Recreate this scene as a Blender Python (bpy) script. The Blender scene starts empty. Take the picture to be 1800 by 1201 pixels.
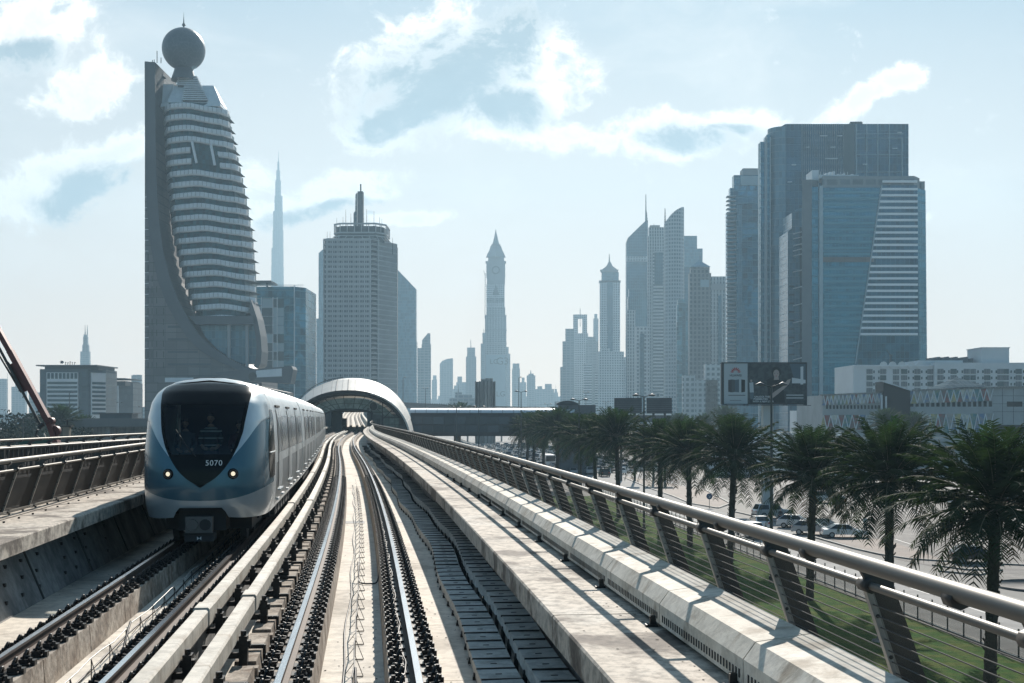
import bpy, math, random
import numpy as np
from mathutils import Vector, Matrix, Euler
R = math.radians
rnd = random.Random(7)
S = bpy.context.scene
COL = S.collection
# ---------------------------------------------------------------- camera, sky, sun, exposure
RZ = 9.8            # top of the running rails above the street
EYE = RZ + 2.83     # eye height: standing in the oncoming train's cab
F = 2100.0          # focal length in photo pixels (photo 1800 wide)
HY = 732.6          # horizon row of the photo
cam_d = bpy.data.cameras.new('camera'); cam = bpy.data.objects.new('camera', cam_d); COL.objects.link(cam)
cam.location = (0, 0, EYE); cam.rotation_euler = (R(90), 0, 0)
cam_d.sensor_width = 36; cam_d.lens = 36 * F / 1800; cam_d.shift_y = (HY - 600.5) / 1800
cam_d.clip_start = 0.1; cam_d.clip_end = 20000
S.camera = cam
SUN_A, SUN_B = 0.20, 1.60                       # horizontal travel of a shadow per metre of height
SUN_EL = math.atan(1 / math.hypot(SUN_A, SUN_B)); SUN_AZ = math.atan2(SUN_A, SUN_B)
sun_d = bpy.data.lights.new('sun', 'SUN'); sun = bpy.data.objects.new('sun', sun_d); COL.objects.link(sun)
sun_d.energy = 5.0; sun_d.angle = R(0.5); sun_d.color = (1.0, 0.93, 0.84)
sun.rotation_euler = Vector((-SUN_A, -SUN_B, -1)).to_track_quat('-Z', 'Y').to_euler()
sun.location = (30, 60, 300)
S.render.engine = 'CYCLES'
S.cycles.max_bounces = 6; S.cycles.diffuse_bounces = 3; S.cycles.glossy_bounces = 3
S.cycles.transparent_max_bounces = 24; S.cycles.volume_bounces = 0; S.cycles.transmission_bounces = 3
S.cycles.use_denoising = True; S.cycles.sample_clamp_indirect = 6
S.cycles.caustics_reflective = False; S.cycles.caustics_refractive = False
S.view_settings.view_transform = 'Standard'; S.view_settings.look = 'None'
S.view_settings.exposure = 0.95; S.view_settings.gamma = 1.0; S.view_settings.use_curve_mapping = False

W = bpy.data.worlds.new('World'); S.world = W; W.use_nodes = True
nt = W.node_tree; nt.nodes.clear()
def N(t, **k):
    n = nt.nodes.new(t)
    for a, b in k.items(): setattr(n, a, b)
    return n
def L(a, b): nt.links.new(a, b)
def math_n(op, a, b=None, clamp=False):
    n = N('ShaderNodeMath', operation=op); n.use_clamp = clamp
    for i, v in enumerate((a, b)):
        if v is None: continue
        if isinstance(v, (int, float)): n.inputs[i].default_value = v
        else: L(v, n.inputs[i])
    return n.outputs[0]
def maprange(v, a, b, c=0.0, d=1.0, smooth=True):
    n = N('ShaderNodeMapRange'); n.interpolation_type = 'SMOOTHSTEP' if smooth else 'LINEAR'
    L(v, n.inputs['Value'])
    for nm, x in (('From Min', a), ('From Max', b), ('To Min', c), ('To Max', d)): n.inputs[nm].default_value = x
    return n.outputs['Result']
def mixc(f, a, b, mode='MIX'):
    n = N('ShaderNodeMix', data_type='RGBA', blend_type=mode)
    for i, v in ((0, f), (6, a), (7, b)):
        if isinstance(v, (int, float)): n.inputs[i].default_value = v
        elif isinstance(v, tuple): n.inputs[i].default_value = (*v, 1) if len(v) == 3 else v
        else: L(v, n.inputs[i])
    return n.outputs[2]
def noise(vec, scale, detail=4, rough=0.55, dist=0.0):
    n = N('ShaderNodeTexNoise'); n.inputs['Scale'].default_value = scale; n.inputs['Detail'].default_value = detail
    n.inputs['Roughness'].default_value = rough; n.inputs['Distortion'].default_value = dist
    if vec is not None: L(vec, n.inputs['Vector'])
    return n.outputs['Fac']
sky = N('ShaderNodeTexSky', sky_type='NISHITA', sun_disc=False)
sky.sun_elevation = SUN_EL; sky.sun_rotation = SUN_AZ
sky.air_density = 1.0; sky.dust_density = 1.6; sky.ozone_density = 1.5; sky.altitude = 10
tc = N('ShaderNodeTexCoord')
# azimuth / elevation of the looking direction -> flat sky coordinates for the cloud banks
sep = N('ShaderNodeSeparateXYZ'); L(tc.outputs['Generated'], sep.inputs[0])
ydir = math_n('MAXIMUM', sep.outputs[1], 0.05)
su = math_n('DIVIDE', sep.outputs[0], ydir); sv = math_n('DIVIDE', sep.outputs[2], ydir)
comb = N('ShaderNodeCombineXYZ'); L(su, comb.inputs[0]); L(sv, comb.inputs[1])
cv = comb.outputs[0]
warp = N('ShaderNodeTexNoise'); warp.inputs['Scale'].default_value = 9; warp.inputs['Detail'].default_value = 6; L(cv, warp.inputs['Vector'])
wsub = N('ShaderNodeVectorMath', operation='SUBTRACT'); L(warp.outputs['Color'], wsub.inputs[0]); wsub.inputs[1].default_value = (.5, .5, .5)
wsc = N('ShaderNodeVectorMath', operation='SCALE'); L(wsub.outputs[0], wsc.inputs[0]); wsc.inputs['Scale'].default_value = 0.06
wad = N('ShaderNodeVectorMath', operation='ADD'); L(cv, wad.inputs[0]); L(wsc.outputs[0], wad.inputs[1])
wv = wad.outputs[0]
wsep = N('ShaderNodeSeparateXYZ'); L(wv, wsep.inputs[0])
def bank(px, py, rx, ry, rot=0.0):
    """soft ellipse on the sky at a direction, 1 in the middle and 0 at the rim"""
    cu, cw = (px - 900) / F, (HY - py) / F
    du = math_n('SUBTRACT', wsep.outputs[0], cu); dv = math_n('SUBTRACT', wsep.outputs[1], cw)
    c, s = math.cos(rot), math.sin(rot)
    a = math_n('ADD', math_n('MULTIPLY', du, c / (rx / F)), math_n('MULTIPLY', dv, s / (rx / F)))
    b = math_n('ADD', math_n('MULTIPLY', du, -s / (ry / F)), math_n('MULTIPLY', dv, c / (ry / F)))
    r2 = math_n('ADD', math_n('MULTIPLY', a, a), math_n('MULTIPLY', b, b))
    return math_n('SUBTRACT', 1.0, r2)
def vmap(scale, off=(0, 0, 0)):
    m_ = N('ShaderNodeMapping'); m_.inputs['Scale'].default_value = scale; m_.inputs['Location'].default_value = off; L(wv, m_.inputs[0]); return m_.outputs[0]
fine = noise(vmap((1, 1.25, 1)), 12, 15, 0.66, 0.25)          # billow
puff = noise(vmap((1, 1.2, 1), (3, 1, 0)), 48, 12, 0.68, 0.1)
veil = maprange(noise(vmap((.7, 1.6, 1), (7, 2, 0)), 6, 10, 0.62, 0.5), 0.44, 0.70)
banks = [(795, 115, 195, 125, 0.35), (930, 120, 110, 105, -0.5), (720, 195, 110, 62, 0.3), (860, 215, 140, 45, 0.0), (1210, 225, 140, 45, 0.05), (1300, 200, 80, 30, 0.0),
         (1500, 190, 110, 28, 0.35), (1585, 150, 60, 32, 0.3), (40, 50, 120, 75, 0.0), (150, 150, 110, 45, 0.3), (190, 270, 120, 38, 0.55),
         (70, 330, 170, 60, 0.3), (560, 355, 140, 38, 0.35), (700, 388, 90, 16, 0.1), (1000, 235, 120, 40, 0.0), (1590, 395, 60, 12, 0.4), (430, 330, 60, 60, 0.2)]
dens = None
for bnk in banks:
    v = math_n('MAXIMUM', bank(*bnk), -0.9)
    dens = v if dens is None else math_n('MAXIMUM', dens, v)
dens_n = math_n('ADD', math_n('MULTIPLY', dens, 1.5), math_n('ADD', math_n('MULTIPLY', math_n('SUBTRACT', fine, 0.5), 6.0), math_n('MULTIPLY', math_n('SUBTRACT', puff, 0.5), 5.0)))
edge = maprange(dens_n, -0.60, 0.85)                    # cloud coverage
rim = maprange(dens_n, 0.2, 1.3)
core = None                                             # blue-grey shaded bodies of the thickest clouds
for bnk in [(790, 135, 185, 105, 0.35), (705, 205, 80, 40, 0.0), (895, 35, 90, 55, 0.0), (880, 195, 90, 45, 0.0), (1225, 235, 100, 26, 0.0), (30, 100, 80, 30, 0.0),
            (160, 330, 120, 46, 0.3), (560, 385, 110, 22, 0.2), (215, 450, 70, 22, 0.5), (1290, 215, 50, 14, 0.0)]:
    v = math_n('MAXIMUM', bank(*bnk), -0.9)
    core = v if core is None else math_n('MAXIMUM', core, v)
core = maprange(math_n('ADD', core, math_n('ADD', math_n('MULTIPLY', math_n('SUBTRACT', fine, 0.5), 2.6), math_n('MULTIPLY', math_n('SUBTRACT', puff, 0.5), 1.8))), -0.35, 0.9)
SKYK = 0.112
base = mixc(1.0, sky.outputs[0], (SKYK * .66, SKYK * 1.02, SKYK * 1.08), 'MULTIPLY')
clear = mixc(maprange(sv, 0.0, 0.40, 0.0, 1.0, False), (1.80, 1.36, 1.02), (0.31, 0.46, 0.60))
fwd = maprange(sep.outputs[1], 0.1, 0.8)
clear = mixc(math_n('MULTIPLY', fwd, 0.97), base, clear)
lowfade = maprange(sv, 0.05, 0.17)
c1 = mixc(math_n('MULTIPLY', math_n('MULTIPLY', veil, 0.35), fwd), clear, (1.45, 1.32, 1.20))
c2 = mixc(math_n('MULTIPLY', math_n('MULTIPLY', edge, 0.9), lowfade), c1, (1.42, 1.34, 1.26))
rimm = math_n('MULTIPLY', maprange(dens_n, 0.15, 0.8), maprange(dens_n, 0.8, 2.2, 1.0, 0.0))
c2 = mixc(math_n('MULTIPLY', math_n('MULTIPLY', rimm, lowfade), 0.5), c2, (1.85, 1.74, 1.62))
c3 = mixc(math_n('MULTIPLY', math_n('MULTIPLY', core, edge), 0.85), c2, (0.19, 0.30, 0.38))
bg = N('ShaderNodeBackground'); L(c3, bg.inputs['Color']); bg.inputs['Strength'].default_value = 0.50
wo = N('ShaderNodeOutputWorld'); L(bg.outputs[0], wo.inputs['Surface'])

# ---------------------------------------------------------------- mesh helpers
class MB:
    """collects shapes into one mesh"""
    def __init__(s): s.v = []; s.f = []; s.m = []; s.sm = []
    def add(s, vs, fs, mi=0, smooth=False):
        o = len(s.v); s.v += [tuple(p) for p in vs]
        for f in fs: s.f.append([i + o for i in f]); s.m.append(mi); s.sm.append(smooth)
    def box(s, x0, x1, y0, y1, z0, z1, mi=0, M=None):
        vs = [(x, y, z) for z in (z0, z1) for y in (y0, y1) for x in (x0, x1)]
        if M is not None: vs = [M @ Vector(p) for p in vs]
        s.add(vs, [(0, 2, 3, 1), (4, 5, 7, 6), (0, 1, 5, 4), (2, 6, 7, 3), (0, 4, 6, 2), (1, 3, 7, 5)], mi)
    def bar(s, p0, p1, w, h=None, mi=0, up=(0, 0, 1)):
        """rectangular bar between two points"""
        p0 = Vector(p0); p1 = Vector(p1); h = h or w
        d = (p1 - p0).normalized(); u = Vector(up)
        if abs(d.dot(u)) > .98: u = Vector((1, 0, 0))
        a = d.cross(u).normalized() * (w / 2); b = a.normalized().cross(d).normalized() * (h / 2)
        vs = [p + sa * a + sb * b for p in (p0, p1) for sb in (-1, 1) for sa in (-1, 1)]
        s.add(vs, [(0, 1, 3, 2), (4, 6, 7, 5), (0, 4, 5, 1), (2, 3, 7, 6), (0, 2, 6, 4), (1, 5, 7, 3)], mi)
    def cyl(s, p0, p1, r0, r1=None, n=10, mi=0, caps=True, smooth=True):
        p0 = Vector(p0); p1 = Vector(p1); r1 = r0 if r1 is None else r1
        d = (p1 - p0).normalized(); u = Vector((0, 0, 1)) if abs(d.z) < .95 else Vector((1, 0, 0))
        a = d.cross(u).normalized(); b = a.cross(d)
        vs = []
        for p, r in ((p0, r0), (p1, r1)):
            for k in range(n):
                t = 2 * math.pi * k / n; vs.append(p + a * (r * math.cos(t)) + b * (r * math.sin(t)))
        s.add(vs, [(k, (k + 1) % n, n + (k + 1) % n, n + k) for k in range(n)], mi, smooth)
        if caps: s.add(vs, [tuple(range(n - 1, -1, -1)), tuple(range(n, 2 * n))], mi)
    def tube(s, pts, r, n=8, mi=0, smooth=True, radii=None):
        pts = [Vector(p) for p in pts]; vs = []
        for i, p in enumerate(pts):
            d = (pts[min(i + 1, len(pts) - 1)] - pts[max(i - 1, 0)]).normalized()
            u = Vector((0, 0, 1)) if abs(d.z) < .9 else Vector((1, 0, 0))
            a = d.cross(u).normalized(); b = a.cross(d); rr = radii[i] if radii else r
            for k in range(n):
                t = 2 * math.pi * k / n; vs.append(p + a * (rr * math.cos(t)) + b * (rr * math.sin(t)))
        fs = [(i * n + k, i * n + (k + 1) % n, (i + 1) * n + (k + 1) % n, (i + 1) * n + k) for i in range(len(pts) - 1) for k in range(n)]
        s.add(vs, fs, mi, smooth); m = len(pts) - 1
        s.add(vs, [tuple(range(n - 1, -1, -1)), tuple(m * n + k for k in range(n))], mi)
    def prism(s, poly, z0, z1, mi=0, mtop=None, top=None):
        """poly (x, y) extruded in z; top = other polygon for a taper"""
        n = len(poly); top = top or poly
        vs = [(x, y, z0) for x, y in poly] + [(x, y, z1) for x, y in top]
        s.add(vs, [(k, (k + 1) % n, n + (k + 1) % n, n + k) for k in range(n)], mi)
        s.add(vs, [tuple(range(n - 1, -1, -1))], mi); s.add(vs, [tuple(range(n, 2 * n))], mi if mtop is None else mtop)
    def slab(s, poly, y0, y1, mi=0):
        """poly (x, z) extruded in y"""
        n = len(poly)
        vs = [(x, y0, z) for x, z in poly] + [(x, y1, z) for x, z in poly]
        s.add(vs, [((k + 1) % n, k, n + k, n + (k + 1) % n) for k in range(n)], mi)
        s.add(vs, [tuple(range(n)), tuple(range(2 * n - 1, n - 1, -1))], mi)
    def lathe(s, prof, n=16, c=(0, 0), mi=0, smooth=True):
        vs = [(c[0] + r * math.cos(2 * math.pi * k / n), c[1] + r * math.sin(2 * math.pi * k / n), z) for r, z in prof for k in range(n)]
        s.add(vs, [(i * n + k, i * n + (k + 1) % n, (i + 1) * n + (k + 1) % n, (i + 1) * n + k) for i in range(len(prof) - 1) for k in range(n)], mi, smooth)
    def grid(s, P, mi=0, smooth=True, flip=False):
        """P[i][j] -> points"""
        nj = len(P[0]); vs = [p for row in P for p in row]
        fs = []
        for i in range(len(P) - 1):
            for j in range(nj - 1):
                q = (i * nj + j, i * nj + j + 1, (i + 1) * nj + j + 1, (i + 1) * nj + j)
                fs.append(q[::-1] if flip else q)
        s.add(vs, fs, mi, smooth)
    def build(s, name, mats, parent=None, loc=(0, 0, 0), rz=0.0, fix=False):
        me = bpy.data.meshes.new(name); me.from_pydata(s.v, [], s.f)
        for m in (mats if isinstance(mats, (list, tuple)) else [mats]): me.materials.append(m)
        me.polygons.foreach_set('material_index', s.m); me.polygons.foreach_set('use_smooth', s.sm)
        me.update()
        if fix:
            import bmesh
            b = bmesh.new(); b.from_mesh(me); bmesh.ops.remove_doubles(b, verts=b.verts, dist=1e-5)
            bmesh.ops.recalc_face_normals(b, faces=b.faces); b.to_mesh(me); b.free()
        o = bpy.data.objects.new(name, me); COL.objects.link(o); o.location = loc; o.rotation_euler = (0, 0, rz)
        if parent is not None: o.parent = parent
        return o
def tag(o, label=None, cat=None, group=None, kind=None):
    if label: o['label'] = label
    if cat: o['category'] = cat
    if group: o['group'] = group
    if kind: o['kind'] = kind
    return o
def thing(name, label, cat, loc=(0, 0, 0), rz=0.0, group=None):
    o = bpy.data.objects.new(name, None); COL.objects.link(o); o.location = loc; o.rotation_euler = (0, 0, rz)
    o.empty_display_size = .5
    return tag(o, label, cat, group)
def copy_tree(o, parent=None):
    c = o.copy(); COL.objects.link(c); c.parent = parent
    for ch in [x for x in o.children]: copy_tree(ch, c)
    return c
def at(px, py, d):
    """survey helper: world point seen at photo pixel (px, py) at distance d"""
    return Vector(((px - 900) * d / F, d, EYE + (HY - py) * d / F))
def gx(px, d): return (px - 900) * d / F
def gz(py, d): return EYE + (HY - py) * d / F

# ---------------------------------------------------------------- materials
MATS = {}
def mat(name, col, rough=0.7, metal=0.0, col2=None, scale=1.0, detail=5, lo=0.35, hi=0.65, bump=0.0, bscale=None, streak=False,
        alpha=1.0, emit=None, estr=0.0, spec=0.5, stain=None, stain_scale=0.4, coat=0.0, grime=None, gamt=0.35):
    global nt
    m = bpy.data.materials.new(name); m.use_nodes = True; nt = m.node_tree
    b = nt.nodes['Principled BSDF']
    b.inputs['Base Color'].default_value = (*col, 1); b.inputs['Roughness'].default_value = rough; b.inputs['Metallic'].default_value = metal
    b.inputs['Specular IOR Level'].default_value = spec; b.inputs['Coat Weight'].default_value = coat
    t = N('ShaderNodeTexCoord').outputs['Object']
    if streak:
        mp = N('ShaderNodeMapping'); mp.inputs['Scale'].default_value = (1, 1, 0.12) if streak is True else streak
        L(t, mp.inputs[0]); ts = mp.outputs[0]
    else: ts = t
    c = None
    if col2:
        c = mixc(maprange(noise(ts, scale, detail, 0.6), lo, hi), col, col2)
    if stain:
        c = mixc(maprange(noise(ts, stain_scale, 6, 0.65, 0.4), 0.5, 0.68), c if c is not None else col, stain)
    if grime:
        gn = maprange(noise(t, grime, 8, 0.7), 0.36, 0.60, 1 - gamt, 1.0); gc = N('ShaderNodeCombineXYZ'); [L(gn, gc.inputs[i_]) for i_ in range(3)]
        c = mixc(1.0, c if c is not None else col, gc.outputs[0], 'MULTIPLY')
    if c is not None: L(c, b.inputs['Base Color'])
    if bump:
        bn = N('ShaderNodeBump'); bn.inputs['Strength'].default_value = bump; bn.inputs['Distance'].default_value = 0.02
        L(noise(t, bscale or scale * 6, 6, 0.6), bn.inputs['Height']); L(bn.outputs[0], b.inputs['Normal'])
    if emit: b.inputs['Emission Color'].default_value = (*emit, 1); b.inputs['Emission Strength'].default_value = estr
    if alpha < 1: b.inputs['Alpha'].default_value = alpha
    MATS[name] = m
    return m
def facade(name, glass, frame, fh=3.6, bw=3.0, fz=0.35, fx=0.2, rough=0.25, var=0.35, frough=0.7, off=(0, 0), round_=False, spec=0.5, big=0.0, metal=0.0, refl_gain=2.6):
    """procedural facade: floors of height fh, bays bw; fz and fx are the fractions taken by spandrel and mullion"""
    global nt
    m = bpy.data.materials.new(name); m.use_nodes = True; nt = m.node_tree; b = nt.nodes['Principled BSDF']
    t = N('ShaderNodeTexCoord'); sp = N('ShaderNodeSeparateXYZ'); L(t.outputs['Object'], sp.inputs[0])
    sn = N('ShaderNodeSeparateXYZ'); L(t.outputs['Normal'], sn.inputs[0])
    ny = math_n('GREATER_THAN', math_n('ABSOLUTE', sn.outputs[0]), 0.62)
    mx = N('ShaderNodeMix', data_type='FLOAT'); L(ny, mx.inputs[0]); L(sp.outputs[0], mx.inputs[2]); L(sp.outputs[1], mx.inputs[3]); h = mx.outputs[0]
    zz = math_n('DIVIDE', math_n('ADD', sp.outputs[2], off[1] + 1000 * fh), fh); hh = math_n('DIVIDE', math_n('ADD', h, off[0] + 1000 * bw), bw)
    mz = math_n('LESS_THAN', math_n('FRACT', zz), fz)
    mh = math_n('LESS_THAN', math_n('FRACT', hh), fx) if fx > 0 else None
    mk = math_n('MAXIMUM', mz, mh) if mh is not None else mz
    cb = N('ShaderNodeCombineXYZ'); L(math_n('FLOOR', hh), cb.inputs[0]); L(math_n('FLOOR', zz), cb.inputs[1])
    wn = N('ShaderNodeTexWhiteNoise', noise_dimensions='2D'); L(cb.outputs[0], wn.inputs['Vector'])
    dark = tuple(c * (1 - var) for c in glass); lite = tuple(min(1, c * (1 + var * 1.3)) for c in glass)
    g = mixc(wn.outputs['Value'], dark, lite)
    if big: g = mixc(maprange(noise(t.outputs['Object'], big, 5, 0.7, 1.5), .47, .58), g, tuple(min(1, c * refl_gain) for c in glass))  # cloud-like reflection patches painted into the glass colour
    fr = mixc(maprange(noise(t.outputs['Object'], 0.05, 4), .3, .7), tuple(c * .88 for c in frame), frame)
    L(mixc(mk, g, fr), b.inputs['Base Color'])
    r = N('ShaderNodeMix', data_type='FLOAT'); L(mk, r.inputs[0]); r.inputs[2].default_value = rough; r.inputs[3].default_value = frough
    L(r.outputs[0], b.inputs['Roughness']); b.inputs['Specular IOR Level'].default_value = spec; b.inputs['Metallic'].default_value = metal
    bn = N('ShaderNodeBump'); bn.inputs['Strength'].default_value = 0.5; bn.inputs['Distance'].default_value = 0.3
    L(mk, bn.inputs['Height']); L(bn.outputs[0], b.inputs['Normal'])
    MATS[name] = m
    return m
# ---------------------------------------------------------------- materials of the viaduct
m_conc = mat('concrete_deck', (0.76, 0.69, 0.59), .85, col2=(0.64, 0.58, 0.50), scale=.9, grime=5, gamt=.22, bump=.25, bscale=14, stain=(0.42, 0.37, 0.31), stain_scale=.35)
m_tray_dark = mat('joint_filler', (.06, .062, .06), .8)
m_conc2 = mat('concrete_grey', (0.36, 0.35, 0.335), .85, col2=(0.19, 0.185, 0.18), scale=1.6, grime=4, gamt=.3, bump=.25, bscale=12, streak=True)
m_walk = mat('walkway_concrete', (0.56, 0.49, 0.41), .85, col2=(0.17, 0.14, 0.115), scale=.9, lo=.47, hi=.57, detail=10, grime=7, gamt=.5, bump=.3, bscale=18, stain=(0.60, 0.55, 0.48), stain_scale=.55)
m_duct = mat('duct_concrete', (0.70, 0.645, 0.56), .8, col2=(0.58, 0.53, 0.45), scale=1.4, grime=8, gamt=.22, bump=.2, bscale=16, stain=(0.36, .305, .24), stain_scale=2.2)
m_plinth = mat('plinth_concrete', (0.46, 0.40, 0.335), .9, col2=(0.26, 0.21, 0.165), scale=2.2, grime=9, gamt=.45, bump=.35, bscale=18, stain=(0.16, .11, .075), stain_scale=2.5)
m_tray = mat('trough_cover', (0.62, 0.635, 0.605), .75, col2=(0.44, 0.455, 0.43), scale=1.5, grime=6, gamt=.4, bump=.1)
m_cover = mat('rail_cover', (0.62, 0.57, 0.49), .6, col2=(0.50, 0.455, 0.385), scale=1.8, grime=6, gamt=.25, stain=(.40, .34, .27), stain_scale=1.6)
m_wirep = mat('dull_wire', (.09, .09, .085), .8)
m_head = mat('polished_steel', (0.62, 0.64, 0.66), .22, 1.0, col2=(.5, .5, .52), scale=3, streak=(3, .05, 1))
m_rust = mat('rusty_steel', (0.075, 0.048, 0.036), .75, .1, col2=(0.05, .035, .028), scale=6)
m_black = mat('black_iron', (0.018, 0.019, 0.02), .45, .4, col2=(.032, .03, .028), scale=20)
m_cable = mat('cable_rubber', (0.02, 0.02, 0.022), .5)
m_wire = mat('galvanised_wire', (0.30, 0.30, 0.29), .5, .7)
m_tube = mat('champagne_tube', (0.15, 0.142, 0.128), .55, .5, col2=(.15, .14, .125), scale=2)
m_post = mat('post_edge_steel', (0.34, 0.33, 0.31), .45, .6, col2=(.27, .26, .25), scale=4)
m_fin = mat('dark_fin_paint', (0.042, 0.040, 0.038), .5, .2, col2=(.055, .05, .046), scale=3)
m_bronze = mat('bronze_mesh', (0.016, 0.013, 0.012), .7, 0, alpha=.90, spec=.2)
m_net = mat('fine_wire_net', (0.035, 0.036, 0.030), .7, .1, alpha=.38)
# ---------------------------------------------------------------- alignment of our track (d = distance ahead, X to the right)
_kd = np.array([-30, 0, 12.7, 18.15, 26.2, 39.2, 53.8, 76.6, 103, 138, 172, 216, 245, 300, 400, 520, 795, 1000, 1200], float)
_kx = np.array([2.9, -.3, -1.74, -2.39, -3.37, -5.04, -7.02, -10.27, -14.2, -19.1, -23.4, -28.3, -31.6, -38.2, -51.2, -67.5, -101, -125, -148], float)
def _spline(xs, ys):
    n = len(xs); h = np.diff(xs); A = np.eye(n); r = np.zeros(n)
    for i in range(1, n - 1):
        A[i, i - 1] = h[i - 1]; A[i, i] = 2 * (h[i - 1] + h[i]); A[i, i + 1] = h[i]
        r[i] = 6 * ((ys[i + 1] - ys[i]) / h[i] - (ys[i] - ys[i - 1]) / h[i - 1])
    m = np.linalg.solve(A, r)
    def f(x):
        i = int(min(max(np.searchsorted(xs, x) - 1, 0), n - 2)); t = x - xs[i]
        b = (ys[i + 1] - ys[i]) / h[i] - h[i] * (2 * m[i] + m[i + 1]) / 6
        return float(ys[i] + b * t + m[i] / 2 * t * t + (m[i + 1] - m[i]) / (6 * h[i]) * t ** 3)
    return f
tx = _spline(_kd, _kx)
tz = _spline(np.array([-60, 0, 120, 240, 330, 420, 520, 795, 1000, 1200], float), np.array([0, 0, 0, 0, .3, 1.3, 3.0, 7.2, 9.6, 11.5], float))
def TP(off, d, z):
    """point at lateral offset off (right +), distance d, height z over the rail top"""
    s = (tx(d + .5) - tx(d - .5)); k = 1 / math.hypot(1, s)
    zz = 0.0 if d < 235 else tz(d)
    return Vector((tx(d) + off * k, d - off * s * k, RZ + zz + z))
def steps(a, b):
    out = [a]
    while out[-1] < b - 1e-6:
        d = out[-1]; st = 1.0 if d < 60 else (2.5 if d < 250 else 9)
        out.append(min(b, d + st))
    return out
def sweep(mb, prof, ds, mi=0, smooth=False, mis=None):
    """closed profile [(off, z)] swept along the alignment"""
    n = len(prof); vs = [TP(o(d) if callable(o) else o, d, z) for d in ds for o, z in prof]
    for i in range(len(ds) - 1):
        for k in range(n):
            mb.add([vs[i * n + k], vs[i * n + (k + 1) % n], vs[(i + 1) * n + (k + 1) % n], vs[(i + 1) * n + k]], [(3, 2, 1, 0)], (mis[k] if mis else mi), smooth)
    mb.add(vs[:n], [tuple(range(n))], mi); mb.add(vs[-n:], [tuple(range(n - 1, -1, -1))], mi)
DK = -0.58; SP = -3.36; WZ = 0.90
D0, D1, D2 = 3.0, 243.0, 1050.0
SLOPE0 = tx(1) - tx(0)
# ---------------------------------------------------------------- the viaduct: deck, plinths, walkways, walls, piers
via = thing('metro_viaduct', 'concrete elevated metro viaduct carrying both curving tracks past the towers', 'viaduct')
mb = MB()
for seg in range(0, 60):                       # deck cast in lengths with an open joint between them
    a = D0 + seg * 4.1; b = a + 4.08
    if a > D1: break
    sweep(mb, [(-6.3, DK), (2.9, DK), (2.9, DK - .35), (-6.3, DK - .35)], [a, (a + b) / 2, b])
sweep(mb, [(-6.3, DK), (2.9, DK), (2.9, DK - .35), (-6.3, DK - .35)], steps(D1 + 8, D2))
mb.build('deck', m_conc, via, fix=True)
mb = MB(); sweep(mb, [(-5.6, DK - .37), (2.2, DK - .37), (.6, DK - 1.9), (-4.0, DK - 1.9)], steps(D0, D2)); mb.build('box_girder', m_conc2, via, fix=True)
RAILS = (SP - .7535, SP + .7535, -.7535, .7535)
for r in RAILS:
    mb = MB(); wl, wr = (.34, .34)
    for seg in range(0, 110):
        a = D0 + seg * 2.46; b = a + 2.43
        if a > D1: break
        sweep(mb, [(r - wl + .03, -.19), (r + wr - .03, -.19), (r + wr, DK + .002), (r - wl, DK + .002)], [a, b])
    sweep(mb, [(r - wl, -.19), (r + wr, -.19), (r + wr, DK + .01), (r - wl, DK + .01)], steps(D1 + 8, D2))
    mb.build('track_plinth', m_plinth, via, fix=True)
# kerb blocks left of our left rail and the low wall between the tracks
mb = MB()
for k in range(70):
    a = D0 + 3 + k * 2.2
    if a > 150: break
    sweep(mb, [(-1.42, -.17), (-1.16, -.17), (-1.12, DK + .004), (-1.46, DK + .004)], [a, a + 1.93])
    sweep(mb, [(-1.42, -.21), (-1.12, -.21), (-1.12, DK + .004), (-1.42, DK + .004)], [a + 1.98, a + 2.16])
mb.build('kerb_row', m_plinth, via, fix=True)
mb = MB(); sweep(mb, [(-1.60, DK + .14), (-1.47, DK + .14), (-1.47, DK + .003), (-1.60, DK + .003)], steps(D0, 200)); mb.build('kerb_step', m_conc, via, fix=True)
mb = MB()
for k in range(34):
    a = D0 + k * 6.0
    sweep(mb, [(-2.10, .02), (-1.98, .02), (-1.98, DK + .005), (-2.10, DK + .005)], [a, a + 3, a + 5.97])
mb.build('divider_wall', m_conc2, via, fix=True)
def walkway(sg, base, side):
    f = lambda o: base + sg * o
    e, b_ = 1.99, 4.0
    mb = MB(); k = 0; a = 6.0 if sg > 0 else D0
    cuts = [3.0, 11.4, 28.2, 45.2, 62.2, 79.2, 96.2, 130.2, 164.2, 198.2, D1]
    for a, b in zip(cuts[:-1], cuts[1:]):
        pr = [(f(e + .015), WZ), (f(b_), WZ), (f(b_), WZ - .28), (f(e), WZ - .26), (f(e), WZ - .02)]
        if sg < 0: pr = pr[::-1]
        sweep(mb, pr, steps(a, b - .035))
    mb.build('walkway_slab', m_walk, via, fix=True)
    mb = MB(); pr = [(f(2.95), WZ - .262), (f(3.25), WZ - .262), (f(3.25), DK + .003), (f(2.45), DK + .003)]
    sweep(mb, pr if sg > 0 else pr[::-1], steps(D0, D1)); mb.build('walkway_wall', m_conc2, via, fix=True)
walkway(1, 0, 'r'); walkway(-1, SP, 'l')
mb = MB()                                    # bolt heads on the left wall
for q in range(7, 30):
    for k in range(4):
        f_ = .2 + .22 * k; o = SP - (2.95 * (f_) + 2.45 * (1 - f_)) + .004 * k; z_ = DK + (WZ - .262 - DK) * f_
        if (q % 4) != 0: p = TP(o, q + .3 * k + rnd.uniform(-.1, .1), z_); mb.box(p.x - .02, p.x + .035, p.y - .03, p.y + .03, p.z - .03, p.z + .03)
o = mb.build('wall_bolt', m_cable, via); tag(o, kind='stuff')
for q in range(7, 40, 4):
    mb = MB(); mb.bar(TP(SP - 2.93, q, WZ - .28), TP(SP - 2.44, q, DK + .01), .05, .03); mb.build('wall_joint', m_conc2 if False else m_tray_dark, via)
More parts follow.
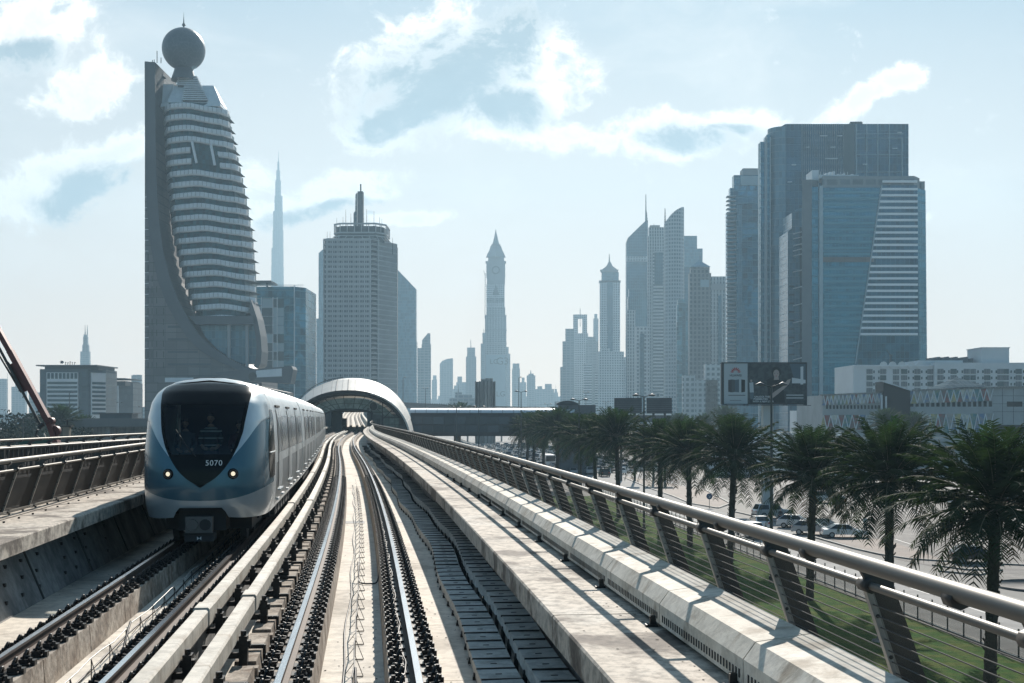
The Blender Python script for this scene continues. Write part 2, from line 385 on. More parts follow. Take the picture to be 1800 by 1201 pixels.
# rising approach beyond the station: walls either side of the tracks
for off in (-5.9, 2.5):
    mb = MB(); sweep(mb, [(off - .35, .75), (off + .35, .75), (off + .35, DK + .01), (off - .35, DK + .01)], steps(D1 + 20, D2)); mb.build('edge_wall', m_conc, via, fix=True)
def pier_at(d):
    p = TP(-1.7, d, 0); mb = MB()
    top = p.z + DK - 1.9
    mb.cyl((p.x, p.y, 0), (p.x, p.y, top - 1.2), .95, .95, 20)
    mb.cyl((p.x, p.y, top - 1.2), (p.x, p.y, top + .002), .95, 2.0, 20)
    mb.build('pier', m_conc2, via)
for d in (14, 44, 74, 104, 134, 164, 194, 224, 270, 310, 350, 390, 430, 470, 510, 560, 610, 660, 720, 780, 850, 920): pier_at(d)
# ---------------------------------------------------------------- running rails with their fasteners
def rail_prof(r): return [(r - .036, 0), (r + .036, 0), (r + .036, -.035), (r + .010, -.05), (r + .010, -.135), (r + .072, -.150), (r + .072, -.165), (r - .072, -.165), (r - .072, -.150), (r - .010, -.135), (r - .010, -.05), (r - .036, -.035)]
fm = MB()
fm.box(-.21, .21, -.10, .10, -.19, -.166)
for s in (-1, 1):
    fm.box(s * .15 - .045, s * .15 + .045, -.075, .075, -.166, -.115)
    fm.box(s * .23 - .02, s * .23 + .025, -.05, .05, -.19, -.13)
    for k in range(10):                                     # spring coil standing on the shoulder
        t0, t1 = 2 * math.pi * k / 10, 2 * math.pi * (k + 1) / 10
        c = Vector((s * .155, 0, -.085))
        fm.cyl(c + Vector((.018 * math.sin(t0 * 1), .066 * math.cos(t0), .062 * math.sin(t0))), c + Vector((.018 * math.sin(t1), .066 * math.cos(t1), .062 * math.sin(t1))), .015, n=5, caps=False)
    fm.cyl((s * .215, -.05, -.15), (s * .215, -.05, -.10), .022, n=6)
    fm.cyl((s * .11, .0, -.12), (s * .20, 0, -.10), .022, n=6)
fm.v = [(a * 1.22, b * 1.15, -.19 + (c + .19) * 1.12) for a, b, c in fm.v]
fo = fm.build('fastener', m_black); fmesh = fo.data; bpy.data.objects.remove(fo)
rail_lab = ['far left running rail of the train\'s track, nearest the left walkway', 'right running rail of the train\'s track, beside the white beams',
            'left polished rail of the empty track, next to the kerb blocks', 'right polished rail of the empty track, nearest the cable trough covers']
def angle_at(d): return math.atan2(-(tx(d + .5) - tx(d - .5)), 1)
for i, r in enumerate(RAILS):
    mb = MB(); pr = rail_prof(r); mis = [0, 1, 1, 1, 1, 1, 1, 1, 1, 1, 1, 1]
    sweep(mb, pr, steps(D0, D2), mis=mis)
    ro = mb.build('running_rail', [m_head, m_rust], fix=True)
    tag(ro, rail_lab[i], 'rail', 'running rails of the two tracks')
    d = 9.0 if i > 1 else 10.0; n = 0; rest = MB()
    while d < 120:
        p = TP(r, d, 0); an = angle_at(d)
        if n < 100:
            o = bpy.data.objects.new('fastener', fmesh); COL.objects.link(o); o.parent = ro; o.location = p + Vector((0, rnd.uniform(-.025, .025), 0)); o.rotation_euler = (0, 0, an + rnd.uniform(-.05, .05))
        else:
            M = Matrix.Translation(p) @ Matrix.Rotation(an, 4, 'Z')
            for s in (-1, 1):
                rest.box(s * .16 - .05, s * .16 + .05, -.08, .08, -.19, -.06, M=M); rest.box(s * .22 - .03, s * .22 + .03, -.05, .05, -.19, -.04, M=M)
        n += 1; d += .50 if d < 60 else .7
    if rest.v:
        o = rest.build('fastener', m_black, ro); tag(o, kind='stuff')
# ---------------------------------------------------------------- conductor rails under square white covers, on black brackets
bm_ = MB()
bm_.box(-.05, .05, -.09, .09, DK + .01, .16); bm_.box(-.085, .085, -.06, .06, .02, .10); bm_.cyl((0, -.02, .16), (0, -.02, .22), .035, n=8)
bm_.box(-.30, .05, -.03, .03, -.12, -.05); bm_.cyl((-.12, -.10, .05), (-.12, .10, .05), .03, n=6)
bo = bm_.build('bracket', m_black); bmesh_ = bo.data; bpy.data.objects.remove(bo)
for j, (c, lab) in enumerate(((-1.97, 'left white square cover beam over the conductor rail, beside the train'), (-1.47, 'right white square cover beam over the conductor rail, beside the kerb blocks'))):
    t = thing('conductor_rail', lab, 'conductor rail', group='covered conductor rails between the tracks')
    d = 6.5 + j * 1.1; k = 0
    while d < 215:
        ln = 2.35; w = .094 if k % 9 != 4 else .108; z1 = .30 if k % 9 != 4 else .325
        if k % 9 == 4: ln = .5
        mb = MB(); sweep(mb, [(c - w + .02, z1), (c + w - .02, z1), (c + w, z1 - .025), (c + w, .09), (c - w, .09), (c - w, z1 - .025)], [d, d + ln / 2, d + ln - .012])
        mb.build('cover', m_cover, t, fix=True)
        if d < 130 and k % 9 != 4:
            p = TP(c + .165, d + .1, 0); o = bpy.data.objects.new('bracket', bmesh_); COL.objects.link(o); o.parent = t; o.location = p; o.rotation_euler = (0, 0, angle_at(d))
        d += ln; k += 1
    mb = MB(); sweep(mb, [(c - .04, .088), (c + .04, .088), (c + .04, -.0), (c - .04, -.0)], steps(6, 215)); mb.build('current_rail', m_wire, t, fix=True)
# short cross ties from the brackets to the kerb blocks
for k in range(34):
    d = 8.9 + k * 2.2
    mb = MB(); a = TP(-1.42, d, -.12); b = TP(-1.12, d, -.12); c0 = TP(-1.90, d, -.12)
    mb.bar(c0, b, .07, .05); mb.bar(b + Vector((0, 0, .02)), b - Vector((0, 0, .35)), .07, .03)
    tag(mb.build('cable_strap', m_black), None, None)
    o = bpy.data.objects[-1] if False else COL.objects[-1]; o.name = 'cross_strap'; o.parent = via
# ---------------------------------------------------------------- centre-line loop cable on thin wire stands
for base, lab in ((0.0, 'thin loop cable held on wire stands down the middle of the empty track'), (SP, 'thin loop cable on wire stands between the rails ahead of the train')):
    t = thing('loop_cable', lab, 'cable', group='signalling loop cables')
    pts = []; d = 8.0
    while d < 60: pts.append(TP(base + .02 + .012 * math.sin(d * 3), d, -.30 + .02 * math.sin(d * 2.1))); d += .7
    mb = MB(); mb.tube(pts, .009, 5); mb.build('cable', m_cable if base == 0 else m_wire, t)
    mb2 = MB(); pts = [TP(base - .14 + .03 * math.sin(q * .9), q, DK + .02) for q in np.arange(8, 60, 1.2)]; mb2.tube(pts, .012, 5); mb2.build('ground_cable', m_cable, t)
    d = 9.2
    for k in range(42):
        mb = MB(); a = TP(base + .02, d, DK + .01); b = TP(base + .02, d, -.30); c = TP(base + .14, d - .18, DK + .012); e = TP(base - .10, d - .05, DK + .012)
        mb.cyl(a, b, .008, n=5); mb.cyl(b, c, .006, n=4); mb.cyl(c, TP(base + .02, d - .18, DK + .012), .008, n=4); mb.cyl(b - Vector((0, 0, .12)), e, .005, n=4)
        mb.build('wire_stand', m_black, t); d += 1.1
for lab, d, o0, o1, dip in (('black cable looping from the centre stands to the right rail, nearest one', 13.6, .05, .52, .0), ('black cable looping over to the right rail, second along the track', 24.2, .0, .50, .0),
                       ('short black cable looping from the train\'s track stands to its right rail', 17.3, SP + .05, SP + .52, 0)):
    pts = [TP(o0, d + .9, -.22), TP(o0 + .01, d + .55, -.36), TP(o0 + .03, d + .2, DK + .05), TP(o0 + .12, d, DK + .03), TP(o0 + .25, d - .04, DK + .03), TP(o1 - .12, d, DK + .05), TP(o1 - .06, d + .12, -.35), TP(o1 - .02, d + .3, -.20), TP(o1 + .08, d + .45, -.16)]
    fp = []
    for i in range(len(pts) - 1):
        for q in range(4):
            u = q / 4; P0 = pts[max(i - 1, 0)]; P1 = pts[i]; P2 = pts[i + 1]; P3 = pts[min(i + 2, len(pts) - 1)]
            fp.append(.5 * ((2 * P1) + (P2 - P0) * u + (2 * P0 - 5 * P1 + 4 * P2 - P3) * u * u + (3 * P1 - P0 - 3 * P2 + P3) * u ** 3))
    mb = MB(); mb.tube(fp, .017, 6); tag(mb.build('black_cable', m_cable), lab, 'cable')
pts = [TP(.62 + .035 * math.sin(q * 2.3), q, -.13 + .02 * math.sin(q * 5)) for q in np.arange(10, 34, .3)]
mb = MB(); mb.tube(pts, .010, 5); tag(mb.build('signal_cable', m_cable), 'thin wavy cable clipped along the inside of the right polished rail', 'cable')
mb = MB()                                    # grit, leaves and small litter lying on the deck
for k in range(420):
    d = 10 + 45 * rnd.random() ** 1.6; o = rnd.choice((rnd.uniform(-.40, .40), rnd.uniform(1.12, 1.6), rnd.uniform(SP - .4, SP + .4), rnd.uniform(-5.7, -4.6)))
    p = TP(o, d, DK + .003); s = rnd.uniform(.008, .03); a = rnd.uniform(0, 3)
    mb.add([(p.x + s * math.cos(a + q) * rnd.uniform(.5, 1), p.y + s * math.sin(a + q) * rnd.uniform(.5, 1.6), p.z + rnd.uniform(0, .008)) for q in (0, 1.3, 2.6, 4.0, 5.2)], [(0, 1, 2, 3, 4)])
for k in range(160):
    d = 7 + 40 * rnd.random() ** 1.5; p = TP(rnd.choice((rnd.uniform(2.1, 2.8), rnd.uniform(2.55, 2.8), SP - rnd.uniform(2.1, 3.4))), d, WZ + .003); s = rnd.uniform(.006, .018); a = rnd.uniform(0, 3)
    mb.add([(p.x + s * math.cos(a + q), p.y + s * 1.4 * math.sin(a + q), p.z) for q in (0, 1.3, 2.6, 4.0, 5.2)], [(0, 1, 2, 3, 4)])
tag(mb.build('litter', mat('dark_grit', (.05, .042, .035), .95)), kind='stuff')
# black drain gratings across the deck
for d, a, b, lab in ((38.6, -.46, .20, 'black drain slot across the empty track bed'), (38.6, 1.14, 1.42, 'short black drain slot beside the right rail')):
    mb = MB(); mb.add([TP(a, d - .42, DK + .006), TP(b, d - .42, DK + .006), TP(b, d + .42, DK + .006), TP(a, d + .42, DK + .006), TP(a, d - .42, DK + .001), TP(b, d - .42, DK + .001), TP(b, d + .42, DK + .001), TP(a, d + .42, DK + .001)],
                      [(0, 1, 2, 3), (7, 6, 5, 4), (0, 4, 5, 1), (1, 5, 6, 2), (2, 6, 7, 3), (3, 7, 4, 0)])
    tag(mb.build('drain_slot', m_cable), lab, 'drain')
# ---------------------------------------------------------------- cable troughs under the right walkway
def wob(d, ph): return .075 * math.sin(d * .21 + ph) + .045 * math.sin(d * .62 + ph * 2)
for j, (c0, c1, zt, lab) in enumerate(((1.66, 2.16, -.34, 'lower row of grey cable trough covers beside the right rail'), (2.19, 2.62, -.10, 'upper row of grey cable trough covers under the walkway edge'))):
    t = thing('cable_trough', lab, 'cable trough', group='cable troughs along the right walkway')
    d = 8.0; k = 0; rest = MB()
    while d < 130:
        ln = .62; w0, w1 = wob(d, 1.2 + j * .15), wob(d + ln, 1.2 + j * .15)
        mb = MB() if k < 100 else rest
        a, b = d, d + ln - .028; tl = rnd.uniform(-.012, .012)
        vs = [TP(c0 + w0, a, zt + tl), TP(c1 + w0, a, zt), TP(c1 + w1, b, zt - tl), TP(c0 + w1, b, zt)]
        vs += [v - Vector((0, 0, .045)) for v in vs]
        mb.add(vs, [(0, 1, 2, 3), (7, 6, 5, 4), (0, 4, 5, 1), (1, 5, 6, 2), (2, 6, 7, 3), (3, 7, 4, 0)])
        mb.bar(TP(c0 + w0, b + .010, zt + .004), TP(c1 + w0, b + .010, zt + .004), .030, .025, 1)
        if d < 30: mb.bar(TP((c0 + c1) / 2 + w0 - .04, (a + b) / 2, zt + .003), TP((c0 + c1) / 2 + w0 + .04, (a + b) / 2, zt + .003), .02, .008, 1)
        if k < 100: mb.build('trough_cover', [m_tray, m_black], t)
        d += ln; k += 1
    if rest.v: tag(rest.build('trough_cover', [m_tray, m_black], t), kind='stuff')
    mb = MB(); pr = [(lambda q, c=c0: c + .02 + wob(q, 1.2 + j * .15), zt - .048), (lambda q, c=c1: c - .02 + wob(q, 1.2 + j * .15), zt - .048), (lambda q, c=c1: c - .02 + wob(q, 1.2 + j * .15), zt - .20), (lambda q, c=c0: c + .02 + wob(q, 1.2 + j * .15), zt - .20)]
    sweep(mb, pr, [q for q in np.arange(8, 130, .62)]); mb.build('tray', m_tray, t, fix=True)
    for k in range(60):
        d = 8.3 + k * 1.0; mb = MB(); o = c0 + .02 + wob(d, 1.2 + j * .15)
        p0 = TP(o, d, zt - .19); mb.bar(p0, TP(o, d, DK + .004), .10, .06); mb.cyl(TP(o - .02, d, zt - .20), TP(o + .10, d, zt - .20), .05, n=8); mb.build('support_foot', m_black, t)
# ---------------------------------------------------------------- precast duct with sloped top along the right walkway
t = thing('precast_duct', 'row of pale hexagonal concrete duct units along the right walkway', 'cable duct')
d = 5.6; k = 0; holes_m = mat('vent_shadow', (.03, .03, .03), .8)
while d < 236:
    b = d + 2.46
    mb = MB(); sweep(mb, [(2.84, 1.13), (2.93, 1.25), (3.33, 1.30), (3.52, 1.16), (3.52, .95), (2.84, .95)], [d, (d + b) / 2, b - .02])
    if d < 26:
        q = d + .08
        while q < b - .1:
            for zz in (1.015,):
                a0 = TP(2.838, q, zz - .03); a1 = TP(2.838, q, zz + .03); mb.bar(a0, a1, .035, .006, 1, up=(1, 0, 0))
            q += .075
    mb.build('duct_unit', [m_duct, holes_m], t, fix=False)
    if d < 40:
        mb = MB(); mb.bar(TP(2.82, d + .15, WZ + .002), TP(2.82, d + .15, 1.0), .05, .06); mb.bar(TP(2.75, d + .15, WZ + .012), TP(2.86, d + .15, WZ + .012), .07, .02); mb.build('foot_bracket', m_black, t)
    d = b; k += 1
mb = MB(); sweep(mb, [(2.90, .948), (3.48, .948), (3.48, WZ + .002), (2.90, WZ + .002)], steps(5.6, 236)); mb.build('dark_gap_strip', m_fin, t, fix=True)  # dark strip standing in for the shaded gap beneath the raised units
# ---------------------------------------------------------------- railings that curve inwards
def railing(base, sg, label, group, dA, dB, net, zb=WZ, pitch=1.88, P=TP, first=0.0, nmax=100, wires=True):
    t = thing('railing', label, 'railing', group=group)
    f = lambda o: base + sg * o
    ds = [q for q in np.arange(dA, dB, 1.0 if dB < 60 else 1.25)] + [dB]
    mb = MB(); mb.tube([P(f(2.95), q, 2.02) for q in ds], .046, 10); mb.build('top_rail', m_tube, t)
    mb = MB(); mb.tube([P(f(3.33), q, 1.78) for q in ds], .026, 8); mb.build('mid_rail', m_tube, t)
    if wires:
        for k in range(10):
            u = (k + .7) / 10.8
            mb = MB(); mb.tube([P(f(3.33 + .27 * (1 - u)), q, zb + .06 + (1.74 - zb - .06) * u) for q in ds if q < 75], .0045, 4); mb.build('wire', m_wirep, t)
    mb = MB(); mb.grid([[P(f(3.345 + .26), q, zb + .05), P(f(3.345), q, 1.76)] for q in ds]); mb.build('mesh_panel', net, t)
    mb = MB(); pr = [(f(3.56), zb + .05), (f(3.62), zb + .05), (f(3.62), zb + .012), (f(3.56), zb + .012)]
    if P is TP: sweep(mb, pr if sg > 0 else pr[::-1], ds); mb.build('bottom_strip', m_tube, t, fix=True)
    def post(mb, d, simple):
        # a fin plate: inner light edge bar, body widening outward, arm curving over to the top rail
        inner = [(3.63, zb), (3.34, 1.76), (3.28, 1.87), (3.14, 1.94), (2.97, 1.955)]
        outer = [(2.97, 1.985), (3.16, 1.98), (3.34, 1.95), (3.46, 1.86), (3.52, 1.70), (3.81, zb)]
        pl = [P(f(o), d, z) for o, z in inner + outer]
        ax = (P(0, d + .1, 0) - P(0, d - .1, 0)).normalized() * .02
        n = len(pl); vs = [p - ax for p in pl] + [p + ax for p in pl]
        mb.add(vs, [tuple(range(n)), tuple(range(2 * n - 1, n - 1, -1))] + [((k + 1) % n, k, n + k, n + (k + 1) % n) for k in range(n)], 0)
        if not simple:
            mb.bar(P(f(3.615), d, zb + .01), P(f(3.33), d, 1.76), .045, .05, 1, up=ax)
            for k in range(3):
                u = .2 + .3 * k; mb.cyl(P(f(3.615 - .285 * u), d, zb + (1.76 - zb) * u) - ax * 1.5, P(f(3.615 - .285 * u), d, zb + (1.76 - zb) * u) - ax * 1.0, .014, n=6, mi=0)
            mb.bar(P(f(3.50), d, zb + .012), P(f(3.95), d, zb + .012), .14, .02, 1); mb.cyl(P(f(3.5), d, zb + .02), P(f(3.5), d, zb + .06), .02, n=6)
            mb.cyl(P(f(3.33), d - .07, 1.78), P(f(3.33), d + .07, 1.78), .048, n=8, mi=0)
            mb.cyl(P(f(2.95), d - .05, 1.99), P(f(2.95), d + .05, 1.99), .05, n=8, mi=0)
    d = dA + first; n = 0; rest = MB()
    while d < dB:
        if n < nmax: mb = MB(); post(mb, d, d > 70); mb.build('post', [m_fin, m_post], t, fix=True)
        else: post(rest, d, True)
        n += 1; d += pitch
    if rest.v: tag(rest.build('post', [m_fin, m_post], t), kind='stuff')
    return t
railing(0, 1, 'long inward-curving steel railing with wires along the right walkway', 'viaduct railings', 3.32, 236, m_net, first=.0)
railing(SP, -1, 'dark meshed railing curving inward along the left walkway behind the train', 'viaduct railings', 9, 150, m_bronze, first=.4, wires=False)
# bolts of the left walkway's edge plates
mb = MB()
for o in (-3.0, -3.45):
    q = 12
    while q < 70: p = TP(SP + o, q, WZ); mb.cyl(p, p + Vector((0, 0, .03)), .022, n=6); q += .95
mb.build('floor_bolt', m_black, via); tag(COL.objects[-1], kind='stuff')
mb = MB(); sweep(mb, [(SP - 3.22, WZ + .012), (SP - 3.20, WZ + .012), (SP - 3.20, WZ + .002), (SP - 3.22, WZ + .002)], steps(8, 150)); mb.build('floor_strip', m_fin, via, fix=True)
# ---------------------------------------------------------------- ground, roads, kerbs, lawn
m_sand = mat('city_ground', (0.23, 0.215, 0.195), .9, col2=(0.16, .155, .145), scale=.03, detail=8)
m_road = mat('sunny_asphalt', (0.36, 0.35, 0.335), .9, spec=.15, grime=.6, gamt=.2, col2=(0.32, .31, .30), scale=.12, detail=8, stain=(.24, .235, .23), stain_scale=.07)  # asphalt made concrete-pale: low-sun glare put into the base colour
m_pave = mat('brown_paving', (0.20, 0.155, 0.13), .85, col2=(0.145, .118, .10), scale=.5, detail=8)
m_lot = mat('parking_asphalt', (0.165, 0.152, 0.14), .85, col2=(0.10, .093, .088), scale=.3, detail=8, grime=.9, gamt=.45)
m_kerb = mat('kerb_stone', (0.30, 0.29, 0.27), .8, col2=(.15, .15, .145), scale=.4)
m_grass = mat('lawn', (0.042, 0.125, 0.018), .98, spec=.1, grime=3, gamt=.4, col2=(0.12, 0.155, 0.035), scale=.6, detail=8, lo=.4, hi=.62, bump=.8, bscale=14)
m_line = mat('road_paint', (.62, .61, .58), .7)
def GP(px, py, z=0.0):
    d = EYE * F / (py - HY); return Vector(((px - 900) * d / F, d, z))
mb = MB(); mb.add([(-2800, -240, 0), (2800, -240, 0), (2800, 4300, 0), (-2800, 4300, 0)], [(0, 1, 2, 3)])
tag(mb.build('ground', m_sand), kind='structure')
def fence_x(d): return 23.7 - .097 * (d - 91.3)
def strip_g(name, o0, o1, d0, d1, z, m, f=fence_x, n=40):
    mb = MB(); ds = [d0 + (d1 - d0) * k / n for k in range(n + 1)]
    g = lambda o, d: (f(d) + (o(d) if callable(o) else o), d, z)
    mb.grid([[g(o0, d), g(o1, d)] for d in ds], smooth=False, flip=False)
    return tag(mb.build(name, m), kind='structure')
strip_g('lawn', lambda d: -30, -.5, -20, 190, .012, m_grass)
strip_g('service_road', .3, 10.6, -20, 1500, .008, m_road)
strip_g('highway', 10.6, lambda d: 12 + min(30, max(0, (d - 190) * .22)), 185, 1500, .008, m_road)
strip_g('highway', -34, -.6, 300, 1500, .008, m_road)
# raised kerb along the lawn
mb = MB(); ds = list(np.arange(-10, 320, 6.0))
for a, b in zip(ds[:-1], ds[1:]): mb.bar((fence_x(a) + .05, a, .07), (fence_x(b) + .05, b, .07), .3, .14)
tag(mb.build('kerb', m_kerb), kind='structure')
def gpoly(name, pts, z, m, kind='structure'):
    mb = MB(); ps = [GP(x, y, z) for x, y in pts]; mb.add(ps, [tuple(range(len(ps)))]); o = mb.build(name, m)
    if o.data.polygons[0].normal.z < 0: o.data.flip_normals()
    return tag(o, kind=kind)
def gkerb(pts):
    mb = MB(); ps = [GP(x, y, .07) for x, y in pts]
    for a, b in zip(ps[:-1], ps[1:]): mb.bar(a, b, .28, .15)
    return tag(mb.build('kerb', m_kerb), kind='structure')
gpoly('parking_lot', [(1250, 868), (1300, 880), (1360, 915), (1500, 965), (1560, 980), (1900, 1050), (2300, 1060), (2300, 820), (1500, 800), (1260, 805)], .016, m_lot)
gpoly('brown_pavement', [(1370, 918), (1500, 962), (1600, 985), (1660, 985), (1560, 950), (1440, 935)], .024, m_pave)
gpoly('brown_pavement', [(1097, 838), (1150, 845), (1240, 862), (1283, 885), (1262, 893), (1215, 884), (1183, 872)], .024, m_pave)
gpoly('brown_pavement', [(1670, 880), (1800, 870), (1800, 900), (1700, 905)], .024, m_pave)
gkerb([(1097, 840), (1140, 858), (1183, 873), (1215, 886), (1262, 894), (1284, 886), (1240, 862)])
gkerb([(1290, 900), (1360, 916), (1430, 945), (1500, 965), (1548, 976), (1600, 984), (1700, 990), (1900, 1000)])
mb = MB(); c = GP(1830, 1032); r = 3.4
mb.lathe([(r, 0.0), (r, .15), (r - .3, .16), (r - .3, .10), (0, .12)], 30, c=(c.x, c.y)); tag(mb.build('traffic_island', m_lot), kind='structure')
gkerb([(1640, 995), (1700, 1003), (1760, 1003), (1720, 1012), (1650, 1005)])
mb = MB()
for d in range(40, 420, 9):
    x = fence_x(d) + 5.4; mb.add([(x - .06, d, .0125), (x + .06, d, .0125), (x - .29, d + 3, .0125), (x - .41, d + 3, .0125)], [(0, 1, 2, 3)])
for d in range(190, 900, 12):
    for o in (14, 17.6, 21.2, 24.8, 28.4):
        if o < 11 + (d - 190) * .22: x = fence_x(d) + o; mb.add([(x - .08, d, .0125), (x + .08, d, .0125), (x - .31, d + 4, .0125), (x - .47, d + 4, .0125)], [(0, 1, 2, 3)])
tag(mb.build('road_marking', m_line), kind='structure')
mb = MB()                                     # painted bays of the lot
for r_ in range(3):
    for k in range(16):
        x = 34 + k * 2.7 + r_ * 1.5; y = 118 + r_ * 34; mb.add([(x, y, .021), (x + .11, y, .021), (x + .11, y + 5, .021), (x, y + 5, .021)], [(0, 1, 2, 3)])
tag(mb.build('road_marking', m_line), kind='structure')
# left side: a sunny road and pavement below the second railing
gpoly('left_road', [(-700, 792), (258, 786), (700, 782), (700, 800), (300, 830), (-700, 860)], .010, m_road)
# ---------------------------------------------------------------- the oncoming train
m_silver = mat('train_silver', (0.52, 0.56, 0.575), .30, .5, col2=(.43, .47, .485), scale=.8, coat=.3)
m_side = mat('train_side_silver', (0.74, 0.76, 0.76), .30, .55, col2=(.62, .64, .64), scale=.5, streak=(6, 6, .3))
m_sidelow = mat('train_side_grey', (0.34, 0.36, 0.37), .32, .6, col2=(.2, .215, .22), scale=.6)
m_blue = mat('train_blue', (0.062, 0.145, 0.190), .26, .25, coat=.3)
m_swin = mat('side_window_glass', (0.55, 0.58, 0.60), .15, .75)
m_dark = mat('train_black', (0.004, 0.005, 0.006), .15, spec=.14)
m_under = mat('underframe', (0.03, 0.03, 0.03), .7)
m_tint = bpy.data.materials.new('tinted_glass'); m_tint.use_nodes = True; nt = m_tint.node_tree; nt.nodes.clear()
tr = N('ShaderNodeBsdfTransparent'); tr.inputs[0].default_value = (.66, .72, .72, 1)
gl = N('ShaderNodeBsdfGlossy'); gl.inputs['Roughness'].default_value = .03; gl.inputs['Color'].default_value = (.7, .75, .8, 1)
fr = N('ShaderNodeFresnel'); fr.inputs['IOR'].default_value = 1.45
mx = N('ShaderNodeMixShader'); L(fr.outputs[0], mx.inputs[0]); L(tr.outputs[0], mx.inputs[1]); L(gl.outputs[0], mx.inputs[2])
mo = N('ShaderNodeOutputMaterial'); L(mx.outputs[0], mo.inputs[0])
m_seat = mat('cab_interior', (0.05, .05, .055), .8)
m_skin = mat('skin', (0.50, 0.30, 0.21), .6)
m_hair = mat('hair', (0.03, .02, .015), .7)
m_lamp = mat('headlamp', (.9, .85, .7), .3, emit=(1, .86, .60), estr=.45)
m_white = mat('white_paint', (.78, .78, .76), .5)
m_beam_metal = mat('coupler_steel', (.12, .12, .12), .45, .6)
NL = 2.3       # nose length
def half_w(z):                       # half width of the car section at height z over the rail
    zs = [.62, .9, 1.3, 2.0, 2.8, 3.15, 3.35, 3.5, 3.62, 3.70, 3.75]
    ws = [1.31, 1.37, 1.40, 1.40, 1.355, 1.29, 1.19, 1.03, .80, .50, 0.0]
    return float(np.interp(z, zs, ws))
def rake(z):
    return float(np.interp(z, [.6, .9, 1.3, 1.7, 2.2, 2.7, 3.1, 3.4, 3.6, 3.735], [.16, .05, 0, .03, .14, .34, .62, 1.0, 1.42, 2.05]))
NE = 3.3
def nose(z, hw):
    """point on the nose surface at height z and lateral distance hw"""
    w = max(half_w(z), 1e-4); u = min(abs(hw) / w, 1.0)
    y = rake(z) + (NL - rake(z)) * (1 - (1 - u ** NE) ** (1 / NE))
    return Vector((hw, y, z))
def nose_t(z, t):
    w = half_w(z); u = math.sin(min(abs(t), math.pi / 2)) ** (2 / NE)
    y = rake(z) + (NL - rake(z)) * (1 - math.cos(min(abs(t), math.pi / 2)) ** (2 / NE))
    return Vector((math.copysign(w * u, t), y, z))
def th(z, hw):
    w = half_w(z)
    return math.asin(min(1, abs(hw) / w) ** (NE / 2)) if w > 1e-3 else math.pi / 2
def ws_hw(z): return float(np.interp(z, [1.36, 1.385, 1.43, 1.50, 1.60, 1.70, 1.83, 2.0, 2.2, 2.5, 3.0, 3.35, 3.48, 3.57, 3.61, 3.615], [0, .10, .20, .30, .41, .495, .585, .685, .775, .865, .935, .98, .95, .80, .45, 0]))
def si_hw(z): return float(np.interp(z, [1.90, 2.0, 2.2, 2.4, 2.55, 2.7, 2.85, 3.8], [.60, .70, .86, 1.0, 1.09, 1.19, 1.5, 1.5]))
def blue_bot(hw): return 1.02 + .30 * (abs(hw) / 1.37) ** 2.6
def strip(mb, zs, fa, fb, n=10, push=0.0, side=0):
    for sg in ((-1, 1) if side == 0 else (side,)):
        rows = []
        for z in zs:
            a, b = fa(z), fb(z)
            rows.append([nose_t(z, sg * (a + (b - a) * k / n)) + Vector((0, -push, 0)) for k in range(n + 1)])
        mb.grid(rows, flip=(sg < 0))
def lin(a, b, n): return [a + (b - a) * k / n for k in range(n + 1)]
def car_local(mb_fn): pass
def section(z_list):
    return [(half_w(z), z) for z in z_list]
ZS = [.62, .75, .9, 1.1, 1.3, 1.6, 2.0, 2.4, 2.8, 3.0, 3.15, 3.27, 3.35, 3.43, 3.5, 3.57, 3.62, 3.66, 3.70, 3.73, 3.75]
CAR_L = 17.0
def car_frame(dA, dB):
    """matrix that carries car coordinates (x right, y back, z over rail) onto the track from dA to dB"""
    a = TP(SP, dA, 0); b = TP(SP, dB, 0); v = (b - a); an = math.atan2(-v.x, v.y)
    return Matrix.Translation(a) @ Matrix.Rotation(an, 4, 'Z')
train = thing('metro_train', 'silver and blue driverless metro train coming towards the viewer on the left track', 'train')
def place(o, M): o.matrix_world = M; o.parent = train; return o
def body_shell(y0, y1, parts_M, first):
    prof = section(ZS); full = [(w, z) for w, z in prof] + [(-w, z) for w, z in prof[::-1][1:]]
    mb = MB(); rows = []
    ys = [y0, y0 + .02] + lin(y0 + 1.2, y1 - 1.2, 8) + [y1]
    mb.grid([[(x, y, z) for x, z in full] for y in ys], flip=True)
    mb.add([(x, y0, z) for x, z in full], [tuple(range(len(full)))]); mb.add([(x, y1, z) for x, z in full], [tuple(range(len(full) - 1, -1, -1))])
    return mb
FRONT = 26.0
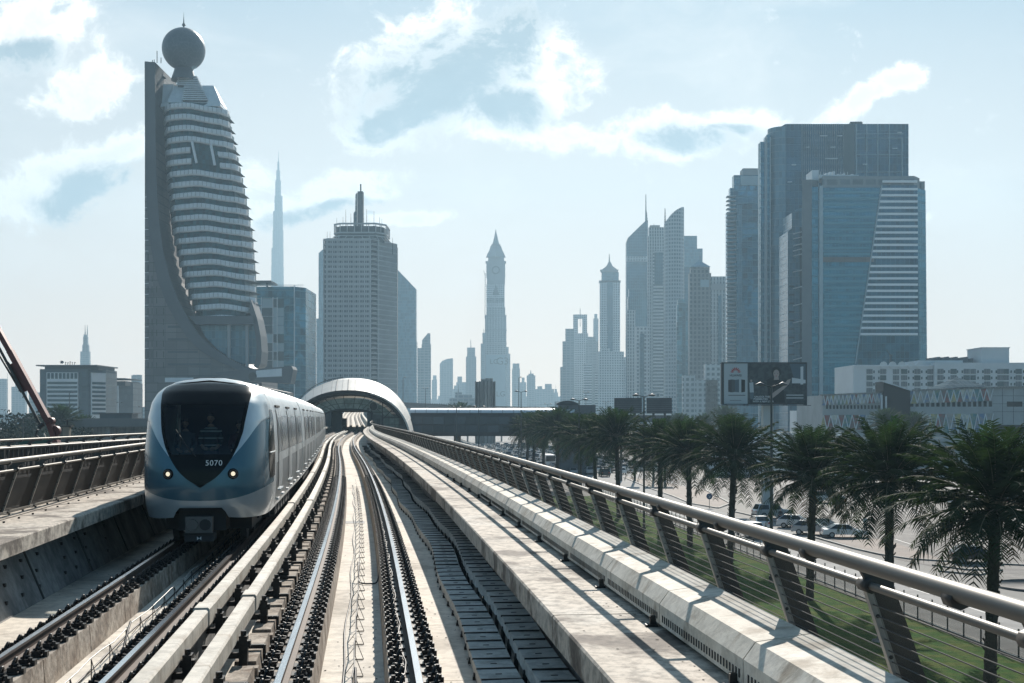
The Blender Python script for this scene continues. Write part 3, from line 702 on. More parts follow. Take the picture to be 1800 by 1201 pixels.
for ci in range(5):
    a = FRONT + ci * 17.1; M = car_frame(a, a + CAR_L)
    y0 = NL if ci == 0 else .12; y1 = CAR_L - .12
    if ci == 0:                      # open front so that the cab shows behind the windscreen
        prof = section(ZS); full = [(w, z) for w, z in prof] + [(-w, z) for w, z in prof[::-1][1:]]
        mb = MB(); mb.grid([[(x, y, z) for x, z in full] for y in [y0] + lin(y0 + 1, y1, 8)], flip=True)
        mb.add([(x, y1, z) for x, z in full], [tuple(range(len(full) - 1, -1, -1))])
        mb.add([(x, 6.0, z) for x, z in full], [tuple(range(len(full)))], 0)
    else: mb = body_shell(y0, y1, M, False)
    body = place(mb.build('car_body', m_side), M)
    for sg in (1, -1):
        # lower grey band, window band, doors, skirt
        mb = MB(); w1 = half_w(1.0) + .004; w2 = half_w(1.75) + .004
        mb.grid([[(sg * (half_w(z) + .004), y, z) for z in (.72, .9, 1.1, 1.3, 1.5, 1.72)] for y in (y0 + (.9 if ci == 0 else .05), y1 - .05)], flip=(sg > 0))
        o = mb.build('lower_panel', m_sidelow); o.parent = body
        doors = [3.9, 8.4, 12.9] if ci == 0 else [2.3, 6.7, 11.1, 14.7]
        for dy in doors:
            mb = MB()
            for q in (0, .73):
                ya, yb = dy + q, dy + q + .70
                mb.grid([[(sg * (half_w(z) + .016), y, z) for z in (1.08, 1.3, 1.75, 2.0, 2.4, 2.8, 3.02)] for y in (ya, yb)], flip=(sg > 0))
                mb.grid([[(sg * (half_w(z) + .024), y, z) for z in (1.95, 2.2, 2.5, 2.82)] for y in (ya + .16, yb - .16)], flip=(sg > 0), mi=4)
            for q in (-.03, .71, 1.44): mb.grid([[(sg * (half_w(z) + .018), y, z) for z in (1.05, 1.3, 2.0, 2.8, 3.05)] for y in (dy + q, dy + q + .022)], flip=(sg > 0), mi=2)
            mb.bar((sg * (half_w(3.08) + .01), dy - .05, 3.09), (sg * (half_w(3.08) + .01), dy + 1.5, 3.09), .05, .05, 2)
            mb.bar((sg * (1.38), dy + .1, 1.02), (sg * 1.38, dy + 1.33, 1.02), .14, .035, 3)
            o = mb.build('door', [m_side, m_dark, m_under, m_silver, m_swin]); o.parent = body
        wy = [(a_ + 1.62, b_ - .14) for a_, b_ in zip(doors[:-1], doors[1:])] + [(doors[-1] + 1.62, y1 - .3)]
        for ya, yb in wy:
            mb = MB(); mb.grid([[(sg * (half_w(z) + .010), y, z) for z in (1.95, 2.2, 2.5, 2.85)] for y in (ya + .1, yb - .1)], flip=(sg > 0))
            o = mb.build('window', m_swin); o.parent = body
        mb = MB()
        for q in lin(y0 + 1.5, y1 - .8, 6): mb.bar((sg * 1.375, q, .80), (sg * 1.375, q + .5, .80), .06, .05)
        o = mb.build('side_bracket', m_white); o.parent = body
    if ci:
        mb = MB()
        sm = [(w * .965, z * .985 + .03) for w, z in full]
        for yy in (-.13, -.07, -.01, .05, .12): pass
        mb.grid([[(x * (.98 if k % 2 else .93), yy, z) for x, z in full] for k, yy in enumerate((-.24, -.18, -.12, -.06, 0, .06, .12))], flip=True)
        o = mb.build('gangway', m_under); o.parent = body
    for by in (3.0, CAR_L - 3.0):
        mb = MB(); mb.box(-.95, .95, by - 1.4, by + 1.4, .28, .62)
        for wy_ in (by - .95, by + .95):
            for sx in (-.75, .75): mb.cyl((sx - .07, wy_, .42), (sx + .07, wy_, .42), .42, n=20)
        o = mb.build('bogie', m_under); o.parent = body
    mb = MB(); mb.box(-1.1, 1.1, 5.0, CAR_L - 5.0, .25, .66)
    for q in lin(5.2, 11, 5): mb.box(-1.22, 1.22, q, q + .8, .30, .60)
    o = mb.build('underfloor_box', m_under); o.parent = body
M0 = car_frame(FRONT, FRONT + CAR_L)
hp = math.pi / 2
mb = MB(); zs = [1.36, 1.368, 1.376, 1.385, 1.40, 1.42, 1.44, 1.47] + lin(1.50, 3.72, 44)
strip(mb, [z for z in zs if z <= 2.02] + [2.02], lambda z: 0, lambda z: th(z, ws_hw(z)), 12)
strip(mb, [3.08] + [z for z in zs if z > 3.08], lambda z: 0, lambda z: th(z, ws_hw(z)), 12)
strip(mb, lin(2.02, 3.08, 14), lambda z: th(z, max(0, ws_hw(z) - .075)), lambda z: th(z, ws_hw(z)), 3)
place(mb.build('front_mask', m_dark), M0)
mb = MB(); strip(mb, lin(2.02, 3.08, 16), lambda z: 0, lambda z: th(z, max(0, ws_hw(z) - .075)), 12, push=-.004); place(mb.build('windscreen', m_tint), M0)
mb = MB(); strip(mb, lin(1.90, 2.0, 3) + lin(2.02, 3.72, 30), lambda z: th(z, ws_hw(z)), lambda z: max(th(z, min(si_hw(z), half_w(z))), th(z, ws_hw(z))), 12)
place(mb.build('silver_pillar', m_silver), M0)
mb = MB(); sg_rows = []
# blue face: between the mask and silver petals and the lower sweep
for sg in (-1, 1):
    rows = []; n = 26
    for k in range(n + 1):
        hw = 1.372 * (k / n); tt = hp * (k / n)
        col_ = []
        # column at constant angle share; z runs from blue_bot to the mask edge
        u = math.sin(tt) ** (2 / NE)
        zb = blue_bot(u * 1.37)
        # upper limit: highest z where the petal boundary is still inside this share
        zt = 2.85
        for zz in lin(1.3, 2.86, 156):
            lim = max(ws_hw(zz), si_hw(zz) if zz >= 1.9 else 0)
            if lim / half_w(zz) >= u: zt = zz; break
        m_ = 14
        for j in range(m_ + 1):
            z = zb + (max(zt, zb + .001) - zb) * j / m_; col_.append(nose_t(z, sg * tt) + Vector((0, .002, 0)))
        rows.append(col_)
    mb.grid(rows, flip=(sg > 0))
place(mb.build('blue_face', m_blue), M0)
mb = MB()
for sg in (-1, 1):
    rows = []; n = 30
    for k in range(n + 1):
        tt = hp * (k / n); u = math.sin(tt) ** (2 / NE); x = u * 1.33; zb = .64
        if x < .48: zb = .87
        elif x < .56: zb = .87 - (x - .48) / .08 * .21
        else: zb = .66 - .03 * math.sin((x - .56) * 3)
        zt = blue_bot(u * 1.37)
        rows.append([nose_t(zb + (zt - zb) * j / 6, sg * tt) for j in range(7)])
    mb.grid(rows, flip=(sg > 0))
place(mb.build('front_bumper', m_silver), M0)
# inner floor and dark pan under the nose
mb = MB(); mb.box(-.9, .9, 1.0, 6, .95, 1.08); mb.box(-1.0, 1.0, 3.0, 3.6, .40, .90); mb.box(-.50, .50, .45, 1.2, .35, .86); place(mb.build('nose_floor', m_under), M0)
mb = MB(); mb.box(-.95, .95, .75, 1.15, 1.08, 1.85); mb.box(-1.2, 1.2, 5.6, 5.7, 1.08, 3.3); mb.box(-1.05, -.75, 2.5, 5.5, 1.08, 1.55); mb.box(.75, 1.05, 2.5, 5.5, 1.08, 1.55)
place(mb.build('cab_desk', m_seat), M0)
# cab side windows
for sg in (-1, 1):
    mb = MB(); y_a, y_b = 1.0, 2.85
    def sp(y, z):
        r = rake(z); q = min(max((y - r) / (NL - r), 0), 1); w = half_w(z) * (1 - (1 - q) ** NE) ** (1 / NE); return Vector((sg * (w + .008), y, z))
    rows = []
    for k in range(11):
        z = 1.45 + (3.0 - 1.45) * k / 10; ya = 1.2 + .55 * (z - 1.45) / 1.55 - .35 * math.sin(math.pi * k / 10) + .15; yb = 2.62
        rows.append([sp(ya + (yb - ya) * j / 8, z) for j in range(9)])
    mb.grid(rows, flip=(sg < 0)); place(mb.build('side_window', m_dark), M0)
    mb = MB(); mb.tube([sp(1.3 + .17 * j, 2.02) + Vector((sg * .006, 0, 0)) for j in range(8)], .012, 5); place(mb.build('window_bar', m_silver), M0)
    p = nose(1.60, sg * .68); u = (nose(1.60, sg * .69) - nose(1.60, sg * .67)).normalized(); nn = Vector((u.y, -u.x, 0)) if sg > 0 else Vector((u.y, -u.x, 0))
    if nn.y > 0: nn = -nn
    h = MB(); h.cyl(p - nn * .10, p + nn * .012, .115, .115, 28); h.cyl(p + nn * .010, p + nn * .030, .115, .095, 28, caps=False); ho = place(h.build('headlight', m_dark), M0)
    h2 = MB(); h2.cyl(p + nn * .012, p + nn * .034, .048, .036, 20); o = h2.build('bulb', m_lamp); o.parent = ho
    h2 = MB()
    for k in range(24):
        t0, t1 = 2 * math.pi * k / 24, 2 * math.pi * (k + 1) / 24; uz = Vector((0, 0, 1)); c = p + nn * .03
        h2.cyl(c + (u * math.cos(t0) + uz * math.sin(t0)) * .083, c + (u * math.cos(t1) + uz * math.sin(t1)) * .083, .007, n=5, caps=False)
    o = h2.build('lamp_ring', m_beam_metal); o.parent = ho
# coupler
cp = MB(); cp.box(-.28, .28, -.22, .0, .36, .70); cp.cyl((0, 0, .52), (0, 1.0, .52), .12, n=10); place(cp.build('coupler', m_beam_metal), M0)
c2 = MB(); c2.cyl((-.13, -.26, .53), (-.13, -.20, .53), .115, .13, 18); place(c2.build('coupler_cone', m_beam_metal), M0)
c3 = MB(); c3.cyl((.13, -.245, .53), (.13, -.20, .53), .115, .125, 18); place(c3.build('coupler_cup', m_under), M0)
c4 = MB(); c4.box(-.31, .31, -.12, .30, .19, .35); c4.box(-.30, .30, -.15, -.12, .17, .30); place(c4.build('coupler_box', m_under), M0)
c5 = MB()
for s in (-1, 1): c5.add([(s * .045, -.16, .20), (s * .045, -.16, .28), (0, -.16, .24)], [(0, 1, 2) if s < 0 else (2, 1, 0)])
place(c5.build('bow_mark', m_white), M0)
wp = MB(); wp.tube([nose(1.98, -.1) + Vector((0, -.03, 0)), nose(2.2, -.3) + Vector((0, -.04, 0)), nose(2.55, -.55) + Vector((0, -.04, 0))], .013, 6)
wp.tube([nose(2.20, -.42) + Vector((0, -.035, 0)), nose(2.85, -.52) + Vector((0, -.035, 0))], .010, 5); place(wp.build('wiper', m_under), M0)
# number on the mask
cu = bpy.data.curves.new('n', 'FONT'); cu.body = '5070'; cu.size = .165; cu.align_x = 'LEFT'; cu.space_character = 1.12; cu.extrude = .002
to = bpy.data.objects.new('n', cu); COL.objects.link(to); bpy.context.view_layer.update()
me = bpy.data.meshes.new_from_object(to.evaluated_get(bpy.context.evaluated_depsgraph_get())); bpy.data.objects.remove(to)
for v in me.vertices:
    x, z = v.co.x, v.co.y; y_off = v.co.z
    p = nose(1.78 + z, .10 + x); v.co = (p.x, p.y - .006 - y_off, p.z)
me.materials.clear(); me.materials.append(m_white)
no = bpy.data.objects.new('fleet_number', me); COL.objects.link(no); place(no, M0)
# roof aerial
ra = MB(); ra.box(-.12, .12, 13.3, 13.8, 3.73, 3.90); place(ra.build('roof_aerial', m_white), M0)

# ---------------------------------------------------------------- people behind the windscreen
def person(label, M, shirt, stripes=None, holding=False, scale=1.0, lean=0.0, trousers=(.03, .04, .07)):
    t = bpy.data.objects.new('person', None)
    bpy.data.objects.remove(t)
    vs = [(0, 0, .95), (0, .0, 1.15), (0, 0, 1.38), (0, -.01, 1.50), (0, -.02, 1.60),                       # pelvis, waist, chest, neck base, neck
          (-.19, 0, 1.43), (-.24, -.03, 1.17), (-.13, -.24, 1.03), (-.07, -.32, 1.04),                        # left arm, hand on the rail
          (.19, 0, 1.43), (.24, -.03, 1.17), (.14, -.24, 1.03), (.07, -.32, 1.04),
          (-.10, 0, .88), (-.11, -.02, .48), (-.11, .03, .08), (-.11, -.12, .03),
          (.10, 0, .88), (.12, -.02, .48), (.12, .03, .08), (.12, -.12, .03)]
    if holding: vs[9:13] = [(.19, 0, 1.43), (.30, -.06, 1.22), (.24, -.26, 1.42), (.16, -.33, 1.52)]
    es = [(0, 1), (1, 2), (2, 3), (3, 4), (2, 5), (5, 6), (6, 7), (7, 8), (2, 9), (9, 10), (10, 11), (11, 12), (0, 13), (13, 14), (14, 15), (15, 16), (0, 17), (17, 18), (18, 19), (19, 20)]
    rad = [.15, .14, .165, .09, .058, .075, .052, .040, .028, .075, .052, .040, .028, .10, .072, .045, .035, .10, .072, .045, .035]
    me = bpy.data.meshes.new('person'); me.from_pydata([(x * scale, y * scale, z * scale) for x, y, z in vs], es, [])
    o = bpy.data.objects.new('person', me); COL.objects.link(o)
    sk = o.modifiers.new('s', 'SKIN'); su_ = o.modifiers.new('u', 'SUBSURF'); su_.levels = su_.render_levels = 2
    for i, v in enumerate(me.skin_vertices[0].data): v.radius = (rad[i] * scale, rad[i] * scale * (.72 if i < 3 else 1)); v.use_root = (i == 0)
    me.materials.append(m_skin)
    # clothing by height on the one body surface
    m = bpy.data.materials.new('clothed_body'); m.use_nodes = True
    global nt
    nt = m.node_tree; b = nt.nodes['Principled BSDF']; tcn = N('ShaderNodeTexCoord'); sp_ = N('ShaderNodeSeparateXYZ'); L(tcn.outputs['Object'], sp_.inputs[0])
    z = math_n('DIVIDE', sp_.outputs[2], scale); ax = math_n('ABSOLUTE', sp_.outputs[0]); yf = sp_.outputs[1]
    c = mixc(0.0, shirt, shirt)
    if stripes:
        for zc in stripes:
            k = math_n('MULTIPLY', math_n('GREATER_THAN', z, zc - .011), math_n('LESS_THAN', z, zc + .011)); c = mixc(k, c, (.62, .62, .58))
    skin_ = math_n('GREATER_THAN', z, 1.52)
    arm = math_n('MULTIPLY', math_n('LESS_THAN', yf, -.17), math_n('GREATER_THAN', z, .9)); c = mixc(skin_, c, (.50, .30, .21)); c = mixc(arm, c, (.50, .30, .21))
    low = math_n('LESS_THAN', z, .97); c = mixc(low, c, trousers); L(c, b.inputs['Base Color']); b.inputs['Roughness'].default_value = .85
    me.materials[0] = m
    o.matrix_world = M
    tag(o, label, 'person')
    hd = MB()
    zc, ry = 1.715, -.035; P_ = []
    for i in range(13):
        ph = math.pi * i / 12; row = []
        for j in range(17):
            t = 2 * math.pi * j / 16; rx = .076; rz = .115; rr = math.sin(ph)
            jaw = 1 - .28 * max(0, -math.cos(ph) * -1 if False else (-math.cos(math.pi - ph)) * -1) if False else 1
            zz = math.cos(ph); k = 1 - .30 * max(0, -zz) ** 1.2
            x = rx * rr * math.cos(t) * k; y = .095 * rr * math.sin(t) * (1 - .12 * max(0, -zz))
            row.append(((x) * scale, (ry + y) * scale, (zc + rz * zz) * scale))
        P_.append(row)
    hd.grid(P_, flip=False)
    hd.add([(q[0] * scale, (ry + q[1]) * scale, (zc + q[2]) * scale) for q in ((-.013, -.092, -.02), (.013, -.092, -.02), (0, -.118, -.025), (0, -.093, .025))], [(0, 1, 2), (1, 3, 2), (3, 0, 2)])
    for s in (-1, 1):
        hd.lathe([(0.0, -.012), (.011, -.004), (.012, .004), (0, .012)], 8); n8 = 32
        for q in range(len(hd.v) - n8, len(hd.v)): v = hd.v[q]; hd.v[q] = ((s * .076 + v[0] * .6) * scale, (ry + .005 + v[1]) * scale, (zc - .01 + v[2] * 2.2) * scale)
    h = hd.build('head', m_skin); h.parent = o; h.data.materials.append(m_hair)
    ey = MB()
    for s in (-1, 1): ey.cyl((s * .030 * scale, (ry - .090) * scale, (zc + .008) * scale), (s * .030 * scale, (ry - .080) * scale, (zc + .008) * scale), .010 * scale, n=8)
    ey.box(-.024 * scale, .024 * scale, (ry - .084) * scale, (ry - .070) * scale, (zc - .058) * scale, (zc - .051) * scale)
    e = ey.build('face_features', m_hair); e.parent = h
    hm = MB(); rows = []
    for i in range(8):
        ph = math.pi * .58 * i / 7
        rows.append([((.083 * math.sin(ph) * math.cos(2 * math.pi * j / 16)) * scale, (ry + .012 + .098 * math.sin(ph) * math.sin(2 * math.pi * j / 16)) * scale, (zc + .018 + .118 * math.cos(ph) + (.05 * (1 if math.sin(2 * math.pi * j / 16) < -.2 else 0)) * (i / 7)) * scale) for j in range(17)])
    hm.grid(rows); e = hm.build('hair', m_hair); e.parent = o
    for s in (-1, 1):                                             # hands
        hx, hy, hz = vs[8 if s < 0 else 12]; k_ = MB()
        k_.cyl((hx, hy + .03, hz), (hx, hy - .05, hz - .005), .030, .036, 8)
        for f_ in range(4): k_.tube([(hx + (f_ - 1.5) * .017, hy - .045, hz), (hx + (f_ - 1.5) * .018, hy - .085, hz - .012), (hx + (f_ - 1.5) * .018, hy - .10 + .004 * abs(f_ - 1), hz - .045)], .0085, 6)
        k_.tube([(hx - s * .03, hy - .01, hz), (hx - s * .05, hy - .045, hz - .01), (hx - s * .045, hy - .07, hz - .025)], .010, 6)
        k_.v = [(a_ * scale, b_ * scale, c_ * scale) for a_, b_, c_ in k_.v]
        e = k_.build('hand', m_skin); e.parent = o
    return o
person('man in dark polo shirt with white stripes standing at the train\'s windscreen', M0 @ Matrix.Translation((.02, 1.75, 1.08)), (.012, .04, .035), stripes=(1.42, 1.26, 1.10, 1.49), scale=1.0)
person('person in dark red top holding up a phone behind the train\'s windscreen', M0 @ Matrix.Translation((.62, 2.15, 1.08)), (.10, .018, .02), holding=True, scale=.90)
person('person in grey shirt at the left end of the train\'s windscreen', M0 @ Matrix.Translation((-.58, 2.0, 1.08)), (.10, .11, .12), scale=.93)
ph = MB(); ph.box(.055, .20, -.42, -.41, 1.50, 1.58); po = ph.build('phone', m_white); po.matrix_world = M0 @ Matrix.Translation((.62, 2.15, 1.0)) ; tag(po, 'white phone held up behind the train\'s windscreen', 'phone')
# ---------------------------------------------------------------- station across the viaduct
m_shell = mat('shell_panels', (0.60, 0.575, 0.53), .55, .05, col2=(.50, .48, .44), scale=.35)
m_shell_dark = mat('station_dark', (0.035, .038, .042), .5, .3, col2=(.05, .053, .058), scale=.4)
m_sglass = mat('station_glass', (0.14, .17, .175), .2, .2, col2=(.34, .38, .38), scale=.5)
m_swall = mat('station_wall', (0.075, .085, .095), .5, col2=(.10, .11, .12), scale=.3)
SD = 244.0; sc_ = TP(-1.75, SD, 0); AX = sc_.x; AN = angle_at(SD)
stn = thing('metro_station', 'metro station with a pale arched shell roof that the tracks run into', 'station', loc=(AX, SD, RZ), rz=AN)
def arch(zf, wf, n=40, z0=-3.2, p=2.15):
    """half-ellipse like arch: apex zf, half width wf"""
    out = []
    for k in range(n + 1):
        t = math.pi * k / n; c, s_ = math.cos(t), math.sin(t)
        out.append((-wf * math.copysign(abs(c) ** (2 / p), c), z0 + (zf - z0) * abs(s_) ** (2 / p)))
    return out
def arch_band(mb, a0, y0, a1, y1, mi=0): mb.grid([[(x, y0, z) for x, z in a0], [(x, y1, z) for x, z in a1]], mi)
LEN = 120
rows = [(13.0, -.8, 10.45), (13.3, 3, 10.55), (13.5, 6, 10.6), (14.6, 40, 12.0), (14.0, 80, 11.0), (12.0, LEN, 9.0)]
mb = MB(); mb.grid([[(x, y, z) for x, z in arch(h, w)] for w, y, h in [(r[0], r[1], r[2]) for r in rows]], flip=True)
mb.grid([[(x, y, z) for x, z in arch(h - .5, w - .5)] for w, y, h in rows]); sh = mb.build('roof_shell', m_shell, stn)
sh_l = MB()
for k in (17, 18, 22, 23): 
    pass
# pale visor: the sloping rim between the outer edge and the recessed end wall
mb = MB(); o_ = arch(10.45, 13.0); i_ = arch(8.05, 12.35, p=2.25)
arch_band(mb, o_, -.8, i_, -8.4, 0); vis = mb.build('visor', m_shell, stn)
mb = MB()
for k in range(1, 40):
    if k % 2: mb.bar(Vector((o_[k][0], -.9, o_[k][1])), Vector((i_[k][0], -8.45, i_[k][1])), .05, .05)
for k in (18, 20): mb.bar(Vector((o_[k][0] - .1, -1.0, o_[k][1])), Vector((i_[k][0] * 1 - .1, -8.5, i_[k][1])), .14, .12)
mb.build('visor_seam', m_swall, vis)
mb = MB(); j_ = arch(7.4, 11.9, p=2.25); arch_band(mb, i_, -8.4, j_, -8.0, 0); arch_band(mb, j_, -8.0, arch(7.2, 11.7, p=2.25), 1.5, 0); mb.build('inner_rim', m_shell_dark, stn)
# bright thin rim line along the right side
mb = MB(); q_ = arch(7.9, 12.15, p=2.25); mb.tube([(x, -8.5, z) for x, z in q_[24:]], .16, 6); mb.build('rim_trim', m_shell, stn)
# end wall: fan of glass panels above the track opening, dark side walls
a_out = arch(7.2, 11.7, p=2.25, n=40); a_in = arch(4.35, 5.4, z0=1.8, n=40, p=2.6)
mb = MB(); fr_ = MB()
for k in range(7, 33):
    A, B = a_out[k], a_out[k + 1]; C, D = a_in[k + 1], a_in[k]
    def lp(p, q, u): return (p[0] + (q[0] - p[0]) * u, p[1] + (q[1] - p[1]) * u)
    A1, B1 = lp(A, D, .2), lp(B, C, .2)
    mb.add([(A1[0], -1.0, A1[1]), (B1[0], -1.0, B1[1]), (C[0], -1.0, C[1]), (D[0], -1.0, D[1])], [(0, 1, 2, 3)], k % 2)
    if k % 2: fr_.bar((A[0], -1.1, A[1]), (D[0], -1.1, D[1]), .14, .12)
    fr_.bar((A[0], -1.1, A[1]), (B[0], -1.1, B[1]), .3, .3); Am, Bm = lp(A, D, .58), lp(B, C, .58); fr_.bar((Am[0], -1.1, Am[1]), (Bm[0], -1.1, Bm[1]), .12, .1); fr_.bar((D[0], -1.15, D[1]), (C[0], -1.15, C[1]), .5, .3)
mb.build('fan_glazing', [m_sglass, m_sglass], stn); fr_.build('fan_frame', m_shell_dark, stn)
mb = MB()
for sgx in (-1, 1):
    pts = [(sgx * 3.95, -3.2), (sgx * 3.95, 4.2)] + ([(x, z) for x, z in (a_in[20:33] if sgx > 0 else a_in[7:21][::-1]) if abs(x) > 3.95]) + [(x, z) for x, z in (a_out[32:41] if sgx > 0 else a_out[0:9][::-1])]
    n = len(pts); mb.add([(x, -.9, z) for x, z in pts], [tuple(range(n)) if sgx < 0 else tuple(range(n - 1, -1, -1))])
mb.box(3.6, 3.95, -1.2, 90, -1, 4.6); mb.box(-3.95, -3.6, -1.2, 90, -1, 4.6); mb.box(-3.95, 3.95, -.4, 90, 4.05, 4.5)
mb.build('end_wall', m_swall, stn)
mb = MB(); mb.box(4.4, 4.65, -1.6, -1.3, -.6, 5.6); mb.box(6.6, 6.8, -1.6, -1.3, -3, 6.0); mb.bar((6.7, -1.5, 2.2), (9.0, -1.5, 4.6), .14); mb.box(4.9, 5.5, -1.5, -1.2, 0.3, 1.6); mb.box(5.6, 6.2, -1.5, -1.2, .3, 2.4)
for q in (8.0, 9.2, 10.2): mb.box(q, q + .08, -1.2, -1.0, -1, 3.0)
mb.box(6.8, 10.6, -1.2, -1.0, 1.1, 1.2); mb.box(6.8, 10.2, -1.2, -1.0, 2.6, 2.7)
mb.build('side_frame', m_shell_dark, stn)
mb = MB(); mb.box(7.0, 10.0, -1.05, -.95, -.6, 2.5); mb.build('side_window', m_sglass, stn)
# round face on the right of the opening
mb = MB(); c = (4.9, 4.9)
mb.cyl((c[0], -1.5, c[1]), (c[0], -1.15, c[1]), .80, .80, 26); rd = mb.build('round_dial', m_shell_dark, stn)
mb = MB()
for k in range(26):
    t0, t1 = 2 * math.pi * k / 26, 2 * math.pi * (k + 1) / 26
    mb.cyl((c[0] + .84 * math.cos(t0), -1.55, c[1] + .84 * math.sin(t0)), (c[0] + .84 * math.cos(t1), -1.55, c[1] + .84 * math.sin(t1)), .07, n=6, caps=False)
mb.build('dial_ring', m_swall if False else m_wire, rd)
# platform blocks standing left of the tracks inside the opening, and platforms
mb = MB(); mb.box(-3.55, -2.15 + .55 - .0, 2.0, 7.0, -1.0, 3.9); mb.build('platform_screen', m_shell_dark, stn)
mb = MB(); mb.box(-12, -3.96, -.6, 100, -3.2, .9); mb.box(3.96, 12, -.6, 100, -3.2, .9); mb.build('platform', m_swall, stn)
# concourse under the tracks and legs
mb = MB(); mb.box(-9, 9, 6, 110, -9.8 + 4.5, -3.3); mb.box(-12.9, -11.7, -3, 110, -9.79, 0); mb.box(11.7, 12.9, -3, 110, -9.79, 0); mb.box(-5, 5, 20, 90, -9.79, -5.3); mb.build('concourse', m_swall, stn)
mb = MB()
for s in (-1, 1):
    for y in np.arange(0, 60, 3.0): pass
rail_ = arch(10.9, 13.3); mb.tube([(x, 0.5, z) for x, z in rail_[8:20]], .07, 5)
for k in range(8, 20, 2): mb.cyl((rail_[k][0], .5, rail_[k][1] - .6), (rail_[k][0], .5, rail_[k][1]), .03, n=4)
mb.build('roof_handrail', m_shell_dark, stn)

# ---------------------------------------------------------------- enclosed footbridge over the highway
m_fb = facade('footbridge_glass', (0.055, .07, .085), (0.045, .052, .062), fh=1.8, bw=2.4, fz=.10, fx=.06, rough=.25, var=.35, frough=.5)
m_fbroof = mat('footbridge_roof', (0.62, .64, .65), .35, .3)
x0, x1 = gx(722, 262), gx(1010, 262)
fb = thing('footbridge', 'long dark glazed footbridge with a white roof reaching right from the station', 'footbridge', loc=(x0, 262, 0), rz=R(-1.2))
w_ = x1 - x0
zb_, zt_ = gz(764, 262), gz(726, 262)
mb = MB(); mb.box(0, w_, 0, 5.2, zb_, zt_ - .01); mb.build('glazed_tube', m_fb, fb)
mb = MB(); mb.slab([(0, 0)], 0, 1) if False else None
P_ = [[(x, 2.6 - 2.9 * math.cos(t), zt_ + .0 + 1.05 * math.sin(t)) for t in lin(0, math.pi, 8)] for x in (-.2, w_)]
mb.grid(P_, flip=True); mb.build('curved_roof', m_fbroof, fb)
mb = MB()
for x in np.arange(1, w_, 2.4): mb.tube([(x, 2.6 - 2.95 * math.cos(t), zt_ + 1.09 * math.sin(t)) for t in lin(0, math.pi, 6)], .045, 4)
mb.build('roof_rib', m_swall, fb)
mb = MB()
for x in (-.1, w_ * .33, w_ * .66):
    pass
mb.box(-.1, w_, -.12, 0, zb_ - .35, zb_ + .5); mb.box(-.1, w_, -.10, 0, zt_ - .6, zt_ - .1); mb.box(-.1, w_, -.06, 0, zb_ + 2.0, zb_ + 2.25); mb.build('side_beam', m_shell_dark, fb)
mb = MB()
for x in (w_ * .28, w_ * .97): mb.cyl((x, 2.6, 0), (x, 2.6, zb_ - .3), .8, n=12)
mb.build('bridge_pier', m_conc2, fb)
# stair and lift block at its right end, with a curved roof on its left part
m_blk = mat('louvre_grey', (0.085, .095, .11), .5, .2, col2=(.11, .12, .135), scale=.6)
D = 262; bx0, bx1 = gx(983, D), gx(1047, D)
bl = thing('stair_tower', 'dark louvred stair block with a small curved roof at the right end of the footbridge', 'stair tower', loc=(bx0, D, 0))
mb = MB(); mb.box(.0, bx1 - bx0, 0, 8, 0, gz(712, D)); mb.build('block', m_blk, bl)
mb = MB(); ztop = gz(712, D); q = (bx1 - bx0) * .6
mb.grid([[(x, y, z) for x, z in [(-.6 + q * k / 10, ztop + .95 * math.sin(math.pi * (k + 1.0) / 12) ** .8) for k in range(11)]] for y in (-.3, 8)], flip=True)
mb.slab([(-.6 + q * k / 10, ztop + .95 * math.sin(math.pi * (k + 1.0) / 12) ** .8) for k in range(11)] + [(q - .6, ztop), (-.6, ztop)], -.28, -.1); mb.build('curved_roof', m_shell_dark, bl)
mb = MB()
for k in range(9): mb.box(-.08, bx1 - bx0 + .08, -.12, .0, gz(712, D) - .25 - k * .9, gz(712, D) - k * .9 - .1)
mb.build('louvre', m_fbroof if False else m_swall, bl)
# a second, more distant stretch of roofed walkway right of the block
mb = MB(); D = 300; mb.box(gx(1046, D), gx(1180, D), D, D + 5, gz(742, D), gz(730, D)); mb.box(gx(1046, D), gx(1180, D), D - .3, D + 5.2, gz(730, D), gz(727.5, D), 1)
tag(mb.build('covered_walkway', [m_fb, m_fbroof]), 'low roofed walkway continuing behind the palms right of the stair block', 'walkway')
# ================================================================ the city
def bldg(name, label, cat, px, d, rz=0.0, group=None):
    return thing(name, label, cat, loc=(gx(px, d), d, 0), rz=rz, group=group)
# facade materials
fG_teal = facade('teal_glass', (0.03, .15, .215), (0.05, .19, .26), fh=3.9, bw=1.6, fz=.30, fx=.08, rough=.22, var=.25, frough=.35, metal=.5, big=.025, refl_gain=1.5)
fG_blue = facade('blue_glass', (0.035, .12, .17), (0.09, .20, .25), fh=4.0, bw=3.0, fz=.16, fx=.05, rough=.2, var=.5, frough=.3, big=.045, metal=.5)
fG_dark = facade('dark_blue_glass', (0.02, .075, .115), (0.04, .11, .155), fh=3.6, bw=2.2, fz=.12, fx=.14, rough=.20, var=.35, frough=.3, metal=.5, big=.03, refl_gain=1.7)
fG_smooth = facade('smooth_glass', (0.09, .20, .27), (0.14, .26, .32), fh=3.6, bw=1.5, fz=.10, fx=.08, rough=.15, var=.2, frough=.35)
fF_pale = facade('pale_frame', (0.06, .09, .11), (0.56, .58, .59), fh=3.5, bw=3.4, fz=.45, fx=.45, rough=.3, var=.3)
fF_hstripe = facade('striped_frame', (0.03, .055, .075), (0.60, .62, .63), fh=3.6, bw=9, fz=.48, fx=.0, rough=.25, var=.25)
fF_vert = facade('ribbed_frame', (0.05, .08, .10), (0.46, .49, .50), fh=3.4, bw=2.6, fz=.22, fx=.5, rough=.3, var=.3)
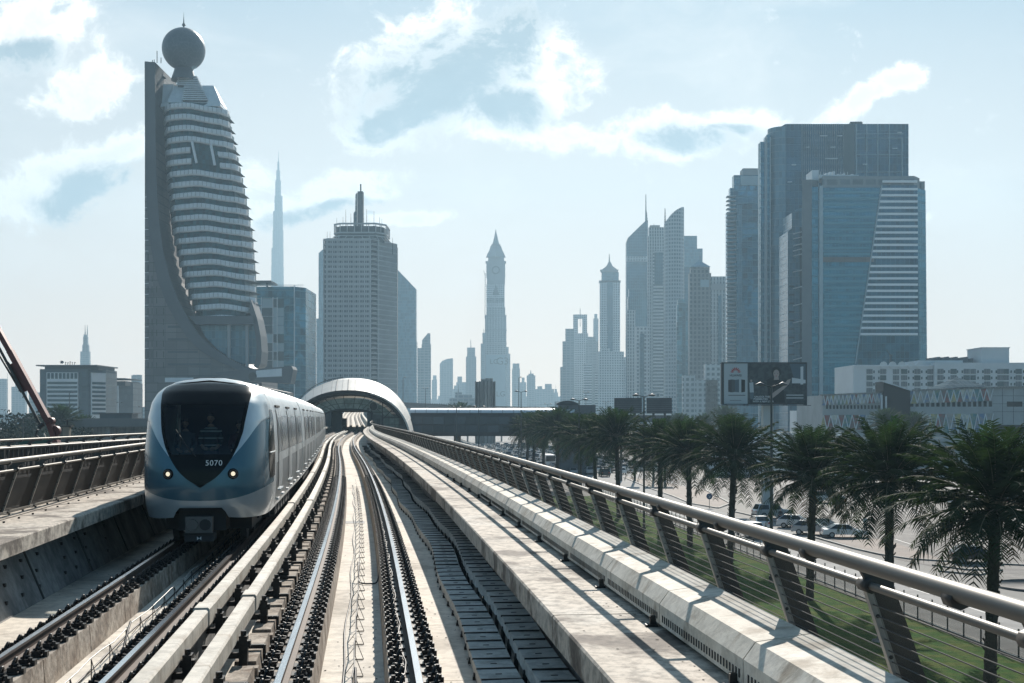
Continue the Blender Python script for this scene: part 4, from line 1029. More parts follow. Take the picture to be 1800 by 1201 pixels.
fF_brown = facade('brown_frame', (0.03, .04, .05), (0.26, .255, .25), fh=3.5, bw=3.2, fz=.35, fx=.42, rough=.3, var=.35)
fF_conc = facade('concrete_frame', (0.035, .042, .05), (0.13, .135, .14), fh=3.2, bw=2.6, fz=.3, fx=.4, rough=.5, var=.4)
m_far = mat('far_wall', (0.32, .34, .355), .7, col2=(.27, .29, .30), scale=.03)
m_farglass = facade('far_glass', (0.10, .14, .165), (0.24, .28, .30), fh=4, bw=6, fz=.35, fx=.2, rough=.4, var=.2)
m_dkpanel = mat('dark_stone', (0.085, .092, .10), .55, col2=(.07, .076, .084), scale=.08)
m_brownst = facade('brown_stone_panels', (0.15, .142, .138), (0.07, .067, .066), fh=3.8, bw=5.0, fz=.07, fx=.03, rough=.55, var=.16, frough=.7)
m_balc = mat('balcony_panels', (0.68, .71, .73), .5, col2=(.60, .63, .65), scale=.35)
m_tglass = facade('tower_glass', (0.006, .055, .070), (0.02, .085, .10), fh=1.9, bw=1.4, fz=.06, fx=.08, rough=.35, var=.45, frough=.4, spec=.25)
m_roofgrey = mat('roof_grey', (0.12, .13, .14), .7)
m_steel = mat('mast_steel', (0.07, .08, .09), .5, .4)

m_wht_s = mat('stripe_white', (.80, .83, .85), .5)
m_lat_c = mat('column_paint', (.30, .32, .33), .6)
# ---------------------------------------------------------------- tower with the dark ball
D = 531.0; s_ = F / D                       # 3.95 px per metre
def LX(px): return (px - 900) * 523.0 / F - gx(340, 531.0)
def LZ(py): return gz(py, 523.0)
T1 = bldg('ball_tower', 'dark curved tower with stacked pale balconies and a large dark ball on its top', 'tower', 340, D)
# stone slab with the concave sweep that opens on the right
sweep_pts = [(256, 109), (274, 111), (275, 250), (277, 330), (281, 390), (288, 440), (300, 490), (316, 530), (333, 562), (352, 590), (376, 612), (404, 631), (432, 645), (452, 651), (459, 640), (459, 612), (455, 590), (450, 572), (446, 556), (441, 540), (446, 540), (452, 556), (459, 580), (462, 612), (461, 652), (461, 700), (256, 700)]
mb = MB(); poly = [(LX(x), LZ(y)) for x, y in sweep_pts[:14]] + [(LX(461), LZ(652)), (LX(461), 0), (LX(255.5), 0)]
mb.slab(poly, -9, 26); slab_o = mb.build('stone_wall', m_brownst, T1)
mb = MB(); poly2 = [(LX(x), LZ(y)) for x, y in sweep_pts[:14]]
# lighter bevel band following the sweep
inner = [(LX(x), LZ(y)) for x, y in sweep_pts[1:14]]
outer_px = [(256.5, 111), (257, 250), (259, 330), (262, 385), (268, 440), (279, 492), (294, 533), (312, 566), (331, 594), (354, 617), (386, 636), (420, 651), (446, 660)]
rows = [[(x, -9.5, z) for x, z in inner], [(LX(a), -9.9, LZ(b)) for a, b in outer_px]]
mb.grid(rows, flip=False, smooth=False); mb.grid([[(x, -9.5, z) for x, z in inner], [(x, 4, z) for x, z in inner]], flip=True); mb.build('sweep_trim', m_dkpanel, T1)
mb = MB()                                   # narrow slots and long recesses in the stone
for k, y in enumerate(range(352, 640, 19)):
    for x in ((261, 4), (268, 4), (276, 3), (288, 2)):
        xx = x[0]
        lim = float(np.interp(y, [390, 440, 492, 533, 566, 600, 640], [258, 264, 276, 290, 306, 330, 380]))
        if xx < lim - 4: mb = MB(); mb.box(LX(xx), LX(xx) + .35, -9.06, -8.9, LZ(y + 11), LZ(y)); mb.build('wall_slot', m_fin, slab_o)
    mb = MB(); mb.box(LX(256), LX(262), -9.05, -8.9, LZ(y - 5.4), LZ(y - 4.6)); mb.build('wall_edge_strip', m_balc, slab_o)  # short pale strips at the wall's left edge
for y, x1 in ((573, 325), (595, 335), (617, 349), (639, 372)): mb = MB(); mb.box(LX(296), LX(x1), -9.06, -8.9, LZ(y + 4), LZ(y)); mb.build('long_recess', m_dkpanel, slab_o)
# the strip of wall that closes the opening on the right
mb = MB(); pa = [(441, 527), (452, 560), (458, 590), (460, 618), (458, 640), (452, 648), (446, 644), (450, 628), (451, 605), (448, 585), (443, 562), (438, 545)]
mb.slab([(LX(x), LZ(y)) for x, y in pa], -8, 6); mb.build('right_fin', m_dkpanel, T1)
# glazed core, stepping outwards downwards
def tower_right(y): return float(np.interp(y, [170, 200, 300, 400, 470, 530, 590, 650], [385, 388, 410, 428, 434, 437, 440, 446]))
def tower_left(y): return float(np.interp(y, [170, 200, 300, 400, 450, 500, 560, 590], [276, 276, 281, 291, 302, 316, 338, 352]))
mb = MB()
ys = list(range(178, 560, 19)) + [560]
for a, b in zip(ys[:-1], ys[1:]):
    l, r_ = tower_left((a + b) / 2), tower_right((a + b) / 2); ml = l + (r_ - l) * .42
    p = [(LX(l - 2), 4), (LX(l + 18), -5.2), (LX(ml + (a - 178) * .10), -6.6), (LX(r_ - 9), -3.5), (LX(r_ - 6), 3), (LX(r_ - 8), 20), (LX(l), 20)]
    mb.prism(p, LZ(b), LZ(a))
mb.build('glazing', m_tglass, T1)
seamm = MB()
for k in range(20):
    y = 182 + k * 19.6
    zt = LZ(y); zh = 2.35
    l, r_ = tower_left(y) + (0 if k < 8 else 1), tower_right(y) + 8
    ml = l + (r_ - l) * .42 + k * .9
    segs = [(l, r_)] if k not in (4, 5) else [(l, 334 + (k - 4) * 2), (381 + (k - 4) * 4, r_)]
    for (a, b) in segs:
        def fy(px):
            t = (px - l) / (r_ - l); base = float(np.interp(t, [0, .05, .16, .45, .93, .98, 1.0], [2.0, -3.5, -7.2, -8.6, -6.0, -5.0, -2.5]))
            return base
        xs = sorted(set([a, b] + [a + (b - a) * q / 10 for q in range(11)]))
        mb = MB(); tilt = lambda px: -(px - l) / (r_ - l) * 1.6 + 1.1 * math.exp(-((px - ml) / 30) ** 2)
        rows = []
        for px in xs:
            y0 = fy(px); z0 = zt + tilt(px)
            rows.append([(LX(px), y0 + 1.8, z0), (LX(px), y0 + .25, z0), (LX(px), y0, z0 - .5), (LX(px), y0 + .1, z0 - 1.9), (LX(px), y0 + .7, z0 - zh), (LX(px), y0 + 1.8, z0 - zh)])
        mb.grid(rows, flip=True, smooth=False); mb.add(rows[0], [(0, 1, 2, 3, 4, 5)]); mb.add(rows[-1], [(5, 4, 3, 2, 1, 0)])
        nn = int((b - a) / 7.2)
        for q in range(1, nn):
            px = a + (b - a) * q / nn; y0 = fy(px); z0 = zt + tilt(px); mb.box(LX(px) - .05, LX(px) + .05, y0 - .06, y0 + .1, z0 - 1.9, z0 - .1, 1)
        mb.grid([[(x[0], x[1] + 1.6, x[2]) for x in (r[-1],)] + [(r[-1][0], 12, r[-1][2])] for r in rows], 1, smooth=False)
        mb.build('balcony', [m_balc, m_dkpanel], T1)
# recess with two slanted columns
mb = MB(); mb.add([(LX(338), -7.0, LZ(252)), (LX(378), -6.8, LZ(259)), (LX(388), -6.6, LZ(292)), (LX(344), -6.9, LZ(285))], [(0, 1, 2, 3)]); mb.build('recess_glass', m_tglass, T1)
mb = MB(); mb.bar((LX(338), -8.4, LZ(249)), (LX(346), -8.4, LZ(287)), 1.0); mb.build('slanted_column', m_balc, T1); mb = MB(); mb.bar((LX(371), -8.3, LZ(254)), (LX(378), -8.3, LZ(291)), 1.0)
mb.build('slanted_column', m_balc, T1)
# crown: sloping panels with a louvred middle, neck, ball, spike
mb = MB()
mb.prism([(LX(274), 6), (LX(276), -3), (LX(300), -5.5), (LX(384), -4.5), (LX(385), 12), (LX(276), 14)], LZ(183), LZ(176), top=[(LX(275), 6), (LX(278), -3), (LX(302), -5), (LX(383), -4), (LX(384), 12), (LX(276), 14)])
mb.prism([(LX(290), -4.6), (LX(384), -4), (LX(383), 10), (LX(290), 12)], LZ(176), LZ(140), top=[(LX(296), 1.5), (LX(366), 1.5), (LX(364), 9), (LX(297), 10)])
mb.prism([(LX(275), 0), (LX(293), -2), (LX(293), 12), (LX(275), 12)], LZ(176), LZ(137), top=[(LX(275), 2), (LX(294), 2), (LX(294), 10), (LX(275), 10)])
mb.build('crown_panels', m_balc, T1)
mb = MB(); n = 13
for k in range(n):
    t = k / (n - 1); y = 173 - 48 * t; xl = 316 + (-10 if t > .62 else 0) + 0 * t; xr = 362 - 26 * t
    if t > .62: xl = 302
    yy = -5.4 + 6.6 * t
    mb.box(LX(xl), LX(xr), yy, yy + 3, LZ(y), LZ(y) + .45); mb.box(LX(xl) + .5, LX(xr) - .5, yy + .8, yy + 6, LZ(y) - .8 if k == 0 else LZ(y) - .6, LZ(y) + .01 + .6, 1)
mb.build('louvre_crown', [m_balc, m_dkpanel], T1)
LX = lambda px: (px - 900) * 534.0 / F - gx(340, 531.0)
LZ = lambda py: gz(py, 534.0)
bx, by_, bz, br = LX(323), 3.0, LZ(87), 37.5 / s_
mb = MB(); mb.lathe([(5.6, LZ(142)), (4.4, LZ(128)), (4.0, LZ(122)), (3.2, LZ(120)), (3.0, LZ(117))], 20, c=(bx, by_)); mb.build('ball_neck', m_dkpanel, T1)
import bmesh
b_ = bmesh.new(); bmesh.ops.create_icosphere(b_, subdivisions=4, radius=br); me = bpy.data.meshes.new('ball'); b_.to_mesh(me); b_.free()
m_ball = mat('ball_panels', (0.055, .075, .095), .45, .3); nt = m_ball.node_tree
vo = N('ShaderNodeTexVoronoi'); vo.feature = 'DISTANCE_TO_EDGE'; vo.inputs['Scale'].default_value = .42; L(N('ShaderNodeTexCoord').outputs['Object'], vo.inputs['Vector'])
L(mixc(maprange(vo.outputs['Distance'], .02, .06, 1, 0), (0.06, .085, .105), (0.078, .105, .128)), nt.nodes['Principled BSDF'].inputs['Base Color'])
me.materials.append(m_ball); ball = bpy.data.objects.new('ball', me); COL.objects.link(ball); ball.parent = T1; ball.location = (bx, by_, bz)
mb = MB(); mb.cyl((bx, by_, bz + br - .2), (bx, by_, LZ(30)), .45, .12, 8); mb.cyl((bx, by_, LZ(45)), (bx, by_, LZ(42)), .9, .7, 8); mb.cyl((bx, by_, LZ(30)), (bx, by_, LZ(22)), .1, .05, 5); mb.build('spike', m_steel, T1)
mb = MB()
for px, h in ((268, 2.2), (271, 2.6), (276, 9), (283, 4)): mb.cyl((LX(px), 3, LZ(111)), (LX(px), 3, LZ(111) + h * .6), .2, n=5)
for k in range(16): x = 275 + k * .9; mb.box(LX(x), LX(x) + .9, 2, 4, LZ(138), LZ(138) + rnd.uniform(.5, 2.6) * (1.6 - k * .09))
mb.build('roof_plant', m_steel, T1)
LX = lambda px: (px - 900) * 524.0 / F - gx(340, 531.0)
LZ = lambda py: gz(py, 524.0)
# atrium at the foot: frame band, glass wall, white columns
mb = MB(); mb.slab([(LX(334), LZ(556)), (LX(445), LZ(556)), (LX(448), LZ(571)), (LX(346), LZ(571))], -8.8, 2); mb.build('atrium_lintel', m_dkpanel, T1)
mb = MB(); mb.slab([(LX(347), LZ(571)), (LX(447), LZ(571)), (LX(449), LZ(600)), (LX(446), LZ(640)), (LX(420), LZ(640)), (LX(380), LZ(615)), (LX(356), LZ(590))], -3.5, 2); mb.build('atrium_glass', fG_smooth, T1)
for px, y1 in ((402, 634), (434, 645)):
    mb = MB(); mb.cyl((LX(px), -6.5, LZ(y1)), (LX(px), -6.5, LZ(570)), .8, n=12); mb.build('column', m_lat_c, T1)
# low wing with the jutting roof at its foot
wing = bldg('ball_tower_wing', 'dark low wing with a jutting slanted roof edge in front of the ball tower', 'building', 340, D - 30)
s2 = F / (D - 30); wx = lambda p: (p - 340) / s2; wz = lambda p: gz(p, D - 30)
mb = MB(); mb.slab([(wx(256), wz(672)), (wx(400), wz(668)), (wx(505), wz(690)), (wx(505), 0), (wx(256), 0)], 0, 14); mb.build('base_wall', m_brownst, wing)
mb = MB(); mb.slab([(wx(380), wz(655)), (wx(514), wz(644)), (wx(517), wz(650)), (wx(512), wz(675)), (wx(398), wz(668))], -2, 8); mb.build('slanted_roof', m_dkpanel, wing)
mb = MB(); mb.slab([(wx(452), wz(652)), (wx(497), wz(648)), (wx(497), wz(662)), (wx(452), wz(664))], -2.1, -2.0); mb.build('roof_window', m_balc, wing); mb = MB(); mb.box(wx(290), wx(340), -.1, 0, wz(672), wz(664)); mb.build('wall_window', m_pane if 'm_pane' in globals() else m_balc, wing)
mb = MB()
for x, r in ((446, 2.2),): mb.cyl((wx(x), -2.3, wz(662)), (wx(x), -2.0, wz(662)), r * .8, n=14)
mb.build('round_opening', m_fin, wing)

# ---------------------------------------------------------------- blue glass office block behind it
D = 640.0; ob = bldg('glass_office_block', 'blue glass office block with a flat canopy on the roof behind the ball tower', 'office block', 440, D)
s3 = F / D; ox = lambda p: (p - 440) / s3; oz = lambda p: gz(p, D)
mb = MB(); mb.prism([(ox(420), 0), (ox(517), 0), (ox(534), 6), (ox(534), 40), (ox(420), 40)], 0, oz(504)); mb.build('glass_body', fG_blue, ob)
m_pane = mat('pale_pane', (0.30, .39, .43), .3); m_paned = mat('dark_pane', (0.045, .075, .09), .2)
mb = MB()
for r in range(9):
    for c in range(3):
        x0_ = 440 + c * 20; y0_ = 526 + r * 15.5
        if c == 0: x0_ -= 6
        light = ((r * 7 + c * 5) % 4 == 1) or (c == 2 and r in (1, 2, 3, 7, 8))
        mb.box(ox(x0_) + .3, ox(x0_ + 19), -.25, -.1, oz(y0_ + 14.5), oz(y0_), 0 if light else 1)
mb.build('panel', [m_pane, m_paned], ob)
mb = MB()
for c in (434, 459.5, 480, 487.5): mb.box(ox(c) - .2, ox(c) + .2, -.45, -.1, 0, oz(523))
for r in range(10): mb.box(ox(430), ox(487), -.4, -.1, oz(525.5 + r * 15.5), oz(525 + r * 15.5) )
mb.build('panel_frame', m_balc, ob)
mb = MB(); mb.box(ox(432), ox(478), -2, 16, oz(497), oz(494)); [mb.cyl((ox(x), 2, oz(505)), (ox(x), 2, oz(496)), .6, n=8) for x in (448, 468)]; mb.build('roof_canopy', m_steel, ob)
mb = MB()
for x in range(438, 534, 3): mb.box(ox(x), ox(x) + .15, .2, .35, oz(504), oz(501))
mb.box(ox(438), ox(534), .2, .35, oz(501.5), oz(500.8)); mb.box(ox(517) - .1, ox(517) + .4, -.2, 0, 0, oz(502)); mb.build('roof_railing', m_balc, ob)

# ---------------------------------------------------------------- trade centre tower
D = 820.0; wt = bldg('office_tower', 'broad grey office tower with deep arched window grid and twin masts behind the station', 'tower', 630, D)
s4 = F / D; wx_ = lambda p: (p - 630) / s4; wz_ = lambda p: gz(p, D)
m_lat = mat('lattice_concrete', (0.42, .435, .445), .75, col2=(.36, .375, .385), scale=.06)
m_latd = mat('lattice_glass', (0.010, .018, .024), .4)
ztop = wz_(421); P3 = [(wx_(569), 2), (wx_(573), 0), (wx_(651), 0), (wx_(663), 5), (wx_(692), 24), (wx_(692), 40), (wx_(569), 40)]
mb = MB(); mb.prism([(wx_(570), 2.6), (wx_(574), 1.1), (wx_(650), 1.1), (wx_(662), 6), (wx_(690.5), 25), (wx_(690), 39), (wx_(570), 39)], 0, ztop - .5); mb.build('glass_core', m_latd, wt)
# window lattice: mullions, sills, arched heads
mb = MB(); nfl = 36; fh = (ztop - 12) / nfl; xa, xb = wx_(575), wx_(650)
for k in range(nfl + 1):
    z = 12 + k * fh; mb.box(xa - .6, xb + .5, .0, 1.0, z - .85, z + .85)
for g in range(9):
    x = xa + (xb - xa) * g / 8; mb.box(x - .42, x + .42, -.12, 1.0, 0, ztop)
for g in range(8):
    x = xa + (xb - xa) * g / 8; w = (xb - xa) / 8
    for q in (1, 2): mb.box(x + w * q / 3 - .17, x + w * q / 3 + .17, .1, 1.0, 0, ztop)
mb.build('window_lattice', m_lat, wt)
mb = MB()                                    # right, receding face
v = Vector((wx_(692) - wx_(663), 19, 0)); ln_ = v.length; u = v.normalized(); M = Matrix.Translation((wx_(663), 5, 0)) @ Matrix.Rotation(math.atan2(u.y, u.x), 4, 'Z')
for k in range(nfl + 1): z = 12 + k * fh; mb.box(0, ln_, 0, .6, z - .35, z + .35, M=M)
for g in range(21): x = ln_ * g / 20; mb.box(x - .16, x + .16, -.1, .6, 0, ztop, M=M)
v2 = Vector((wx_(663) - wx_(651), 5, 0)); M2 = Matrix.Translation((wx_(651), 0, 0)) @ Matrix.Rotation(math.atan2(v2.y, v2.x), 4, 'Z'); l2 = v2.length
for k in range(nfl + 1): z = 12 + k * fh; mb.box(0, l2, -.3, .6, z - .3, z + .3, M=M2); mb.box(l2 * .2, l2 * .8, -.3, .6, z + .7, z + 1.15, M=M2)
for x in (0, l2): mb.box(x - .35, x + .35, -.35, .6, 0, ztop, M=M2)
for k in range(nfl + 1): z = 12 + k * fh; mb.box(wx_(568.5), wx_(573), -.2, 3, z - .5, z + .5)
mb.box(wx_(568), wx_(569.5), -.3, 3, 0, ztop); mb.box(wx_(573), wx_(575), -.3, 1, 0, ztop)
mb.build('corner_lattice', m_lat, wt)
mb = MB()                                    # louvred crown ring on struts
zc0, zc1, zc2 = wz_(421), wz_(408), wz_(391)
cr = [(wx_(585), 7), (wx_(597), 2), (wx_(660), 2), (wx_(676), 9), (wx_(677), 30), (wx_(585), 30)]
mb.prism([(x * .93, y + 1) for x, y in cr], zc0 - 1, zc2 - 2); mb.build('crown_core', m_latd, wt)
mb = MB()
def ring(poly, z0, z1, off=0):
    n = len(poly)
    for k in range(n):
        a, b = poly[k], poly[(k + 1) % n]; mb.bar((a[0], a[1], (z0 + z1) / 2), (b[0], b[1], (z0 + z1) / 2), .7, z1 - z0)
ring(cr, zc2 - 1.1, zc2); ring(cr, zc1 - .6, zc1 + .4); ring(cr, zc1 - 2.6, zc1 - 1.9)
for k in range(len(cr)):
    a, b = Vector((*cr[k], 0)), Vector((*cr[(k + 1) % len(cr)], 0)); m_ = max(1, int((b - a).length / 4.5))
    for q in range(m_): p = a.lerp(b, q / m_); mb.bar((p.x, p.y, zc1), (p.x, p.y, zc2 - .5), .5); mb.bar((p.x, p.y, zc1 - 2), (p.x * 1.07 + (-1.5 if p.x < 0 else 1.5), p.y - 1.2, zc0 - .5), .45)
mb.build('crown_ring', m_lat, wt)
mb = MB(); mb.box(wx_(625.5), wx_(635), 9, 15, zc2 - 1, wz_(332)); mb.box(wx_(629.3), wx_(631.5), 11, 12, wz_(332), wz_(318)); mb.build('mast_block', m_dkpanel, wt)
mb = MB(); mb.slab([(wx_(616), zc2 - 1), (wx_(616), wz_(368)), (wx_(619), wz_(364)), (wx_(619.5), wz_(334)), (wx_(622), wz_(331)), (wx_(622), zc2 - 1)], 16, 20)
tag(mb.build('mast_fin', m_farglass, wt), None)
mb = MB()
for x, y in ((589, 380), (600, 378), (605, 365), (614, 372), (642, 364), (655, 368), (665, 378), (669, 381), (572, 404), (577, 404), (688, 415)): mb.cyl((wx_(x), 8, min(zc2, wz_(y + 30))), (wx_(x), 8, wz_(y)), .22, .1, 5)
mb.build('aerial', m_steel, wt)

# ---------------------------------------------------------------- ribbed spire, the very tall stepped tower
D = 3665.0; t = bldg('needle_skyscraper', 'extremely tall thin stepped skyscraper fading in haze left of the trade tower', 'skyscraper', 489, D)
prof = [(477, 499.5, 470), (477.5, 499, 437), (479.5, 498.8, 405), (480.5, 497.8, 372), (483, 497.2, 345), (484.3, 494.5, 318), (486, 493, 300), (488, 491.6, 285), (489.2, 490.6, 265)]
mb = MB(); zprev = 0
for i, (a, b, y) in enumerate(prof):
    xa, xb = (a - 489.5) * D / F, (b - 489.5) * D / F; zt = gz(y, D)
    r_ = (xb - xa) / 2; c_ = (xa + xb) / 2
    mb.cyl((c_, 0, zprev), (c_, 0, zt), r_, r_ * (.99 if i < 8 else .3), 12, smooth=False); zprev = zt - .5
mb.build('stepped_shaft', m_farglass, t)

# ---------------------------------------------------------------- generic tower builder for the hazy skyline
def tower(name, label, d, x0, x1, y, m, depth=None, rz=0.0, cat='tower', steps_=(), extras=None, round_=False, group=None, skew=0):
    """one tower; steps_ are further (x0, x1, ytop[, y0]) tiers in photo pixels that stand on or beside the first"""
    c = (x0 + x1) / 2; t = bldg(name, label, cat, c, d, rz=rz, group=group)
    fx_ = lambda p: (p - c) * d / F; w = fx_(x1) - fx_(x0); dp = min(depth or w * .8, w * .38)
    mb = MB()
    if round_:
        n = 24; mb.cyl((0, w / 2, 0), (0, w / 2, gz(y, d)), w / 2, w / 2, n)
    else:
        mb.prism([(fx_(x0), 0), (fx_(x1), 0), (fx_(x1), dp), (fx_(x0), dp)], 0, gz(y, d))
    mb.build('shaft', m, t)
    for q in steps_:
        a, b, yt = q[:3]; dy = q[3] if len(q) > 3 else 1.5; mm = q[4] if len(q) > 4 else m; yb = q[5] if len(q) > 5 else None; nm = q[6] if len(q) > 6 else 'upper_tier'
        mb = MB(); z0 = 0 if yb is None else gz(yb, d)
        mb.prism([(fx_(a), dy), (fx_(b), dy), (fx_(b), dp * .85 + dy), (fx_(a), dp * .85 + dy)], z0, gz(yt, d)); mb.build(nm, mm, t)
    if extras: extras(t, fx_, lambda p: gz(p, d), dp)
    return t
def ex_mast(px, y0, y1, r=.6):
    def f(t, fx_, fz_, dp): mb = MB(); mb.cyl((fx_(px), dp * .4, fz_(y0)), (fx_(px), dp * .4, fz_(y1)), r, r * .4, 6); mb.build('mast', m_steel, t)
    return f
def ex_poly(pts, m, nm='sloped_top', dy0=0.0, dy1=None):
    def f(t, fx_, fz_, dp): mb = MB(); mb.slab([(fx_(a), fz_(b)) for a, b in pts], dy0, dp if dy1 is None else dy1); mb.build(nm, m, t)
    return f
def ex_all(*fs):
    def f(*a):
        for g in fs: g(*a)
    return f
def ex_pyr(x0, x1, yb, yt, m, nm='pointed_roof', n=4):
    def f(t, fx_, fz_, dp):
        mb = MB(); c = (fx_(x0) + fx_(x1)) / 2; r = (fx_(x1) - fx_(x0)) / 2
        vs = [(c - r, .0, fz_(yb)), (c + r, 0, fz_(yb)), (c + r, 2 * r, fz_(yb)), (c - r, 2 * r, fz_(yb)), (c, r, fz_(yt))]
        mb.add(vs, [(0, 1, 4), (1, 2, 4), (2, 3, 4), (3, 0, 4), (3, 2, 1, 0)]); mb.build(nm, m, t)
    return f
# two slanted-top towers behind the trade tower
tower('wedge_tower', 'pale glass tower with a long slanted roof right behind the trade tower', 1350, 672, 732, 600, fG_smooth, depth=30, extras=ex_all(ex_poly([(672, 600), (672, 447), (693, 468), (731, 508), (731, 600)], fG_smooth, 'slanted_top')))
tower('wedge_tower', 'sliver of a pale slanted tower left behind the trade tower', 1450, 556, 572, 560, fG_smooth, depth=30, extras=ex_poly([(560, 560), (560, 445), (568, 438), (572, 438), (572, 560)], fG_smooth, 'slanted_top'))
# clock tower
D = 1990
def clock_ex(t, fx_, fz_, dp):
    c = 871.5
    for nm, a, b, y0, y1, m in (('waist', 855, 888, 600, 540, fF_vert), ('belfry', 855, 887, 540, 500, fF_pale), ('gallery', 856, 887.5, 500, 488, m_far), ('clock_stage', 855, 888, 488, 461, m_far), ('cornice', 853.5, 889.5, 462, 459, m_far), ('attic', 858, 886, 459, 452, m_far)):
        mb = MB(); k = .4 if nm != 'cornice' else 0; mb.prism([(fx_(a), k), (fx_(b), k), (fx_(b), dp - k), (fx_(a), dp - k)], fz_(y0), fz_(y1)); mb.build(nm, m, t)
    mb = MB(); zz = [(14, 452), (12, 446), (8.5, 437), (7.5, 432)]
    ctr = (fx_(c), dp / 2); sc = 1990 / F
    mb.lathe([(a * sc * 1.25, fz_(b)) for a, b in zz], 4, c=ctr, smooth=False)
    mb.lathe([(8.2 * sc, fz_(432)), (8.2 * sc, fz_(429)), (6.2 * sc, fz_(429)), (3.4 * sc, fz_(418)), (1.2 * sc, fz_(408)), (.5 * sc, fz_(403)), (0, fz_(402))], 8, c=ctr, smooth=False)
    mb.build('spire', m_far, t)
    mb = MB(); cz = fz_(475); mb.cyl((fx_(c), -.6, cz), (fx_(c), .5, cz), 7.0, n=24); clk = mb.build('clock_face', m_steel, t)
    mb = MB(); mb.cyl((fx_(c), -1.0, cz), (fx_(c), -.55, cz), 4.6, n=24); mb.build('dial', m_far, clk)
    mb = MB(); mb.add([(fx_(865.5), -.4, fz_(519)), (fx_(877.5), -.4, fz_(519)), (fx_(871.5), -.4, fz_(500))], [(0, 1, 2)]); mb.build('gable', m_steel, t)
    mb = MB()
    for k in range(12): x = fx_(857 + k * 2.6); mb.box(x - .5, x + .5, -.5, .5, fz_(532), fz_(524))
    mb.build('colonnade', m_steel, t)
    for txt, px, py, sz in (('LG', 861, 640, 10), ('G3', 872, 641, 15), ('LG', 872, 697, 11)):
        cu = bpy.data.curves.new('x', 'FONT'); cu.body = txt; cu.size = sz * 1990 / F * 1.2; to = bpy.data.objects.new('x', cu); COL.objects.link(to); bpy.context.view_layer.update()
        me = bpy.data.meshes.new_from_object(to.evaluated_get(bpy.context.evaluated_depsgraph_get())); bpy.data.objects.remove(to)
        for v in me.vertices: v.co = (fx_(px) + v.co.x, -.9, fz_(py) + v.co.y)
        me.materials.clear(); me.materials.append(m_steel); o = bpy.data.objects.new('lettering', me); COL.objects.link(o); o.parent = t
    mb = MB()
    mb.box(fx_(852), fx_(891), -.3, .3, fz_(605), fz_(603)); mb.box(fx_(852), fx_(891), -.3, .3, fz_(582), fz_(580)); mb.box(fx_(852.5), fx_(890.5), -.3, .3, fz_(556), fz_(554)); mb.build('facade_band', m_far, t)
    mb = MB(); mb.cyl((fx_(852.5), 0, fz_(560)), (fx_(853), 0, fz_(480)), .5, n=4); mb.cyl((fx_(853), 0, fz_(486)), (fx_(850), -3, fz_(476)), .4, n=4); mb.build('hoist_mast', m_steel, t)
    mb = MB(); mb.box(fx_(854), fx_(889), -.6, -.1, fz_(720), fz_(624)); mb.build('banner', m_pane, t)
tower('clock_tower', 'tall hazy clock tower with a pointed spire in the middle of the skyline', D, 852.5, 890, 556, fF_vert, depth=34, extras=clock_ex)
# slender tower with a needle, right of it
tower('needle_top_tower', 'slender pale tower with a lantern top and needle, left of the tall cluster', 1750, 1055, 1090, 493, fF_pale, depth=29,
      steps_=[(1058, 1088, 478, 3, fG_smooth, 493, 'lantern'), (1067.5, 1077, 496, -1.0, fG_dark, None, 'centre_bay')],
      extras=ex_all(ex_mast(1071.5, 462, 446, 1.2), ex_poly([(1057, 478), (1055.5, 474), (1087.5, 474), (1086, 478)], m_far, 'cornice'), ex_poly([(1058, 474), (1066, 468), (1070, 460), (1073, 460), (1077, 468), (1085, 474)], m_far, 'domed_roof'),
                     ex_poly([(1053.5, 497), (1053.5, 493), (1091, 493), (1091, 497)], m_far, 'ledge')))
tower('podium_tower', 'low pale block around the foot of the needle-topped tower', 1650, 1052, 1096, 618, fF_pale, depth=25, steps_=[(1057, 1072, 612), (1088, 1099, 628)])
# gate-top tower and its neighbours
tower('gate_tower', 'pale tower with a square open gate and thin mast at its top', 1900, 1008, 1034, 586, fF_pale, depth=25,
      extras=ex_all(ex_mast(1020, 556, 541, .8), ex_poly([(1008, 586), (1008, 553), (1016, 553), (1016, 586)], fF_pale, 'gate_leg'), ex_poly([(1024, 586), (1024, 560), (1032, 560), (1032, 586)], fF_pale, 'gate_leg'),
                    ex_poly([(1016, 560), (1016, 553), (1032, 553), (1032, 560)], fF_pale, 'gate_lintel'), ex_mast(1020, 574, 560, .6)))
tower('pale_tower', 'pale flat-topped tower left of the gate-topped tower', 1850, 994, 1009, 578, m_farglass, depth=22, steps_=[(989, 995, 600), (985, 990, 645)])
tower('pale_tower', 'hazy stepped tower with a flat hat right of the gate-topped tower', 1800, 1030, 1052, 600, m_farglass, depth=22, steps_=[(1033, 1047, 592), (1042, 1056, 632)])
tower('pale_tower', 'lower hazy tower with balcony stripes in front of the gate-topped tower', 1700, 1026, 1040, 640, fF_hstripe, depth=20, steps_=[(1046, 1056, 655)])
